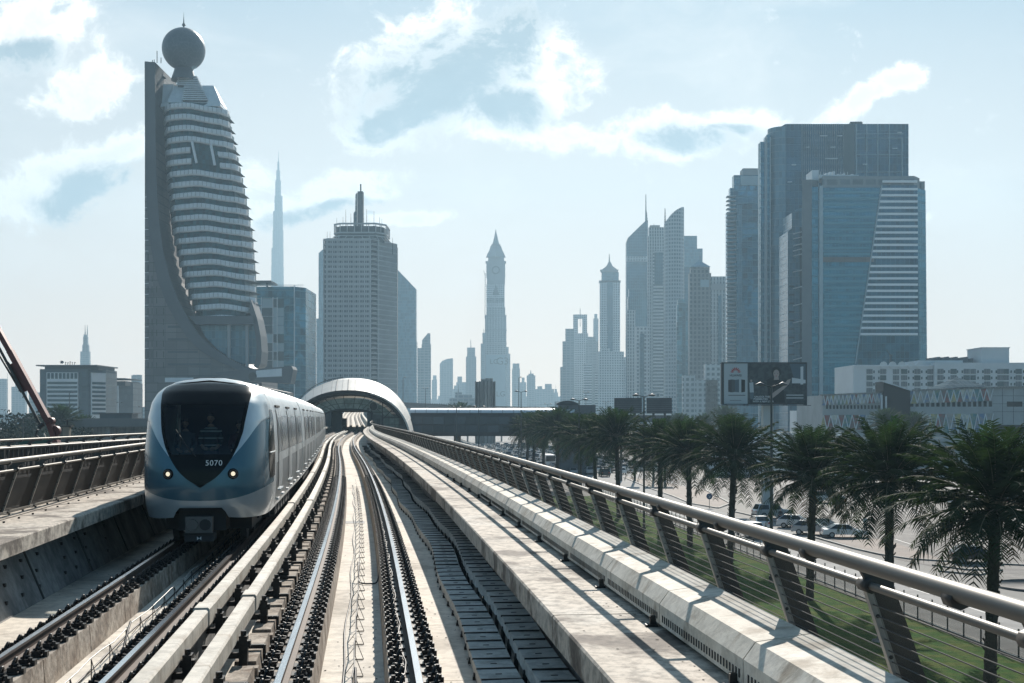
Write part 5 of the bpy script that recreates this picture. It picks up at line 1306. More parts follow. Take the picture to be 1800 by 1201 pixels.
# far little towers between the trade tower and the clock tower
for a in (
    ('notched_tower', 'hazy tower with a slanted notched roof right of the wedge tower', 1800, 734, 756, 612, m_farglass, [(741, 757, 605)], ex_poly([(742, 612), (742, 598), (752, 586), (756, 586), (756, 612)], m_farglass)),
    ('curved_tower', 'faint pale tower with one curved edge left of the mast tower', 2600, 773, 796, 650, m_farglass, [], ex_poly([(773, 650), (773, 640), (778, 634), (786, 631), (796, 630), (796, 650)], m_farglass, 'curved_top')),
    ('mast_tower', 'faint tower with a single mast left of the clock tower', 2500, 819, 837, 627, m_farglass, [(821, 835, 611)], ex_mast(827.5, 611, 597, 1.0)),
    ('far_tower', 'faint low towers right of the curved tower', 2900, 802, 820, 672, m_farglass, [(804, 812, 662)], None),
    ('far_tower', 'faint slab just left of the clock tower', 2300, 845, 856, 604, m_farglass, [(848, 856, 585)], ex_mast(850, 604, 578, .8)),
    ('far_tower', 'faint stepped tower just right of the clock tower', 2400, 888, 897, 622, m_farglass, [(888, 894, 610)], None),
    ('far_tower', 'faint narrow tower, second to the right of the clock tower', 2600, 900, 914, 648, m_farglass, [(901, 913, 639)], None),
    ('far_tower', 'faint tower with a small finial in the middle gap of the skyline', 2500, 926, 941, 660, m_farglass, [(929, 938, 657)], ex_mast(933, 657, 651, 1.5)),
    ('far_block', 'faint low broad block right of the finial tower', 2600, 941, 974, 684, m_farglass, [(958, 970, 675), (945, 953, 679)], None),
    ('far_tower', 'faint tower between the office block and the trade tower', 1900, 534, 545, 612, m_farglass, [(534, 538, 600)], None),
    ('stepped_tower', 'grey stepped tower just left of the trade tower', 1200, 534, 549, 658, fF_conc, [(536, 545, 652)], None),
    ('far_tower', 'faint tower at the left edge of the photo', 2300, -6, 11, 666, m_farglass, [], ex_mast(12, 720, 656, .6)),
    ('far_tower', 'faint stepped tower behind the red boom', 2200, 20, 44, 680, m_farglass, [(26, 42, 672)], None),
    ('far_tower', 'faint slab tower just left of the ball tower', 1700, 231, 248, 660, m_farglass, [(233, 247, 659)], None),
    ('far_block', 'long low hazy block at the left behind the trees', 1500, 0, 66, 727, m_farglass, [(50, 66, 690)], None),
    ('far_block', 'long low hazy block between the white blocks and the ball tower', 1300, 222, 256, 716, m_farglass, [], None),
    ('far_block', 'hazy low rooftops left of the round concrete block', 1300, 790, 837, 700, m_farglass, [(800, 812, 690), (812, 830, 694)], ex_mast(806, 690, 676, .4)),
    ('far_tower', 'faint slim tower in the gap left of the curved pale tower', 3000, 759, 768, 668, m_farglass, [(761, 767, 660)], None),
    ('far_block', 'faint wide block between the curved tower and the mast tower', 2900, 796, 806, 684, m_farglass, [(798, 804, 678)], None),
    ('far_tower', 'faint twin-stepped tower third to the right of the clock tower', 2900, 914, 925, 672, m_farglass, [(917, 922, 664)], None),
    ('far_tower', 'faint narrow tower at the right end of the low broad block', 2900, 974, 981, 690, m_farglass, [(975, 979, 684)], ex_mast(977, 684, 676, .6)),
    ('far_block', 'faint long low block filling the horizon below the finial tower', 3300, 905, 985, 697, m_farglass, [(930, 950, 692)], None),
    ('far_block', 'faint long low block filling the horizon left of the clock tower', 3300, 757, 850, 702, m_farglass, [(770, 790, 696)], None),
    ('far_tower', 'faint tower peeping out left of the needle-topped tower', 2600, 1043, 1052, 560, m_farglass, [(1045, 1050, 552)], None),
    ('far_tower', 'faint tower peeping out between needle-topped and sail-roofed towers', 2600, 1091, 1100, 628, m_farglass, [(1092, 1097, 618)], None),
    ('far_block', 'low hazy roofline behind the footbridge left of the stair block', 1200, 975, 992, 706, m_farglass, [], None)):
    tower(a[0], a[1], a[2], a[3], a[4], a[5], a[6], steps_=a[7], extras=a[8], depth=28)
# twin-mast tower at the far left
def tm(t, fx_, fz_, dp):
    for p in (147, 151): mb = MB(); mb.cyl((fx_(p), 8, fz_(590)), (fx_(p), 8, fz_(571)), 1.0, .5, 6); mb.build('mast', m_steel, t)
tower('twin_mast_tower', 'hazy stepped tower with twin masts behind the white office block', 2300, 141, 157, 618, m_farglass, depth=18, steps_=[(144, 155, 606), (145.5, 153, 592), (146.5, 152, 588)], extras=tm)
# round concrete block by the flyover
D = 560; cb_ = bldg('concrete_silo_block', 'small grey fluted concrete block standing before the clock tower', 'building', 852.5, D)
mb = MB(); f5 = lambda p: (p - 852.5) * D / F
mb.prism([(f5(836), 3), (f5(839), 0), (f5(850), 0), (f5(852), -1), (f5(866), -1), (f5(870), 2), (f5(870), 9), (f5(836), 9)], 0, gz(671, D)); mb.build('block_wall', m_conc2, cb_)
mb = MB()
for x in (836, 843, 850, 857, 863.5, 870): mb.box(f5(x) - .2, f5(x) + .2, -1.5, 4, 0, gz(671, D) + .2)
mb.build('wall_rib', m_fin, cb_)
mb = MB(); mb.box(f5(845), f5(854), 1, 6, gz(671, D), gz(666.5, D)); mb.box(f5(853), f5(866), 0, 6, gz(671, D), gz(665, D)); mb.build('roof_box', m_conc2, cb_)

# ---------------------------------------------------------------- cluster of tall towers left of the right group
def cyl_top(x0, x1, yl, yr, m, nm='curved_top'):
    pts = [(x0, 560)] + [(x0 + (x1 - x0) * k / 8, yl + (yr - yl) * (k / 8) ** .55) for k in range(9)] + [(x1, 560)]
    return ex_poly(pts, m, nm)
tower('sail_roof_tower', 'tall blue tower with a sharp triangular sail roof and long mast', 1500, 1101, 1140, 470, fG_dark, depth=34,
      extras=ex_all(ex_poly([(1101, 470), (1101, 426), (1104, 418), (1137, 386), (1139, 388), (1139, 470)], fG_dark, 'sail_roof'), ex_mast(1136, 390, 341, 1.1),
                    ex_poly([(1101, 460), (1101, 451), (1139, 451), (1139, 460)], fF_pale, 'pale_band', -.8, 1), ex_poly([(1136, 392), (1137, 372), (1139, 392)], fF_pale, 'mast_foot')))
def bals(t, fx_, fz_, dp):
    mb = MB()
    for k in range(8): mb.box(fx_(1099.5), fx_(1103), -1, 8, fz_(425 + k * 5), fz_(422.5 + k * 5))
    mb.build('edge_balcony', m_far, t)
tower('shoulder_tower', 'dark blue tower with a rounded shoulder below the sail-roofed tower', 1300, 1104, 1140, 522, fG_dark, depth=22, steps_=[(1106, 1139, 508, 2)], extras=bals if False else None)
tower('ribbed_tower', 'pale vertically ribbed tower at the foot of the sail-roofed tower', 1200, 1103, 1117, 545, fF_vert, depth=14)
tower('ornate_block', 'pale hotel block with a dark central strip below the sail-roofed tower', 1100, 1118, 1141, 574, fF_pale, depth=18, steps_=[(1125, 1132, 587, -.8, fG_dark, None, 'centre_bay')])
tower('frame_tower', 'grey tower with a dark recessed panel and horizontal stripes', 1250, 1139, 1168, 415, fF_vert, depth=24,
      steps_=[(1141, 1168, 399, 2), (1148, 1166, 442, -.9, fF_hstripe, None, 'striped_bay'), (1150, 1165, 444, -1.2, fG_dark, 500, 'dark_panel')],
      extras=ex_all(ex_poly([(1143, 399), (1143, 396), (1160, 396), (1160, 399)], m_far, 'roof_rail'), ex_mast(1150, 396, 392, .3)))
def t10(t, fx_, fz_, dp):
    mb = MB(); n = 20; r = (fx_(1203) - fx_(1168)) / 2; c = (fx_(1203) + fx_(1168)) / 2
    lo_ = [(c - r * math.cos(math.pi * k / n), dp * .5 - r * 1.0 * math.sin(math.pi * k / n)) for k in range(n + 1)]
    top = [fz_(float(np.interp(c + 0 * x + x - c, [-r, -r * .5, 0, r * .6, r], [392, 380, 372, 366, 364]))) for x, y in lo_]
    mb.grid([[(x, y, 0) for x, y in lo_], [(x, y, z) for (x, y), z in zip(lo_, top)]], flip=True)
    mb.add([(x, y, z) for (x, y), z in zip(lo_, top)], [tuple(range(n + 1))]); mb.build('curved_shaft', fF_pale if False else m_curv, t)
m_curv = facade('curved_tower_skin', (0.08, .13, .16), (0.38, .43, .46), fh=3.6, bw=2.4, fz=.42, fx=.35, rough=.3, var=.2)
tower('crescent_tower', 'tall pale half-round tower with a rising curved top', 1150, 1174, 1198, 420, m_curv, depth=16, extras=ex_all(t10, ex_mast(1169.5, 400, 366, .9)))
tower('twin_shoulder_tower', 'blue grey tower with rounded shoulders right of the crescent tower', 1350, 1203, 1235, 437, fG_smooth, depth=24, steps_=[(1203, 1226, 414, 3), (1203, 1230, 470, -1, fG_dark)])
tower('slim_glass_tower', 'slim glass tower with an arched top in front of the crescent tower', 1000, 1190, 1209, 536, fG_blue, depth=12, steps_=[(1192, 1207, 526, 2), (1199, 1205, 545, -.8, fG_dark)])
tower('pyramid_roof_tower', 'brown grey tower with a small glass pyramid roof', 950, 1212, 1250, 480, fF_brown, depth=18,
      steps_=[(1215, 1248, 470, 2), (1231, 1246, 492, -.8, m_pane, 505, 'pale_window')], extras=ex_all(ex_pyr(1214, 1249, 469, 455, fG_smooth, 'glass_pyramid'), ex_mast(1232, 455, 449, .2)))
tower('ribbed_slab', 'grey slab with tall vertical ribs right of the pyramid-roofed tower', 1000, 1247, 1300, 486, fF_vert, depth=20, steps_=[(1250, 1298, 499, -.8, m_far, 510, 'pale_band'), (1262, 1268, 520, -1, fG_dark), (1274, 1280, 520, -1, m_pane)])
for x0_, x1_, y_, lb in ((1140, 1160, 690, 'left'), (1200, 1222, 660, 'middle'), (1222, 1262, 668, 'right'), (1240, 1290, 640, 'tall')):
    tower('foot_block', 'pale low block at the foot of the tall cluster, the %s one' % {'left': 'leftmost', 'middle': 'narrow middle', 'right': 'wide', 'tall': 'tallest'}[lb], 800, x0_, x1_, y_, fF_pale, depth=12)

# ---------------------------------------------------------------- the right group
D = 760
def rg1(t, fx_, fz_, dp):
    mb = MB(); n = 10      # bulging left edge with balconies
    for k in range(52): y = 345 + k * 7.2; mb.box(fx_(1277.5), fx_(1293), -1.5, 3, fz_(y + 2.2), fz_(y))
    mb.build('edge_balcony', m_far, t)
    mb = MB(); mb.box(fx_(1302), fx_(1334), -1, 0, fz_(326), fz_(310)); mb.build('crown_glazing', m_pane, t)
    mb = MB(); mb.prism([(fx_(1306), 0), (fx_(1334), 0), (fx_(1330), 10), (fx_(1306), 10)], fz_(308), fz_(296)); mb.build('crown_block', m_far, t)
    mb = MB(); mb.box(fx_(1293.5), fx_(1303), -3, 6, 0, fz_(362)); mb.build('pale_pier', fG_smooth, t)
    mb = MB(); mb.add([(fx_(1296), -1.6, fz_(728)), (fx_(1338), -1.6, fz_(728)), (fx_(1338), -1.6, fz_(640)), (fx_(1305), -1.6, fz_(530)), (fx_(1296), -1.6, fz_(530))], [(0, 1, 2, 3, 4)]); mb.build('lower_glass', fG_smooth, t)
tower('patterned_glass_tower', 'blue glass tower with shimmering panes and a curved balconied left edge', D, 1290, 1338, 308, fG_blue, depth=8, steps_=[(1284, 1293, 330, 1), (1279, 1292, 372, 1.5)], extras=rg1)
D = 640
big = bldg('dark_glass_tower', 'huge dark blue glass tower with rounded left corner and flat roof', 'tower', 1468, D); fx2 = lambda p: (p - 1468) * D / F; fz2 = lambda p: gz(p, D)
n = 14; xl, xc = fx2(1355), fx2(1381); rr = xc - xl; poly = [(xl, 14)] + [(xc - rr * math.cos(math.pi / 2 * k / n), rr * 1.0 - rr * 1.0 * math.sin(math.pi / 2 * k / n)) for k in range(n + 1)] + [(fx2(1597), 0), (fx2(1597), 14)]
mb = MB(); top_z = fz2(218)
vs = [(x, y, 0) for x, y in poly]; zt = [top_z - max(0, (xc - x)) * .55 for x, y in poly]; k_ = len(poly)
mb.add(vs + [(x, y, z) for (x, y), z in zip(poly, zt)], [(i, (i + 1) % k_, k_ + (i + 1) % k_, k_ + i) for i in range(k_)] + [tuple(range(k_, 2 * k_))], smooth=False); mb.build('glass_body', fG_dark, big)
mb = MB(); mb.prism([(xc - rr * 1.012 * math.cos(math.pi / 2 * k / n), rr - rr * 1.012 * math.sin(math.pi / 2 * k / n)) for k in range(n + 1)] + [(xc, 3)], 0, fz2(222)); mb.build('rounded_corner', fG_smooth, big)
mb = MB(); mb.box(fx2(1339), fx2(1347), 3, 7, 0, fz2(247)); mb.box(fx2(1349.5), fx2(1355.5), 2, 6, 0, fz2(235)); mb.build('side_fin', fG_teal, big)
mb = MB(); [mb.box(fx2(x), fx2(x) + .5, 1.5 if x > 1340 else 3.5, 5, 0, fz2(240 if x > 1340 else 250)) for x in (1336, 1345.6, 1348.2, 1354.5)]; mb.build('fin_edge', m_pane, big)
mb = MB(); [mb.box(fx2(x), fx2(x) + .35, -.35, 0, fz2(318), fz2(219)) for x in np.arange(1409, 1483, 3.8)]; mb.build('vertical_rib', m_farglass, big)
mb = MB(); mb.box(fx2(1483), fx2(1502), -.2, 0, fz2(318), fz2(219)); mb.build('dark_recess', m_paned, big)
mb = MB()
for x in (1504, 1522.5, 1542, 1562, 1584.5): mb.box(fx2(x), fx2(x) + .45, -.5, 0, fz2(312), fz2(218 if x < 1570 else 242))
for y in (235, 242.5, 271.5, 302): mb.box(fx2(1504), fx2(1587), -.45, -.05, fz2(y) - .3, fz2(y))
mb.build('window_frame', m_pane, big)
mb = MB(); [mb.box(fx2(x), fx2(x + w), -.6, -.3, fz2(y), fz2(y) + .45) for x, y, w in ((1441, 240, 13), (1471, 240, 9), (1416, 260, 6), (1459, 260, 9), (1391, 291, 8), (1450, 280, 22), (1384, 321, 8), (1577, 234, 8), (1568, 262, 9), (1516, 290, 8))]; mb.build('pale_slot', m_balc, big)  # pale slots in the balcony panel colour
mb = MB(); mb.box(fx2(1501), fx2(1522), 6, 16, top_z, fz2(210)); [mb.cyl((fx2(x), 8, fz2(210)), (fx2(x), 8, fz2(208)), .9, n=6) for x in (1504, 1508, 1512, 1516, 1520)]; mb.box(fx2(1432), fx2(1460), 6, 14, top_z, fz2(215.5)); mb.box(fx2(1466), fx2(1491), 6, 14, top_z, fz2(215)); mb.build('roof_plant', m_steel, big)
mb = MB(); mb.box(fx2(1370), fx2(1376), .0, .3, fz2(466), fz2(456)); mb.build('dark_window', m_fin, big)
D = 560
str_ = bldg('striped_glass_tower', 'teal glass tower with a slanting field of pale horizontal stripes', 'tower', 1540, D); fx3 = lambda p: (p - 1540) * D / F; fz3 = lambda p: gz(p, D)
mb = MB(); mb.prism([(fx3(1441), 0), (fx3(1612), 0), (fx3(1640), 7), (fx3(1640), 15), (fx3(1450), 15)], 0, fz3(330), top=[(fx3(1444), 0), (fx3(1609), 0), (fx3(1636), 7), (fx3(1636), 15), (fx3(1452), 15)]); mb.build('glass_body', fG_teal, str_)
mb = MB(); mb.prism([(fx3(1446), .6), (fx3(1608), .6), (fx3(1624), 6), (fx3(1624), 14), (fx3(1456), 14)], fz3(330), fz3(309)); mb.box(fx3(1622), fx3(1636), 8, 14, fz3(330), fz3(313)); mb.build('roof_storey', m_farglass, str_)
mb = MB(); nb = 24
for k in range(nb):
    y = 331 + k * 10.88 + (4.5 if k >= 12 else 0)
    if y > 636: break
    t_ = (y - 320) / (640 - 320); xl_ = 1549 - t_ * 46; mb.box(fx3(xl_), fx3(1612) + .2, -.6, .3, fz3(y + 3.9), fz3(y))
mb.box(fx3(1551), fx3(1612), -.6, .3, fz3(321.5), fz3(317.5)); mb.build('stripe', m_wht_s, str_)
mb = MB(); mb.add([(fx3(1549), -.3, fz3(326)), (fx3(1612), -.3, fz3(326)), (fx3(1618), -.3, 0), (fx3(1490), -.3, 0), (fx3(1502), -.3, fz3(640))], [(4, 3, 2, 1, 0)]); mb.build('dark_field', fG_dark, str_)
m_tealband = mat('teal_band', (0.07, .24, .31), .25)
mb = MB()
for k in range(28):
    y = 336 + k * 10.88 + (4.5 if k >= 12 else 0)
    if y > 650: break
    t_ = (y - 320) / 320; mb.box(fx3(1448), fx3(1548 - t_ * 46), -.12, .1, fz3(y + 4.2), fz3(y))
mb.build('teal_band', m_tealband, str_)
mb = MB(); mb.box(fx3(1446), fx3(1536), -.35, .1, fz3(461), fz3(452)); mb.build('service_band', m_brownst, str_)
mb = MB(); mb.box(fx3(1440), fx3(1446), -.6, 2, 0, fz3(327)); mb.bar((fx3(1549.5), -.5, fz3(326)), (fx3(1503), -.5, fz3(640)), .5); mb.build('corner_trim', m_pane, str_)
mb = MB(); mb.prism([(fx3(1411), 1.5), (fx3(1428), 1), (fx3(1441), 3), (fx3(1441), 7), (fx3(1416), 7)], 0, fz3(315)); mb.build('stone_core', mat('grey_stone', (.15, .18, .20), .6, col2=(.12, .145, .165), scale=.05), str_)
mb = MB(); mb.box(fx3(1428), fx3(1441), .8, 4, 0, fz3(328)); mb.build('corner_glass', fG_teal, str_)
mb = MB(); mb.box(fx3(1435), fx3(1447), 8, 20, fz3(330), fz3(293)); mb.box(fx3(1448), fx3(1516), 6, 18, fz3(309), fz3(303)); [mb.box(fx3(x), fx3(x + 4), 8, 12, fz3(303), fz3(303 - h)) for x, h in ((1448, 2), (1460, 5), (1466, 7), (1472, 8), (1480, 3), (1490, 4), (1505, 3))]
[mb.cyl((fx3(x), 8, fz3(303)), (fx3(x), 8, fz3(296)), .12, n=4) for x in (1450, 1456, 1486, 1492, 1498)]; mb.build('roof_plant', m_balc, str_)
D = 600
st2 = bldg('stepped_glass_building', 'pale blue stepped glass building with slanted brackets left of the striped tower', 'building', 1398, D); fx4 = lambda p: (p - 1398) * D / F; fz4 = lambda p: gz(p, D)
mb = MB(); mb.slab([(fx4(1385), 0), (fx4(1385), fz4(407)), (fx4(1392), fz4(401)), (fx4(1392), fz4(374)), (fx4(1400), fz4(368)), (fx4(1411), fz4(365)), (fx4(1411), 0)], 0, 20); mb.build('glass_body', fG_smooth, st2)
mb = MB()
for y in (407, 416, 428, 437, 446, 474, 503, 533, 563, 598, 628): mb.bar((fx4(1393), -1.2, fz4(y + 5)), (fx4(1414), -1.2, fz4(y)), .8, .5)
mb.build('bracket', m_balc, st2)
mb = MB()
for k in range(9): mb.box(fx4(1387), fx4(1396), -.2, 0, fz4(505 + k * 15), fz4(502 + k * 15))
mb.box(fx4(1406), fx4(1410.5), -.3, 0, 0, fz4(400)); mb.build('dark_strip', m_paned, st2)

# ---------------------------------------------------------------- white blocks on the left
def white_block(name, label, d, x0, x1, xs, ytop, ybase, wlist):
    t = bldg(name, label, 'office block', x0, d); fx_ = lambda p: (p - x0) * d / F; fz_ = lambda p: gz(p, d)
    mb = MB(); mb.prism([(0, 0), (fx_(xs), 0), (fx_(x1), 12), (fx_(x1), 30), (0, 30)], 0, fz_(ytop + 6)); mb.build('glass_body', fG_dark if False else m_blockglass, t)
    return t, fx_, fz_
m_blockglass = facade('block_glass', (0.07, .10, .12), (0.10, .13, .15), fh=3.6, bw=2.4, fz=.2, fx=.1, rough=.3, var=.2)
m_wht = mat('white_cladding', (0.80, .82, .83), .6, col2=(.72, .74, .75), scale=.1)
t, fx_, fz_ = white_block('white_striped_office', 'white and glass office block with window stripes and letters on its roof', 620, 70, 172, 155, 643, 730, None)
mb = MB(); mb.box(fx_(83), fx_(138), -.9, 0, fz_(728), fz_(655)); mb.build('white_frame', m_wht, t)
mb = MB()
for k in range(7): mb.box(fx_(84.5), fx_(137), -1.0, -.85, fz_(675.5 + k * 7.6), fz_(671.5 + k * 7.6))
mb.build('window_stripe', m_paned, t)
for k in range(8): mb = MB(); x = 84.3 + k * 6.8; mb.box(fx_(x), fx_(x + 4.9), -1.0, -.85, fz_(666), fz_(656)); mb.build('window', m_paned, t)
mb = MB(); v = Vector((fx_(172) - fx_(158), 9, 0)); M = Matrix.Translation((fx_(158), 1.2, 0)) @ Matrix.Rotation(math.atan2(v.y, v.x), 4, 'Z')
mb.box(0, v.length, -.8, 0, 0, fz_(655), M=M)
for k in range(8): mb.box(.2, v.length - .2, -.95, -.75, fz_(675.5 + k * 7.6), fz_(671.5 + k * 7.6), 1, M=M)
mb.build('side_wall', [m_wht, m_paned], t)
mb = MB(); mb.box(fx_(67), fx_(174), -3, 30, fz_(644), fz_(642)); mb.box(fx_(76), fx_(170), 2, 28, fz_(650), fz_(644)); mb.build('roof_canopy', m_steel, t)
for x, w, h in ((108, 5, 2.8), (116, 2.2, 2.6), (120, 2.4, 2.2), (124, 2, 3), (128, 1.6, 2.4), (132, 2.6, 2.4)):
    mb = MB()
    if w == 5:
        for q in range(8): mb.cyl((fx_(110) + (q - 4) * .1, -1, fz_(642) + 1.5), (fx_(110) + math.cos(q) * 1.0, -1, fz_(642) + 1.5 + math.sin(q) * .9), .25, n=5)
    else:
        mb.box(fx_(x), fx_(x) + .2 * h / 2.4, -1.2, -.9, fz_(642), fz_(642) + h * .55); mb.box(fx_(x), fx_(x + w * .8), -1.2, -.9, fz_(642) + h * .42, fz_(642) + h * .62)
    mb.build('roof_letter', m_steel, t)
t, fx_, fz_ = white_block('white_grid_office', 'smaller white office block with small square windows, second from left', 680, 172, 222, 208, 666, 730, None)
mb = MB(); mb.box(fx_(172.5), fx_(209), -.9, 0, 0, fz_(678)); mb.build('white_frame', m_wht, t)
for r in range(6):
    for c in range(5): mb = MB(); mb.box(fx_(175 + c * 6.8), fx_(175 + c * 6.8 + 4.4), -1.0, -.85, fz_(686 + r * 5.6), fz_(682.8 + r * 5.6)); mb.build('window', m_paned, t)
for x in (173, 190): mb = MB(); mb.box(fx_(x), fx_(x + 10), -1.0, -.85, fz_(727), fz_(717)); mb.build('window', m_paned, t)
mb = MB(); mb.box(fx_(170), fx_(221), -2, 30, fz_(666.5), fz_(665)); mb.box(fx_(172), fx_(220), 0, 28, fz_(678), fz_(670)); mb.build('roof_canopy', m_steel, t)

# ---------------------------------------------------------------- white hotel and mosaic building on the right
D = 430; ht = bldg('white_hotel', 'long white hotel with ribbed window panels behind the mosaic building', 'hotel', 1510, D); hx = lambda p: (p - 1510) * D / F; hz_ = lambda p: gz(p, D)
m_htw = mat('hotel_white', (0.64, .66, .67), .7, col2=(.56, .58, .59), scale=.08); m_slat = facade('slatted_panel', (0.08, .095, .105), (0.26, .28, .29), fh=40, bw=.55, fz=0, fx=.45, rough=.6, var=.1)
mb = MB(); mb.box(hx(1500), hx(1640), 0, 25, 0, hz_(642)); mb.box(hx(1640), hx(1990), -1.5, 25, 0, hz_(638)); mb.box(hx(1620), hx(1698), 3, 20, hz_(642), hz_(633)); mb.build('wall', m_htw, ht)
mb = MB(); mb.box(hx(1730), hx(1778), 2, 16, hz_(640), hz_(611)); mb.box(hx(1729), hx(1779), 1.8, 16.2, hz_(611.5), hz_(610)); mb.build('lift_block', m_htw, ht)
q = 0
for r in range(5):
    y0_ = 649 + r * 11
    for x in (1523, 1547, 1569.5, 1584, 1607, 1630, 1645, 1668, 1691, 1703, 1727, 1750, 1761, 1782, 1806, 1829):
        mb = MB(); f0 = -.25 if x < 1640 else -1.75
        w = 10.5
        if x in (1703, 1761): w = 9
        mb.box(hx(x), hx(x + w), f0, f0 + .2, hz_(y0_ + 8.5), hz_(y0_)); mb.build('window_panel', m_slat if (x + r) % 3 else m_paned, ht) if q < 96 else None; q += 1
mb = MB()
for r in range(5):
    y0_ = 651.5 + r * 11
    for x in (1535, 1543.5, 1596, 1604, 1619, 1627, 1656, 1664, 1679, 1687.5, 1715, 1723.5, 1739, 1747, 1773, 1779, 1795, 1803):
        f0 = -.25 if x < 1640 else -1.75; mb.box(hx(x), hx(x + 2.2), f0, f0 + .2, hz_(y0_ + 4.6), hz_(y0_))
mb.build('small_window', m_paned, ht); tag(COL.objects[-1], kind='stuff')
mb = MB(); [mb.cyl((hx(x), -.4, hz_(642)), (hx(x), .2, hz_(642)), 1.3, n=12) for x in (1553, 1569, 1585, 1601, 1616)]; mb.build('roof_arch', m_htw, ht)
mb = MB()
for k in range(24): x = 1648 + k * 3.1; mb.box(hx(x), hx(x + 3.2), 6, 14, hz_(640), hz_(632 - rnd.uniform(0, 6.5)))
tag(mb.build('roof_shrub', m_roofgrey, ht))
mb = MB(); mb.bar((hx(1500), -.5, hz_(643)), (hx(1640), -.5, hz_(643)), .3, .5); mb.build('parapet', m_balc, ht)
mb = MB(); cx_, cy_ = hx(1655), 60
mb.bar((cx_, cy_, hz_(640)), (hx(1659), cy_, hz_(610)), .5); mb.bar((hx(1663), cy_, hz_(640)), (hx(1659), cy_, hz_(610)), .4); mb.bar((hx(1659), cy_, hz_(611)), (hx(1650), cy_, hz_(598)), .35); mb.box(hx(1657), hx(1662), cy_ - 1, cy_ + 1, hz_(612), hz_(608))
o = mb.build('roof_crane', m_steel); o.location = ht.location; tag(o, 'small dark crane standing on a roof behind the white hotel', 'crane')
# mosaic building
D = 330; mo_ = bldg('mosaic_building', 'long low building clad in coloured zigzag mosaic panels behind the palms', 'building', 1445, D); mx_ = lambda p: (p - 1445) * D / F; mz_ = lambda p: gz(p, D)
m_mwall = mat('stone_cladding', (0.40, .42, .42), .7, col2=(.33, .345, .345), scale=.2); m_pyr = facade('pyramid_glass', (.07, .10, .12), (.18, .21, .22), fh=1.2, bw=1.4, fz=.1, fx=.1, rough=.95, frough=.95, var=.15, spec=.0)
m_gap = mat('dark_colonnade', (0.010, .014, .017), .6, spec=.15)
mcols = [mat('mosaic_%s' % n_, c_, .5, col2=c2_, scale=.9, lo=.4, hi=.6) for n_, c_, c2_ in (('teal', (.06, .20, .24), (.20, .27, .20)), ('red', (.30, .08, .07), (.16, .14, .13)), ('ochre', (.50, .42, .18), (.28, .30, .20)), ('cream', (.60, .58, .50), (.34, .38, .37)), ('blue', (.13, .21, .36), (.30, .29, .26)), ('grey', (.26, .28, .28), (.42, .37, .33)))]
def zigzag(mb, xa, xb, yt_a, yt_b, h_px, n, f0, seed):
    rr_ = random.Random(seed)
    for k in range(n):
        a, b = xa + (xb - xa) * k / n, xa + (xb - xa) * (k + 1) / n; ya, yb = [yt_a + (yt_b - yt_a) * (q - xa) / (xb - xa) for q in (a, b)]
        m_ = (a + b) / 2; ym = (ya + yb) / 2
        c1_, c2_ = rr_.randrange(6), rr_.randrange(6)
        mb.add([(mx_(a), f0, mz_(ya)), (mx_(b), f0, mz_(yb)), (mx_(m_), f0, mz_(ym + h_px))], [(2, 1, 0)], c1_)
        mb.add([(mx_(a), f0 + .01, mz_(ya)), (mx_(m_), f0 + .01, mz_(ym + h_px)), (mx_(a - (b - a) / 2), f0 + .01, mz_(ya + h_px))], [(0, 1, 2)], c2_)
        mb.bar((mx_(a), f0 - .1, mz_(ya)), (mx_(m_), f0 - .1, mz_(ym + h_px)), .18, .2, 6); mb.bar((mx_(m_), f0 - .1, mz_(ym + h_px)), (mx_(b), f0 - .1, mz_(yb)), .18, .2, 6)
mb = MB(); mb.box(mx_(1446), mx_(1990), 0, 30, 0, mz_(748)); mb.slab([(mx_(1446), mz_(748)), (mx_(1446), mz_(695)), (mx_(1548), mz_(690.5)), (mx_(1590), mz_(688)), (mx_(1745), mz_(681)), (mx_(2000), mz_(676)), (mx_(2000), mz_(748))], 0, 30); mb.build('wall', m_mwall, mo_)
for q in ((1447, 1548, 696, 691.5, 17, 15, 3), (1594, 1745, 688, 683, 22, 13, 5), (1447, 1560, 730, 729, 26, 9, 8), (1620, 1745, 728, 727, 34, 9, 9)):
    mb = MB(); zigzag(mb, *q[:6], -.35, q[6]); mb.build('mosaic_panel', mcols + [m_balc], mo_)
for x in np.arange(1452, 1544, 6.1): mb = MB(); mb.box(mx_(x), mx_(x + 3.2), -.06, 0, mz_(719), mz_(712.5)); mb.build('opening', m_gap, mo_)
for x in np.arange(1600, 1742, 9.2): mb = MB(); mb.box(mx_(x), mx_(x + 5.6), -.06, 0, mz_(715), mz_(705.5)); mb.build('opening', m_gap, mo_)
mb = MB(); mb.box(mx_(1770), mx_(1797), -.06, 0, mz_(715), mz_(706)); mb.build('window', m_gap, mo_)
mb = MB()
for y in (696, 710, 724): mb.box(mx_(1745), mx_(2000), -.05, 0, mz_(y) - .04, mz_(y) + .04)
for x in (1762, 1781, 1800, 1830): mb.box(mx_(x), mx_(x) + .08, -.05, 0, mz_(745), mz_(683))
mb.box(mx_(1740), mx_(2000), -.1, 0, mz_(765), mz_(747)); mb.build('wall_joint', m_gap, mo_)
mb = MB(); mb.slab([(mx_(1444), mz_(695.5)), (mx_(1444), mz_(693.5)), (mx_(1552), mz_(689)), (mx_(1552), mz_(691))], -.7, 2); mb.slab([(mx_(1592), mz_(688)), (mx_(1592), mz_(685.5)), (mx_(1746), mz_(680)), (mx_(2000), mz_(674)), (mx_(2000), mz_(677)), (mx_(1746), mz_(682.5))], -.7, 2); mb.build('cornice', m_conc2, mo_)
mb = MB(); mb.slab([(mx_(1550), mz_(735)), (mx_(1550), mz_(671)), (mx_(1597), mz_(686)), (mx_(1597), mz_(735))], -1.5, 6); mb.build('dark_glass_wedge', m_gap, mo_)
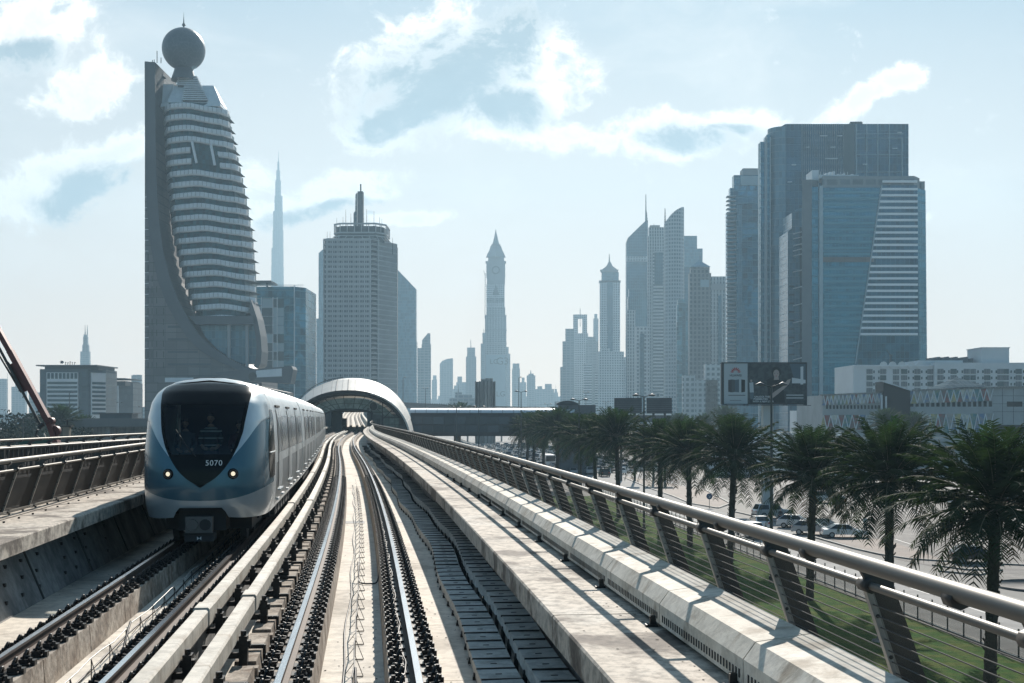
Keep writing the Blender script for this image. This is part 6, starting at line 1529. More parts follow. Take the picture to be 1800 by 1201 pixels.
mb = MB(); mb.bar((mx_(1549), -1.7, mz_(671)), (mx_(1599), -1.7, mz_(687)), .5, .3); [mb.cyl((mx_(x), -2, mz_(735)), (mx_(x), -2, mz_(695 + (x - 1547) * .3)), .25, n=8) for x in (1546, 1553.5)]
mb.build('wedge_edge', m_balc, mo_)
mb = MB(); ap = (mx_(1705), 10, mz_(661)); b4 = [(mx_(1660), 2, mz_(683)), (mx_(1690), -1, mz_(681)), (mx_(1745), 3, mz_(679)), (mx_(1745), 18, mz_(680)), (mx_(1665), 18, mz_(683))]
mb.add(b4 + [ap], [(k, (k + 1) % 5, 5) for k in range(5)]); mb.build('glass_pyramid', m_pyr, mo_)
# ================================================================ street level
def text_mesh(body, size, m, parent, P, ux=(1, 0, 0), uy=(0, 0, 1), name='lettering', align='LEFT', ext=0.0, bold=False):
    cu = bpy.data.curves.new('x', 'FONT'); cu.body = body; cu.size = size; cu.align_x = align; cu.extrude = ext
    if bold: cu.offset = size * .02
    to = bpy.data.objects.new('x', cu); COL.objects.link(to); bpy.context.view_layer.update()
    me = bpy.data.meshes.new_from_object(to.evaluated_get(bpy.context.evaluated_depsgraph_get())); bpy.data.objects.remove(to)
    ux, uy, P = Vector(ux), Vector(uy), Vector(P); w = ux.cross(uy)
    for v in me.vertices: v.co = P + ux * v.co.x + uy * v.co.y + w * v.co.z
    me.materials.clear(); me.materials.append(m); o = bpy.data.objects.new(name, me); COL.objects.link(o); o.parent = parent
    return o
# ---------------------------------------------------------------- date palms
m_leaf = mat('palm_leaf', (0.014, 0.028, 0.016), .85, col2=(0.026, 0.042, 0.021), scale=.8, spec=.12)
m_leafn = mat('young_palm_leaf', (0.04, 0.11, 0.03), .7, spec=.2, col2=(0.07, .14, .05), scale=.8)
m_dry = mat('dry_palm_leaf', (0.12, 0.085, 0.045), .9, spec=.1)
m_stem = mat('palm_stem', (0.11, 0.105, 0.055), .6)
m_trunk = mat('palm_trunk', (0.060, 0.050, 0.042), .95, col2=(0.030, 0.026, 0.022), scale=3.5, bump=1.0, bscale=9)
for m in (m_leaf, m_leafn):                        # thin leaves let some light through
    nt = m.node_tree; b = nt.nodes['Principled BSDF']; tl_ = N('ShaderNodeBsdfTranslucent'); tl_.inputs[0].default_value = (.04, .075, .02, 1); mx_s = N('ShaderNodeMixShader'); mx_s.inputs[0].default_value = .22
    L(b.outputs[0], mx_s.inputs[1]); L(tl_.outputs[0], mx_s.inputs[2]); L(mx_s.outputs[0], nt.nodes['Material Output'].inputs['Surface'])
def frond(mb, ms, base, az, el, ln, rr, sag, npair=26):
    """one feather leaf: curved rib with leaflets"""
    pts = []; p = Vector(base); e = el; st = ln / 12
    for k in range(13):
        pts.append(p.copy()); d = Vector((math.cos(az) * math.cos(e), math.sin(az) * math.cos(e), math.sin(e))); p = p + d * st; e -= sag * (.35 + k / 12)
    ms.tube(pts, .03, 4, radii=[.035 * (1 - .8 * k / 12) for k in range(13)])
    side = Vector((-math.sin(az), math.cos(az), 0))
    for k in range(npair):
        t = .16 + .84 * (k + rr.random() * .6) / npair; i = min(int(t * 12), 11); f = t * 12 - i
        q = pts[i].lerp(pts[i + 1], f); dr = (pts[i + 1] - pts[i]).normalized(); up = side.cross(dr).normalized()
        ll = .74 * math.sin(math.pi * (.16 + .78 * t)) ** .7 * (ln / 4.0) + .10
        for s in (-1, 1):
            v = (side * s * .78 + dr * .72 + up * rr.uniform(-.1, .42)).normalized() * ll * rr.uniform(.85, 1.15)
            wv_ = dr * .043; tip = q + v - Vector((0, 0, ll * .14))
            mb.add([q - wv_, q + wv_, q + v * .55 + wv_ * .7, tip, q + v * .55 - wv_ * .9], [(0, 1, 2, 3, 4)])
def palm_meshes(seed, h, spread=1.0, nfr=96):
    rr = random.Random(seed); lf, yl, st, tr_, dy = MB(), MB(), MB(), MB(), MB()
    n = 26; prof = []
    for k in range(n + 1):
        z = h * k / n; r = .27 - .05 * k / n + (.03 if k % 2 else -.005) + (.16 * max(0, (k - n + 4) / 4)); prof.append((r, z))
    prof.insert(0, (.38, -.02)); tr_.lathe(prof, 12)
    for k in range(60):                                          # old leaf bases on the trunk
        z = h * (.15 + .85 * rr.random()); a = rr.uniform(0, 2 * math.pi); r0 = .25; tr_.bar((r0 * math.cos(a), r0 * math.sin(a), z), ((r0 + .12) * math.cos(a), (r0 + .12) * math.sin(a), z + .16), .09, .05)
    top = h
    for k in range(nfr):
        u = k / (nfr - 1); az = k * 2.399963 + rr.uniform(-.2, .2)
        el = math.radians(88 - 116 * u ** 1.12 + rr.uniform(-7, 7)); ln = (2.7 + 2.0 * math.sin(math.pi * min(.60, .08 + u * .64))) * rr.uniform(.88, 1.08) * spread
        sag = .030 + .085 * u + rr.uniform(0, .03)
        frond(yl if k < 5 else (dy if u > .86 and k % 3 == 0 else lf), st, (.12 * math.cos(az), .12 * math.sin(az), top + .3 - .5 * u), az, el, ln, rr, sag, 30 if u < .9 else 22)
    return [o.build(nm, m) for o, nm, m in ((tr_, 'trunk', m_trunk), (lf, 'crown', m_leaf), (yl, 'young_leaves', m_leafn), (st, 'leaf_stems', m_stem), (dy, 'dry_leaves', m_dry))]
protos = []
for sd_, h in ((3, 8.7), (11, 8.9), (23, 8.5)):
    os_ = palm_meshes(sd_, h); protos.append([(o.name.split('.')[0], o.data) for o in os_])
    for o in os_: bpy.data.objects.remove(o)
def put_palm(k, loc, rz, sc, label, group, lite=False):
    t = thing('date_palm', label, 'palm tree', loc=loc, rz=rz, group=group); t.scale = (sc, sc, sc); t.rotation_euler = (math.sin(rz * 3.1) * .025, math.cos(rz * 2.3) * .03, rz)
    for nm, me in protos[k]:
        o = bpy.data.objects.new(nm, me); COL.objects.link(o); o.parent = t
    return t
def palm_x(d): return 21.5 - .095 * (d - 68)
ords = ['nearest date palm, at the right edge', 'second nearest date palm, in front of the dark car', 'third nearest date palm, beside the billboard post\'s right', 'fourth nearest date palm, left of the billboard post', 'fifth nearest date palm, with low drooping fronds', 'sixth nearest date palm of the row', 'seventh nearest date palm of the row', 'eighth nearest date palm of the row',
        'ninth nearest date palm of the row', 'tenth nearest date palm, before the stair block', 'eleventh nearest date palm of the row', 'second farthest date palm of the row', 'farthest date palm of the row, beside the traffic jam']
for k, (d, px) in enumerate([(50.5, 1738), (68, 1563), (82, 1423), (103, 1283), (116, 1213), (129, 1160), (150, 1088), (168, 1048), (184, 1020), (210, 980), (230, 955), (247, 937), (260, 926)]):
    put_palm(k % 3, (gx(px, d), d, 0), k * 1.7 + .4, (1.0, 1.0, 1.0, 1.04, 1.0, 1.04, 1.12, 1.04, 1.1, 1.16, 1.1, 1.14, 1.1)[k], ords[k] + ', on the lawn by the fence' if k < 4 else ords[k], 'date palms along the viaduct')
for px, d, h, lab in ((1275, 420, 1.35, 'distant palm rising left of the billboard'), (1240, 400, 1.1, 'small distant palm left of the billboard, lower of the two'), (1560, 300, 1.2, 'palm standing against the dark glass wedge of the mosaic building'), (1605, 290, 1.12, 'palm just right of the dark glass wedge'),
                      (105, 300, 1.28, 'palm tree on the left in front of the white striped office'), (148, 310, 1.05, 'low palm at the left beside the flyover'), (807, 480, 1.5, 'palm standing above the footbridge roof'), (1190, 380, 1.15, 'distant palm behind the tall double lamp post')):
    put_palm(int(px) % 3, (gx(px, d), d, 0), px, h, lab, 'scattered palms further off')
# ---------------------------------------------------------------- broad-leaved trees on the left
m_tleaf = mat('tree_leaf', (0.018, 0.028, 0.016), .9, spec=.1, col2=(0.032, 0.044, 0.024), scale=.25)
def tree(loc, h, w, label, group, seed):
    rr = random.Random(seed); t = thing('leafy_tree', label, 'tree', loc=loc, group=group)
    mb = MB(); mb.cyl((0, 0, 0), (0, 0, h * .45), .25, .16, 8)
    for k in range(6): a = rr.uniform(0, 6.28); mb.cyl((0, 0, h * .38), (math.cos(a) * w * .3, math.sin(a) * w * .3, h * rr.uniform(.6, .85)), .10, .04, 5)
    mb.build('trunk', m_trunk, t)
    mb = MB(); cl = [(rr.uniform(-.5, .5) * w * .8, rr.uniform(-.5, .5) * w * .8, h * rr.uniform(.42, .9), w * rr.uniform(.16, .30)) for _ in range(15)]
    for k in range(3600):
        c = cl[k % 15]; v = Vector((rr.gauss(0, 1), rr.gauss(0, 1), rr.gauss(0, .8))).normalized() * c[3] * rr.uniform(.55, 1.1); p = Vector(c[:3]) + v; s = .34 * h / 7
        a = Vector((rr.uniform(-1, 1), rr.uniform(-1, 1), rr.uniform(-1, 1))).normalized() * s; b = a.cross(Vector((rr.uniform(-1, 1), rr.uniform(-1, 1), 1))).normalized() * s * .6
        mb.add([p - a, p + b, p + a, p - b], [(0, 1, 2, 3)])
    mb.build('crown', m_tleaf, t); return t
for k, (px, d, h, w, lab) in enumerate(((12, 260, 9, 14, 'dark leafy tree at the left edge below the flyover'), (40, 330, 12, 18, 'broad tree left of the red boom, behind the small lamp post'), (-14, 200, 7, 10, 'low dark bush tree cut by the left edge of the photo'), (72, 340, 12.5, 12, 'leafy tree right beside the red boom'), (145, 290, 9.5, 9, 'dark tree in front of the flyover wall'),
                                        (1215, 330, 10, 12, 'tree behind the palms right of the dark sign backs'), (1150, 340, 9.5, 12, 'tree behind the palms below the dark sign backs'), (1290, 300, 9.5, 11, 'tree behind the palms left of the billboard post'))):
    tree((gx(px, d), d, 0), h, w, lab, 'broad-leaved trees', 40 + k)
# ---------------------------------------------------------------- cars
m_tyre = mat('tyre', (.015, .015, .015), .8); m_rim = mat('wheel_rim', (.35, .36, .37), .35, .8); m_cglass = mat('car_glass', (.015, .018, .02), .08)
m_lampr = mat('tail_lamp', (.30, .02, .02), .3); m_lampw = mat('car_lamp', (.6, .6, .58), .15)
paints = {n_: mat('paint_' + n_, c_, .28, .25, coat=.6) for n_, c_ in (('white', (.66, .67, .67)), ('silver', (.36, .37, .38)), ('black', (.015, .016, .018)), ('grey', (.12, .125, .13)), ('red', (.25, .02, .02)), ('beige', (.34, .30, .24)), ('blue', (.04, .08, .18)))}
def car_shapes(kind):
    """length along y, front at -y; returns side profile of the body and of the cabin"""
    if kind == 'suv':
        return 4.7, 1.90, [(-2.35, .45), (-2.35, .85), (-2.2, 1.0), (-1.1, 1.10), (2.2, 1.12), (2.35, .95), (2.35, .42)], [(-1.15, 1.08), (-.55, 1.68), (1.9, 1.74), (2.22, 1.1)], .38
    if kind == 'hatch':
        return 4.0, 1.74, [(-2.0, .40), (-2.0, .70), (-1.85, .84), (-1.0, .98), (1.85, 1.0), (2.0, .85), (2.0, .38)], [(-1.15, .94), (-.35, 1.46), (1.2, 1.50), (1.88, .98)], .31
    return 4.6, 1.78, [(-2.3, .38), (-2.3, .62), (-2.15, .76), (-1.05, .90), (1.5, .92), (2.2, .90), (2.3, .72), (2.3, .36)], [(-1.12, .88), (-.30, 1.40), (.95, 1.42), (1.75, .92)], .31
def car_parts(kind, paint, detail=True):
    ln, w, body, cab, wr = car_shapes(kind); out = []
    mb = MB(); hw = w / 2; n = len(body)
    ys = [(-hw, .94), (-hw + .10, 1.0), (hw - .10, 1.0), (hw, .94)]
    rows = [[(x, y * (1 if k in (1, 2) else .985), .30 + (z - .30) * sc_) for y, z in body] for k, (x, sc_) in enumerate(ys)]
    n_ = len(body)
    for i in range(3):
        for j in range(n_): mb.add([rows[i][j], rows[i][(j + 1) % n_], rows[i + 1][(j + 1) % n_], rows[i + 1][j]], [(0, 1, 2, 3)])
    mb.add(rows[0], [tuple(range(n_))]); mb.add(rows[-1], [tuple(range(n_ - 1, -1, -1))])
    c0 = hw - .04; c1 = hw - .22; lo_ = [cab[0], cab[3]]; 
    pts = [(-c0, *cab[0]), (c0, *cab[0]), (-c1, *cab[1]), (c1, *cab[1]), (-c1, *cab[2]), (c1, *cab[2]), (-c0, *cab[3]), (c0, *cab[3])]
    mb.add(pts, [(0, 1, 3, 2), (2, 3, 5, 4), (4, 5, 7, 6), (0, 2, 4, 6), (1, 7, 5, 3)])
    out.append(('body', mb, [paints[paint]]))
    g = MB()
    def q(a, b, u, v): return Vector(a).lerp(Vector(b), u), Vector(a).lerp(Vector(b), v)
    def pane(A, B, C_, D_, off):
        A, B, C_, D_ = map(Vector, (A, B, C_, D_)); c = (A + B + C_ + D_) / 4; nn = (B - A).cross(D_ - A).normalized() * off
        g.add([c + (p - c) * .86 + nn for p in (A, B, C_, D_)], [(0, 1, 2, 3)]); g.add([c + (p - c) * .86 - nn for p in (A, B, C_, D_)], [(3, 2, 1, 0)])
    pane(pts[0], pts[1], pts[3], pts[2], .012); pane(pts[4], pts[5], pts[7], pts[6], .012)
    for s in (0, 1):
        a, b, c, d_ = [Vector(pts[i + s]) for i in (0, 2, 4, 6)]; m1, m2 = a.lerp(d_, .52), b.lerp(c, .48); pane(a, m1, m2, b, .012); pane(m1, d_, c, m2, .012)
    out.append(('window', g, [m_cglass]))
    if detail:
        for sx in (-1, 1):
            for y in (-ln * .31, ln * .30):
                w_ = MB(); w_.cyl((sx * (hw - .20), y, wr), (sx * (hw + .01), y, wr), wr, n=18, mi=0); w_.cyl((sx * (hw - .02), y, wr), (sx * (hw + .025), y, wr), wr * .62, n=12, mi=1); out.append(('wheel', w_, [m_tyre, m_rim]))
            l_ = MB(); l_.box(sx * hw * .62 - .17, sx * hw * .62 + .17, -ln / 2 - .02, -ln / 2 + .2, body[1][1] - .12, body[1][1] + .02); out.append(('headlight', l_, [m_lampw]))
            l_ = MB(); l_.box(sx * hw * .72 - .14, sx * hw * .72 + .14, ln / 2 - .2, ln / 2 + .02, body[-2][1] - .14, body[-2][1] + .06); out.append(('tail_light', l_, [m_lampr]))
        l_ = MB(); l_.box(-hw * .9, hw * .9, -ln / 2 - .05, -ln / 2 + .2, .30, .52); out.append(('bumper', l_, [m_fin if kind == 'suv' else paints[paint]])); l_ = MB(); l_.box(-hw * .9, hw * .9, ln / 2 - .2, ln / 2 + .05, .32, .55); out.append(('bumper', l_, [m_fin if kind == 'suv' else paints[paint]]))
        [(lambda l2: (l2.box(sx * (hw + .08) - .09, sx * (hw + .08) + .09, cab[0][0] + .35, cab[0][0] + .50, cab[0][1] + .02, cab[0][1] + .17), out.append(('mirror', l2, [paints[paint]]))))(MB()) for sx in (-1, 1)]
    return out
def put_car(kind, paint, loc, rz, label, group=None):
    t = thing('parked_car' if group and 'park' in group else 'car', label, 'car', loc=loc, rz=rz, group=group)
    for nm, mb, ms in car_parts(kind, paint): mb.build(nm, ms, t, fix=(nm == 'body'))
    return t
def gcar(px, py): p = GP(px, py, .016); return (p.x, p.y, .02)
put_car('suv', 'white', gcar(1318, 946), R(186), 'white off-road car driving on the service road beyond the fence', 'cars on the service road')
put_car('hatch', 'white', gcar(1333, 930), R(186), 'white small car right behind the white off-road car', 'cars on the service road')
put_car('suv', 'silver', gcar(1357, 911), R(100), 'silver car seen from the side, parked farthest left in the lot', 'cars parked in the lot')
put_car('hatch', 'white', gcar(1398, 928), R(70), 'white hatchback parked left of the third nearest palm trunk', 'cars parked in the lot')
put_car('hatch', 'silver', gcar(1426, 940), R(70), 'small silver car half hidden by the third nearest palm trunk', 'cars parked in the lot')
put_car('sedan', 'white', gcar(1484, 945), R(84), 'white saloon parked in front of the standing man', 'cars parked in the lot')
put_car('hatch', 'black', gcar(1712, 990), R(86), 'black car behind the trunk of the nearest palm', 'cars parked in the lot')
put_car('sedan', 'white', gcar(1695, 887), R(92), 'white saloon far back at the right of the lot', 'cars parked in the lot')
put_car('sedan', 'silver', gcar(1750, 882), R(92), 'silver saloon far back at the right, right of the white saloon', 'cars parked in the lot')
put_car('suv', 'grey', gcar(1795, 892), R(95), 'dark grey car far back, cut by the right edge of the photo', 'cars parked in the lot')
put_car('sedan', 'grey', gcar(1575, 880), R(95), 'grey saloon far back between the two middle palms', 'cars parked in the lot')
put_car('suv', 'white', gcar(1455, 884), R(95), 'white car far back between the palms left of the grey saloon', 'cars parked in the lot')
put_car('suv', 'black', gcar(1062, 838), R(184), 'dark truck-like off-road car on the road between the palms', 'cars on the service road')
# bus
bp = GP(968, 822); bus = thing('white_bus', 'white bus among the palms at the head of the traffic jam', 'bus', loc=(bp.x, bp.y, .01), rz=R(6))
mb = MB(); mb.box(-1.25, 1.25, 0, 11, .45, 3.1); mb.build('bus_body', paints['white'], bus); mb = MB(); mb.box(-1.15, 1.15, -.02, .05, 1.5, 2.85); mb.box(-1.27, 1.27, .6, 10.6, 1.6, 2.6); mb.build('window', m_cglass, bus)
for y in (1.8, 8.8):
    for s in (-1, 1): mb = MB(); mb.cyl((s * 1.0, y, .48), (s * 1.27, y, .48), .48, n=14); mb.build('wheel', m_tyre, bus)
# the traffic jam: simple shared meshes, each car an object of its own
jam = []; jnames = {}
for kind in ('sedan', 'suv', 'hatch'):
    for paint in ('white', 'silver', 'white', 'grey', 'black', 'beige'):
        ps = car_parts(kind, paint, False); me_ = MB()
        b_, g_ = ps[0][1], ps[1][1]; me_.add(b_.v, b_.f, 0); me_.add(g_.v, g_.f, 1); ln, w, _, _, wr = car_shapes(kind)
        for sx in (-1, 1):
            for y in (-ln * .31, ln * .30): me_.cyl((sx * (w / 2 - .2), y, wr), (sx * (w / 2 + .01), y, wr), wr, n=8, mi=2)
        o = me_.build('car', [paints[paint], m_cglass, m_tyre], fix=False); jam.append(o.data); jnames[o.data.name] = (paint, {'sedan': 'saloon', 'suv': 'off-road car', 'hatch': 'hatchback'}[kind]); bpy.data.objects.remove(o)
rj = random.Random(5); n = 0
for d0 in np.arange(262, 640, 7.6):
    for lane in range(8):
        d = d0 + rj.uniform(-1.2, 1.2); off = 2.6 + lane * 3.5
        if off > 10.6 + (d - 190) * .22 - 1.2: continue
        x = fence_x(d) + off; px = 900 + x * F / d; py = HY + 12.6 * F / d
        if not (800 < px < 1150) or n >= 210: continue
        if lane < 1 and rj.random() < .7: continue
        if rj.random() < .16: continue
        o = bpy.data.objects.new('queued_car', jam[rj.randrange(18)]); COL.objects.link(o); o.location = (x, d, .01); o.rotation_euler = (0, 0, math.pi + .097)
        jk = int(rj.random() * 0) or 0; q_ = jnames[o.data.name]; tag(o, '%s %s in the traffic queue on the highway below the footbridge' % q_, 'car', 'cars queuing on the highway'); n += 1
# ---------------------------------------------------------------- fence along the service road
m_fencew = mat('fence_wire', (0.30, .30, .28), .6, .2, alpha=.38); m_fpost = mat('fence_post', (.06, .06, .06), .6)
fn = thing('mesh_fence', 'low mesh fence with dark posts between the lawn and the service road', 'fence')
mb = MB(); ds = list(np.arange(38, 330, 3.0)); mb.grid([[(fence_x(d) - .25, d, .15), (fence_x(d) - .25, d, 1.35)] for d in ds]); mb.build('mesh_panel', m_fencew, fn)
for k in range(100):
    d = 40 + k * 2.0; mb = MB(); x = fence_x(d) - .25; mb.box(x - .035, x + .035, d - .035, d + .035, 0, 1.62); mb.build('post', m_fpost, fn)
mb = MB(); [mb.bar((fence_x(a) - .25, a, z), (fence_x(a + 3) - .25, a + 3, z), .03, .03) for a in ds for z in (.15, 1.36)]; mb.build('wire_rail', m_balc, fn)
dv = thing('divider_fence', 'dark railing on a low wall along the left edge of the jammed highway', 'fence')
mb = MB(); [mb.bar((fence_x(a) - .6, a, .45), (fence_x(a + 10) - .6, a + 10, .45), .4, .9) for a in range(250, 640, 10)]; mb.build('low_wall', m_conc2, dv)
mb = MB(); [mb.bar((fence_x(a) - .6, a, 1.6), (fence_x(a + 10) - .6, a + 10, 1.6), .08) for a in range(250, 640, 10)]; [mb.box(fence_x(a) - .64, fence_x(a) - .56, a, a + .1, .9, 1.6) for a in range(250, 640, 3)]; mb.build('guard_rail', m_fpost, dv)
# ---------------------------------------------------------------- lamp posts
m_pole = mat('lamp_pole_steel', (0.085, .09, .09), .5, .4)
def lamp(px, ytop, d, double, label, arm=1.05, r=.11):
    x = gx(px, d); h = gz(ytop, d); t = thing('street_lamp', label, 'street lamp', loc=(x, d, 0), group='street lamps')
    mb = MB(); mb.cyl((0, 0, 0), (0, 0, h), r * 1.3, r * .7, 10); mb.cyl((0, 0, 0), (0, 0, .5), r * 1.9, r * 1.8, 10); mb.build('pole', m_pole, t)
    for s in ((-1, 1) if double else (1,)):
        mb = MB(); mb.tube([(0, 0, h - .05), (s * arm * .5, 0, h + .10), (s * arm * .8, 0, h + .12)], r * .45, 6); mb.build('arm', m_pole, t)
        mb = MB(); mb.tube([(s * arm * .55, 0, h + .12), (s * arm * .8, 0, h + .17), (s * arm * 1.15, 0, h + .10)], .12, 8, radii=[.07, .16, .05]); mb.build('lamp_head', m_swall, t)
for a in ((1356, 679, 91, 1, 'nearest double street lamp, standing in front of the billboard'), (1132, 697, 132, 1, 'double street lamp in front of the dark sign backs', 1.1), (1018, 704, 168, 1, 'double street lamp in front of the stair block', 1.1), (916, 689, 233, 1, 'double street lamp above the footbridge left of the stair block', 1.1),
          (912, 664, 300, 0, 'tall thin single lamp right behind the double lamp above the footbridge', .6), (841.6, 716, 236, 1, 'double street lamp before the footbridge, second from the station', 1.1), (802.6, 717, 240, 1, 'double street lamp before the footbridge, nearest the station', .8), (708.5, 664, 380, 0, 'tall thin lamp in front of the wedge tower', .8),
          (748, 683, 420, 1, 'double lamp on the flyover right of the wedge tower', .9), (705, 708, 420, 0, 'short lamp at the start of the flyover', .8), (1065, 707, 420, 1, 'small distant double lamp left of the dark sign backs', 1.1), (1030, 690, 450, 1, 'small distant double lamp above the stair block', 1.1), (963, 711, 420, 1, 'small distant double lamp over the footbridge roof', 1.2),
          (41, 737, 190, 1, 'double street lamp left of the red boom', .9), (122, 691, 300, 0, 'tall single lamp in front of the white striped office', .9), (81, 682, 330, 0, 'tall single lamp at the left corner of the white striped office', .9), (210, 708, 420, 1, 'double lamp in front of the second white office', 1.0), (250, 716, 380, 1, 'double lamp just left of the ball tower', 1.2), (103, 716, 430, 0, 'thin lamp between the white striped office and the boom', .5)):
    lamp(*a)
# ---------------------------------------------------------------- billboard
D = 170; s6 = F / D; bb = thing('billboard', 'large advertising billboard on a white pillar behind the palms', 'billboard', loc=(gx(1343, D), D, 0)); bx6 = lambda p: (p - 1343) / s6; bz6 = lambda p: gz(p, D)
m_bpaper = mat('poster_white', (.46, .50, .52), .6); m_bdark = mat('poster_dark', (.035, .042, .048), .5, col2=(.07, .085, .09), scale=1.2, lo=.4, hi=.6); m_bskin = mat('poster_skin', (.40, .33, .30), .6); m_bred = mat('poster_red', (.42, .06, .06), .6)
m_btxt = mat('poster_text', (.62, .64, .65), .6); m_bblk = mat('poster_black', (.012, .013, .015), .5); m_bsky = mat('poster_sky', (.10, .14, .17), .6); m_btk = mat('poster_ink', (.06, .06, .065), .6); m_pillar = mat('pillar_white', (.42, .45, .45), .6)
mb = MB(); mb.box(bx6(1269), bx6(1418), 0, 1.1, bz6(711), bz6(637.5)); mb.build('panel_box', m_fin, bb)
mb = MB(); mb.box(bx6(1272.5), bx6(1314), -.03, 0, bz6(710), bz6(639)); mb.build('white_poster', m_bpaper, bb)
mb = MB(); mb.box(bx6(1314), bx6(1416.5), -.03, 0, bz6(709), bz6(639)); pd = mb.build('dark_poster', m_bdark, bb)
def flat(pts, m, nm, y, par=pd):
    mb = MB(); mb.add([(bx6(a), y, bz6(b)) for a, b in pts], [tuple(range(len(pts)))]); o = mb.build(nm, m, par)
    if o.data.polygons[0].normal.y > 0: o.data.flip_normals()
    return o
def ell(cx, cy, rx, ry, n=16): return [(cx + rx * math.cos(2 * math.pi * k / n), cy + ry * math.sin(2 * math.pi * k / n)) for k in range(n)]
flat([(1388, 640), (1416, 640), (1416, 672), (1395, 664)], m_bsky, 'poster_sky', -.035); flat([(1392, 664), (1416, 668), (1416, 674), (1392, 674)], m_btxt, 'poster_bridge', -.037)
flat([(1407, 645), (1412, 644), (1412, 676), (1407, 676)], m_btxt, 'poster_tower', -.038)
flat([(1347, 668), (1356, 664), (1366, 664), (1374, 672), (1378, 690), (1380, 708), (1352, 708), (1350, 690)], m_bblk, 'poster_dress', -.04)
flat(ell(1364.5, 654, 8.5, 9.5), m_bblk, 'poster_hair', -.042); flat(ell(1364.5, 657, 5.4, 7.2), m_bskin, 'poster_face', -.046); flat([(1361, 661), (1368, 661), (1369, 668), (1360, 668)], m_bskin, 'poster_neck', -.044)
flat([(1352, 697), (1362, 688), (1376, 679), (1385, 672), (1387, 675), (1378, 684), (1366, 694), (1354, 703)], m_bskin, 'poster_arm', -.048); flat([(1378, 676), (1384, 668), (1390, 666), (1388, 673), (1381, 680)], m_bskin, 'poster_hand', -.05)
flat([(1317, 673), (1324, 672), (1325, 690), (1318, 690)], m_bpaper, 'poster_figure', -.04); flat(ell(1320.5, 669.5, 1.8, 2.3, 10), m_bskin, 'poster_head', -.041); flat([(1318, 690), (1325, 690), (1324, 702), (1319, 702)], m_bsky, 'poster_legs', -.04)
for k, (a, b) in enumerate(((1361.8, 656.5), (1367.2, 656.5))): flat(ell(a, b, .9, .5, 8), m_bblk, 'poster_eye', -.05)
flat(ell(1364.5, 661.2, 1.5, .6, 8), m_bred, 'poster_lips', -.05)
for k, t_ in enumerate(('UNLOCK THE', 'POSSIBILITIES', 'WITH A NEW STAR')): text_mesh(t_, .34, m_btxt, pd, (bx6(1326 - k * 1.5), -.06, bz6(699 + k * 4.2)), bold=True)
for k in range(2): mb = MB(); mb.box(bx6(1382), bx6(1412), -.06, -.055, bz6(695.5 + k * 5), bz6(694 + k * 5)); mb.build('fine_print', m_btxt, pd)
wpz = bpy.data.objects[bb.name].children[1] if False else None
wp_ = [o for o in COL.objects if o.name.startswith('white_poster')][0]
for k in range(8):
    a = math.radians(-82 + k * 23.4 + 90); r0, r1 = 2.8, 10.0; c = (1293, 655.0); dx, dz = math.cos(a), math.sin(a); nx, nz = -dz, dx
    flat([(c[0] + dx * r0, c[1] - dz * r0), (c[0] + dx * r1 * .65 + nx * 1.25, c[1] - dz * r1 * .65 - nz * 1.25), (c[0] + dx * r1, c[1] - dz * r1), (c[0] + dx * r1 * .65 - nx * 1.25, c[1] - dz * r1 * .65 + nz * 1.25)], m_bred, 'logo_petal', -.04 - .001 * k, wp_)
text_mesh('HUAWEI', .44, m_btk, wp_, (bx6(1293), -.06, bz6(662)), align='CENTER', bold=True)
for k, (a, b) in enumerate(((1280, 1287), (1286, 1292.5), (1292, 1299), (1303, 1309.5))): flat([(a, 668 - (k % 2)), (b, 667 + (k % 2)), (b, 690 - (k % 2)), (a, 689 + (k % 2))], (m_btk, m_swall, m_bsky, m_bblk)[k], 'poster_phone', -.04 - .002 * k, wp_)
mb = MB(); mb.box(bx6(1280), bx6(1310), -.05, -.045, bz6(695.6), bz6(694.4)); mb.build('fine_print', m_btk, wp_)
mb = MB(); mb.box(bx6(1283), bx6(1303), -.05, -.045, bz6(704.3), bz6(703.6)); mb.build('fine_print', m_btk, wp_)
mb = MB(); [mb.box(bx6(a), bx6(b), -.08, .02, bz6(c), bz6(d_)) for a, b, c, d_ in ((1268, 1418.5, 639, 637), (1268, 1418.5, 711.5, 710), (1268, 1270.5, 711, 637), (1416.8, 1418.5, 711, 637))]; mb.build('frame', m_steel, bb)
mb = MB(); mb.box(bx6(1262), bx6(1424), -.6, -.1, bz6(713.4), bz6(712.4)); [mb.cyl((bx6(x), -.9, bz6(713.5)), (bx6(x), -.9, bz6(711.5)), .14, n=6) for x in (1274, 1306, 1312, 1375, 1380, 1411, 1414)]; mb.build('lamp_bar', m_steel, bb)
mb = MB(); mb.box(bx6(1342), bx6(1360), .1, 1.5, 0, bz6(711.6)); mb.build('pillar', m_pillar, bb)
# dark backs of two sign boards
for x0_, x1_, lab in ((1080, 1128, 'dark back of the left sign board behind the palms'), (1137, 1181, 'dark back of the right sign board behind the palms')):
    D = 235; t = thing('sign_board', lab, 'sign board', loc=(gx(x0_, D), D, 0), group='dark sign boards'); f = lambda p: (p - x0_) * D / F
    mb = MB(); mb.box(0, f(x1_), 0, .5, gz(727, D), gz(700.5, D)); mb.build('board', m_blk, t)
    mb = MB(); [mb.box(-.05, f(x1_) + .05, -.08, 0, gz(727 - k * 3.3, D), gz(727 - k * 3.3, D) + .10) for k in range(9)]; mb.build('slat_frame', m_fin, t)
    mb = MB(); [mb.cyl((f(x), .3, 0), (f(x), .3, gz(727, D)), .25, n=8) for x in (x0_ + 12, x1_ - 12)]; mb.build('leg', m_pole, t)
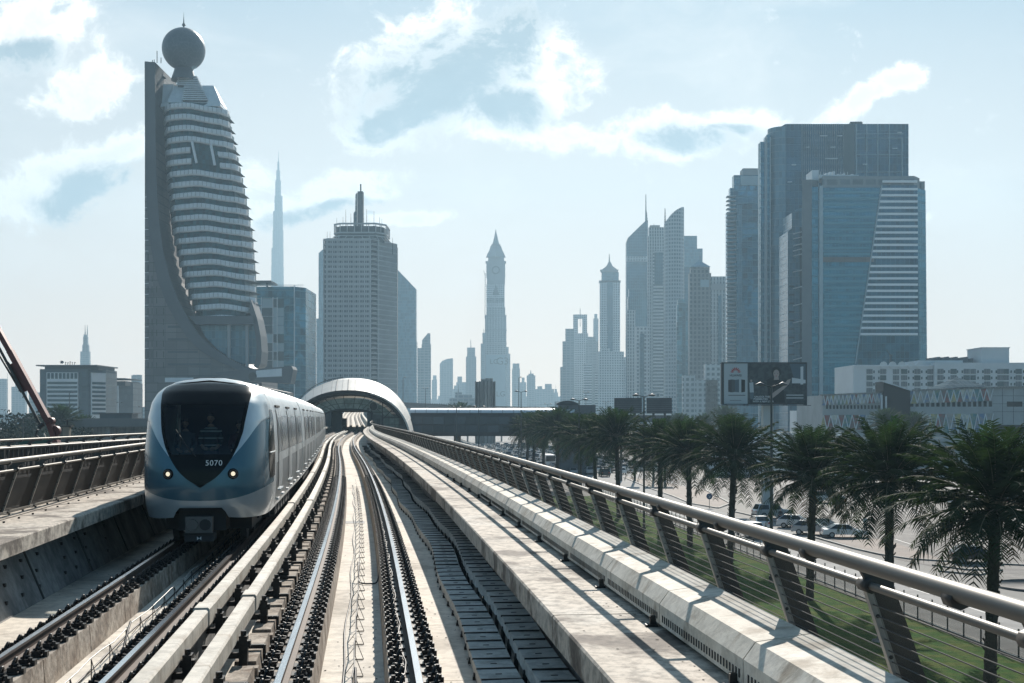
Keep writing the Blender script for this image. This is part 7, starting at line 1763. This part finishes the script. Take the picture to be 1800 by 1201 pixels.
# round blue sign on the pavement, little posts
p = GP(1247, 893); sg_ = thing('round_sign', 'small round blue arrow sign on the brown traffic island', 'road sign', loc=(p.x, p.y, 0))
mb = MB(); mb.cyl((0, 0, 0), (0, 0, 1.9), .04, n=6); mb.build('pole', m_pole, sg_); mb = MB(); mb.cyl((0, -.04, 1.6), (0, .0, 1.6), .42, n=20); mb.build('sign_disc', mat('sign_blue', (.02, .06, .14), .5), sg_); mb = MB(); mb.bar((-.15, -.06, 1.75), (.12, -.06, 1.48), .07, .02); mb.bar((.12, -.06, 1.48), (.12, -.06, 1.68), .06, .02); mb.bar((.12, -.06, 1.48), (-.08, -.06, 1.48), .06, .02, up=(0, 1, 0)); mb.build('arrow', m_white, sg_)
# people on the pavement
person('man in white shirt standing behind the white saloon', Matrix.Translation(GP(1521, 936)) @ Matrix.Rotation(.4, 4, 'Z'), (.5, .5, .48))
person('man in dark clothes standing beside the silver car', Matrix.Translation(GP(1372, 921)) @ Matrix.Rotation(-.3, 4, 'Z'), (.03, .03, .035))
# utility cover and lamp on the lawn
for px, py, lab in ((1543, 1128, 'small ground light beside the second nearest palm'), (1586, 1122, 'ground light right of the second nearest palm trunk')):
    p = GP(px, py); mb = MB(); mb.cyl((p.x, p.y, .01), (p.x, p.y, .12), .35, .30, 12); mb.cyl((p.x, p.y, .12), (p.x, p.y, .3), .05, n=6); tag(mb.build('ground_light', m_conc2), lab, 'ground light')
# dark hedge strip beyond the parking lot and low walls
for x0_, x1_, y0_, y1_, D, lab, m in ((1240, 1480, 775, 760, 260, 'long low white wall behind the palms and parked cars', m_wht), (1380, 1900, 800, 770, 250, 'long grey boundary wall below the mosaic building', m_mwall)):
    mb = MB(); mb.box(gx(x0_, D), gx(x1_, D), D, D + 1, 0, gz(y1_, D)); tag(mb.build('boundary_wall', m), lab, 'wall')
mb = MB(); D = 420; mb.box(gx(1400, D), gx(1442, D), D, D + 10, 0, gz(722, D)); [mb.box(gx(x, D), gx(x + 1.2, D), D - .5, D, gz(722, D), gz(716, D)) for x in range(1402, 1418, 3)]; tag(mb.build('low_building', m_wht), 'low white building with roof posts between billboard and mosaic building', 'building')

# ---------------------------------------------------------------- flyovers
m_flyc = mat('flyover_concrete', (.19, .185, .18), .85, col2=(.15, .147, .143), scale=.08)
D = 300; fl = thing('flyover', 'grey concrete flyover crossing on the left behind the red boom', 'flyover', loc=(0, D, 0))
mb = MB(); mb.slab([(gx(95, D), gz(741, D)), (gx(150, D), gz(735.5, D)), (gx(270, D), gz(735.5, D)), (gx(600, D), gz(735.5, D)), (gx(600, D), gz(749, D)), (gx(90, D), gz(751, D))], 0, 10); mb.build('beam', m_flyc, fl)
mb = MB(); mb.box(gx(92, D), gx(600, D), 7, 9, 0, gz(749, D)); mb.build('back_wall', m_conc2, fl)
mb = MB(); [mb.box(gx(x, D), gx(x + 9, D), 2, 5, 0, gz(749, D)) for x in (180, 300)]; mb.build('pier', m_conc2, fl)
mb = MB(); mb.box(gx(168, D), gx(225, D), 3, 8, gz(735.5, D), gz(727.5, D)); mb.box(gx(165, D), gx(228, D), 2.5, 8.5, gz(727.5, D), gz(726, D)); mb.build('plant_room', m_swall, fl)
D = 600; f2 = thing('flyover', 'distant grey flyover sloping down behind the footbridge', 'flyover', loc=(0, D, 0))
mb = MB(); mb.slab([(gx(640, D), gz(706, D)), (gx(705, D), gz(707, D)), (gx(820, D), gz(713, D)), (gx(1010, D), gz(717, D)), (gx(1010, D), gz(722, D)), (gx(820, D), gz(720, D)), (gx(640, D), gz(716, D))], 0, 9); mb.build('beam', m_flyc, f2)
mb = MB(); [mb.box(gx(x, D), gx(x + 3, D), 3, 6, 0, gz(715, D)) for x in (700, 760, 820, 880, 940)]; mb.build('pier', m_conc2, f2)
mb = MB(); [mb.box(gx(x, D), gx(x, D) + .25, 0, .3, gz(709, D), gz(703, D) - (x - 640) * .02) for x in range(640, 800, 4)]; mb.build('parapet_post', m_steel, f2)

# ---------------------------------------------------------------- red boom on the left
m_redp = mat('red_paint', (.125, .028, .026), .5, .1, col2=(.09, .02, .02), scale=1.5)
D = 75; bo_ = thing('boom_arm', 'dark red lattice-free boom arm of a lifting machine rising at the left edge', 'crane boom', loc=(0, D, 0)); B = lambda px, py, y=0: Vector((gx(px, D), y, gz(py, D)))
bo_['label'] = 'dark red boom arm of a machine rising at the left edge behind the railings'
mb = MB(); mb.bar(B(-40, 515), B(22, 625), .30, .42, up=(0, 1, 0)); mb.bar(B(18, 617), B(86, 742), .34, .50, up=(0, 1, 0)); mb.bar(B(20, 640), B(45, 688), .36, .16, up=(0, 1, 0)); mb.build('main_boom', m_redp, bo_)
mb = MB(); mb.cyl(B(89, 741, -.2), B(89, 741, .2), .26, n=14); mb.cyl(B(97, 758, -.18), B(97, 758, .18), .34, n=14); mb.bar(B(88, 744), B(104, 790), .32, .62, up=(0, 1, 0)); mb.build('boom_knuckle', m_redp, bo_)
mb = MB(); mb.cyl(B(-20, 572, -.25), B(76, 752, -.25), .09, n=8); mb.cyl(B(-5, 614, -.25), B(40, 690, -.25), .06, n=8); mb.build('hydraulic_ram', m_fin, bo_)
mb = MB(); mb.tube([B(70, 755, -.3), B(66, 765, -.3), B(73, 772, -.3)], .07, 6); mb.cyl(B(72, 752, -.3), B(80, 745, -.3), .14, n=8); [mb.tube([B(x, y, -.3), B(x + 4, y - 3, -.3), B(x + 7, y + 1, -.3)], .035, 5) for x, y in ((14, 640), (36, 688), (43, 699), (66, 742))]; mb.build('hose', m_cable, bo_)
mb = MB(); mb.bar(B(80, 762, -.3), B(88, 778, -.3), .07); mb.build('ram_rod', m_wire, bo_); mb = MB(); mb.cyl(B(100, 790), B(108, 1010), .5, .7, 12); mb.box(gx(70, D), gx(150, D), -1.2, 1.2, 0, .9); mb.build('machine_base', m_redp, bo_)
# beige control box on a post
D = 120; t = thing('signal_box', 'beige box with a dark chimney on a post right of the red boom', 'signal box', loc=(gx(118, D), D, 0)); f = lambda p: (p - 118) * D / F
mb = MB(); mb.box(f(112), f(123), -.3, .3, gz(767, D), gz(749, D)); mb.build('box', mat('box_beige', (.22, .19, .15), .7), t); mb = MB(); mb.box(f(110.5), f(127), -.35, .35, gz(751, D), gz(748, D)); mb.cyl((0, 0, gz(749, D)), (0, 0, gz(738, D)), .09, n=8); mb.cyl((0, 0, 0), (0, 0, gz(767, D)), .1, n=8); mb.build('cap_and_post', m_fin, t)
# second viaduct railing and barred fence further left
def P2(off, d, z):
    x = -17.6 - .02 * (d - 40) + .0009 * (d - 40) ** 2; s = -.02 + .0018 * (d - 40); k = 1 / math.hypot(1, s)
    return Vector((x + off * k, d - off * s * k, RZ + z))
t2 = railing(3.3, -1, 'second dark railing further left, curving like the near one', 'viaduct railings', 27, 74, m_bronze, P=P2, wires=False)
mb = MB(); ds = list(np.arange(27, 76, 2.0)); mb.grid([[P2(-3.6, d, .9), P2(2.0, d, .9)] for d in ds], flip=True, smooth=False); mb.grid([[P2(2.0, d, .9), P2(2.0, d, -.2)] for d in ds], flip=True, smooth=False); mb.grid([[P2(-3.6, d, -.2), P2(2.0, d, -.2)] for d in ds], smooth=False)
mb.grid([[P2(-3.6, d, -.2), P2(-3.6, d, .9)] for d in ds], flip=True, smooth=False)
for d in (32, 50, 68): p = P2(-.8, d, 0); mb.cyl((p.x, p.y, 0), (p.x, p.y, RZ - .2), .8, n=14)
tag(mb.build('side_ramp', m_conc2), 'narrow concrete ramp deck carrying the second railing on the left', 'ramp')
bf = thing('bar_fence', 'dark fence of upright bars between the two left railings', 'fence')
for k in range(90):
    d = 36 + k * .40; mb = MB(); a = P2(1.2, d, .9); mb.bar(a, P2(1.2, d, 1.78), .05, .05) if k % 6 else mb.bar(a, P2(1.2, d, 1.80), .10, .10); mb.build('bar', m_fin, bf)
mb = MB(); mb.tube([P2(1.2, d, 1.80) for d in np.arange(36, 73, 1.5)], .05, 6); mb.build('top_bar', m_fin, bf)
m_green = mat('sign_green', (.015, .07, .055), .5); p = P2(1.8, 41, 1.60)
gs = thing('green_road_sign', 'wide green direction sign low behind the left railing', 'road sign', loc=(p.x - .5, p.y + 14, 0)); zc = gz(776, p.y + 14); xx = gx(60, p.y + 14) - gs.location.x
mb = MB(); mb.box(xx - .7, xx + .7, 0, .05, zc - .14, zc + .14); mb.build('sign_panel', m_green, gs); mb = MB(); mb.cyl((xx, .1, 0), (xx, .1, zc), .06, n=6); mb.build('pole', m_pole, gs)
# ---------------------------------------------------------------- the air
HAZE_D = 0.00026
mb = MB(); mb.box(-2900, 2900, -260, 4400, -1.0, 850.0)
hz = mb.build('haze', []); tag(hz, kind='stuff')
m = bpy.data.materials.new('haze_air'); m.use_nodes = True; nt = m.node_tree; nt.nodes.clear()
pv = N('ShaderNodeVolumePrincipled'); pv.inputs['Color'].default_value = (0.46, 0.69, 0.86, 1); pv.inputs['Density'].default_value = HAZE_D
pv.inputs['Anisotropy'].default_value = 0.25
mo = N('ShaderNodeOutputMaterial'); L(pv.outputs[0], mo.inputs['Volume'])
hz.data.materials.append(m)
hz.display_type = 'WIRE'
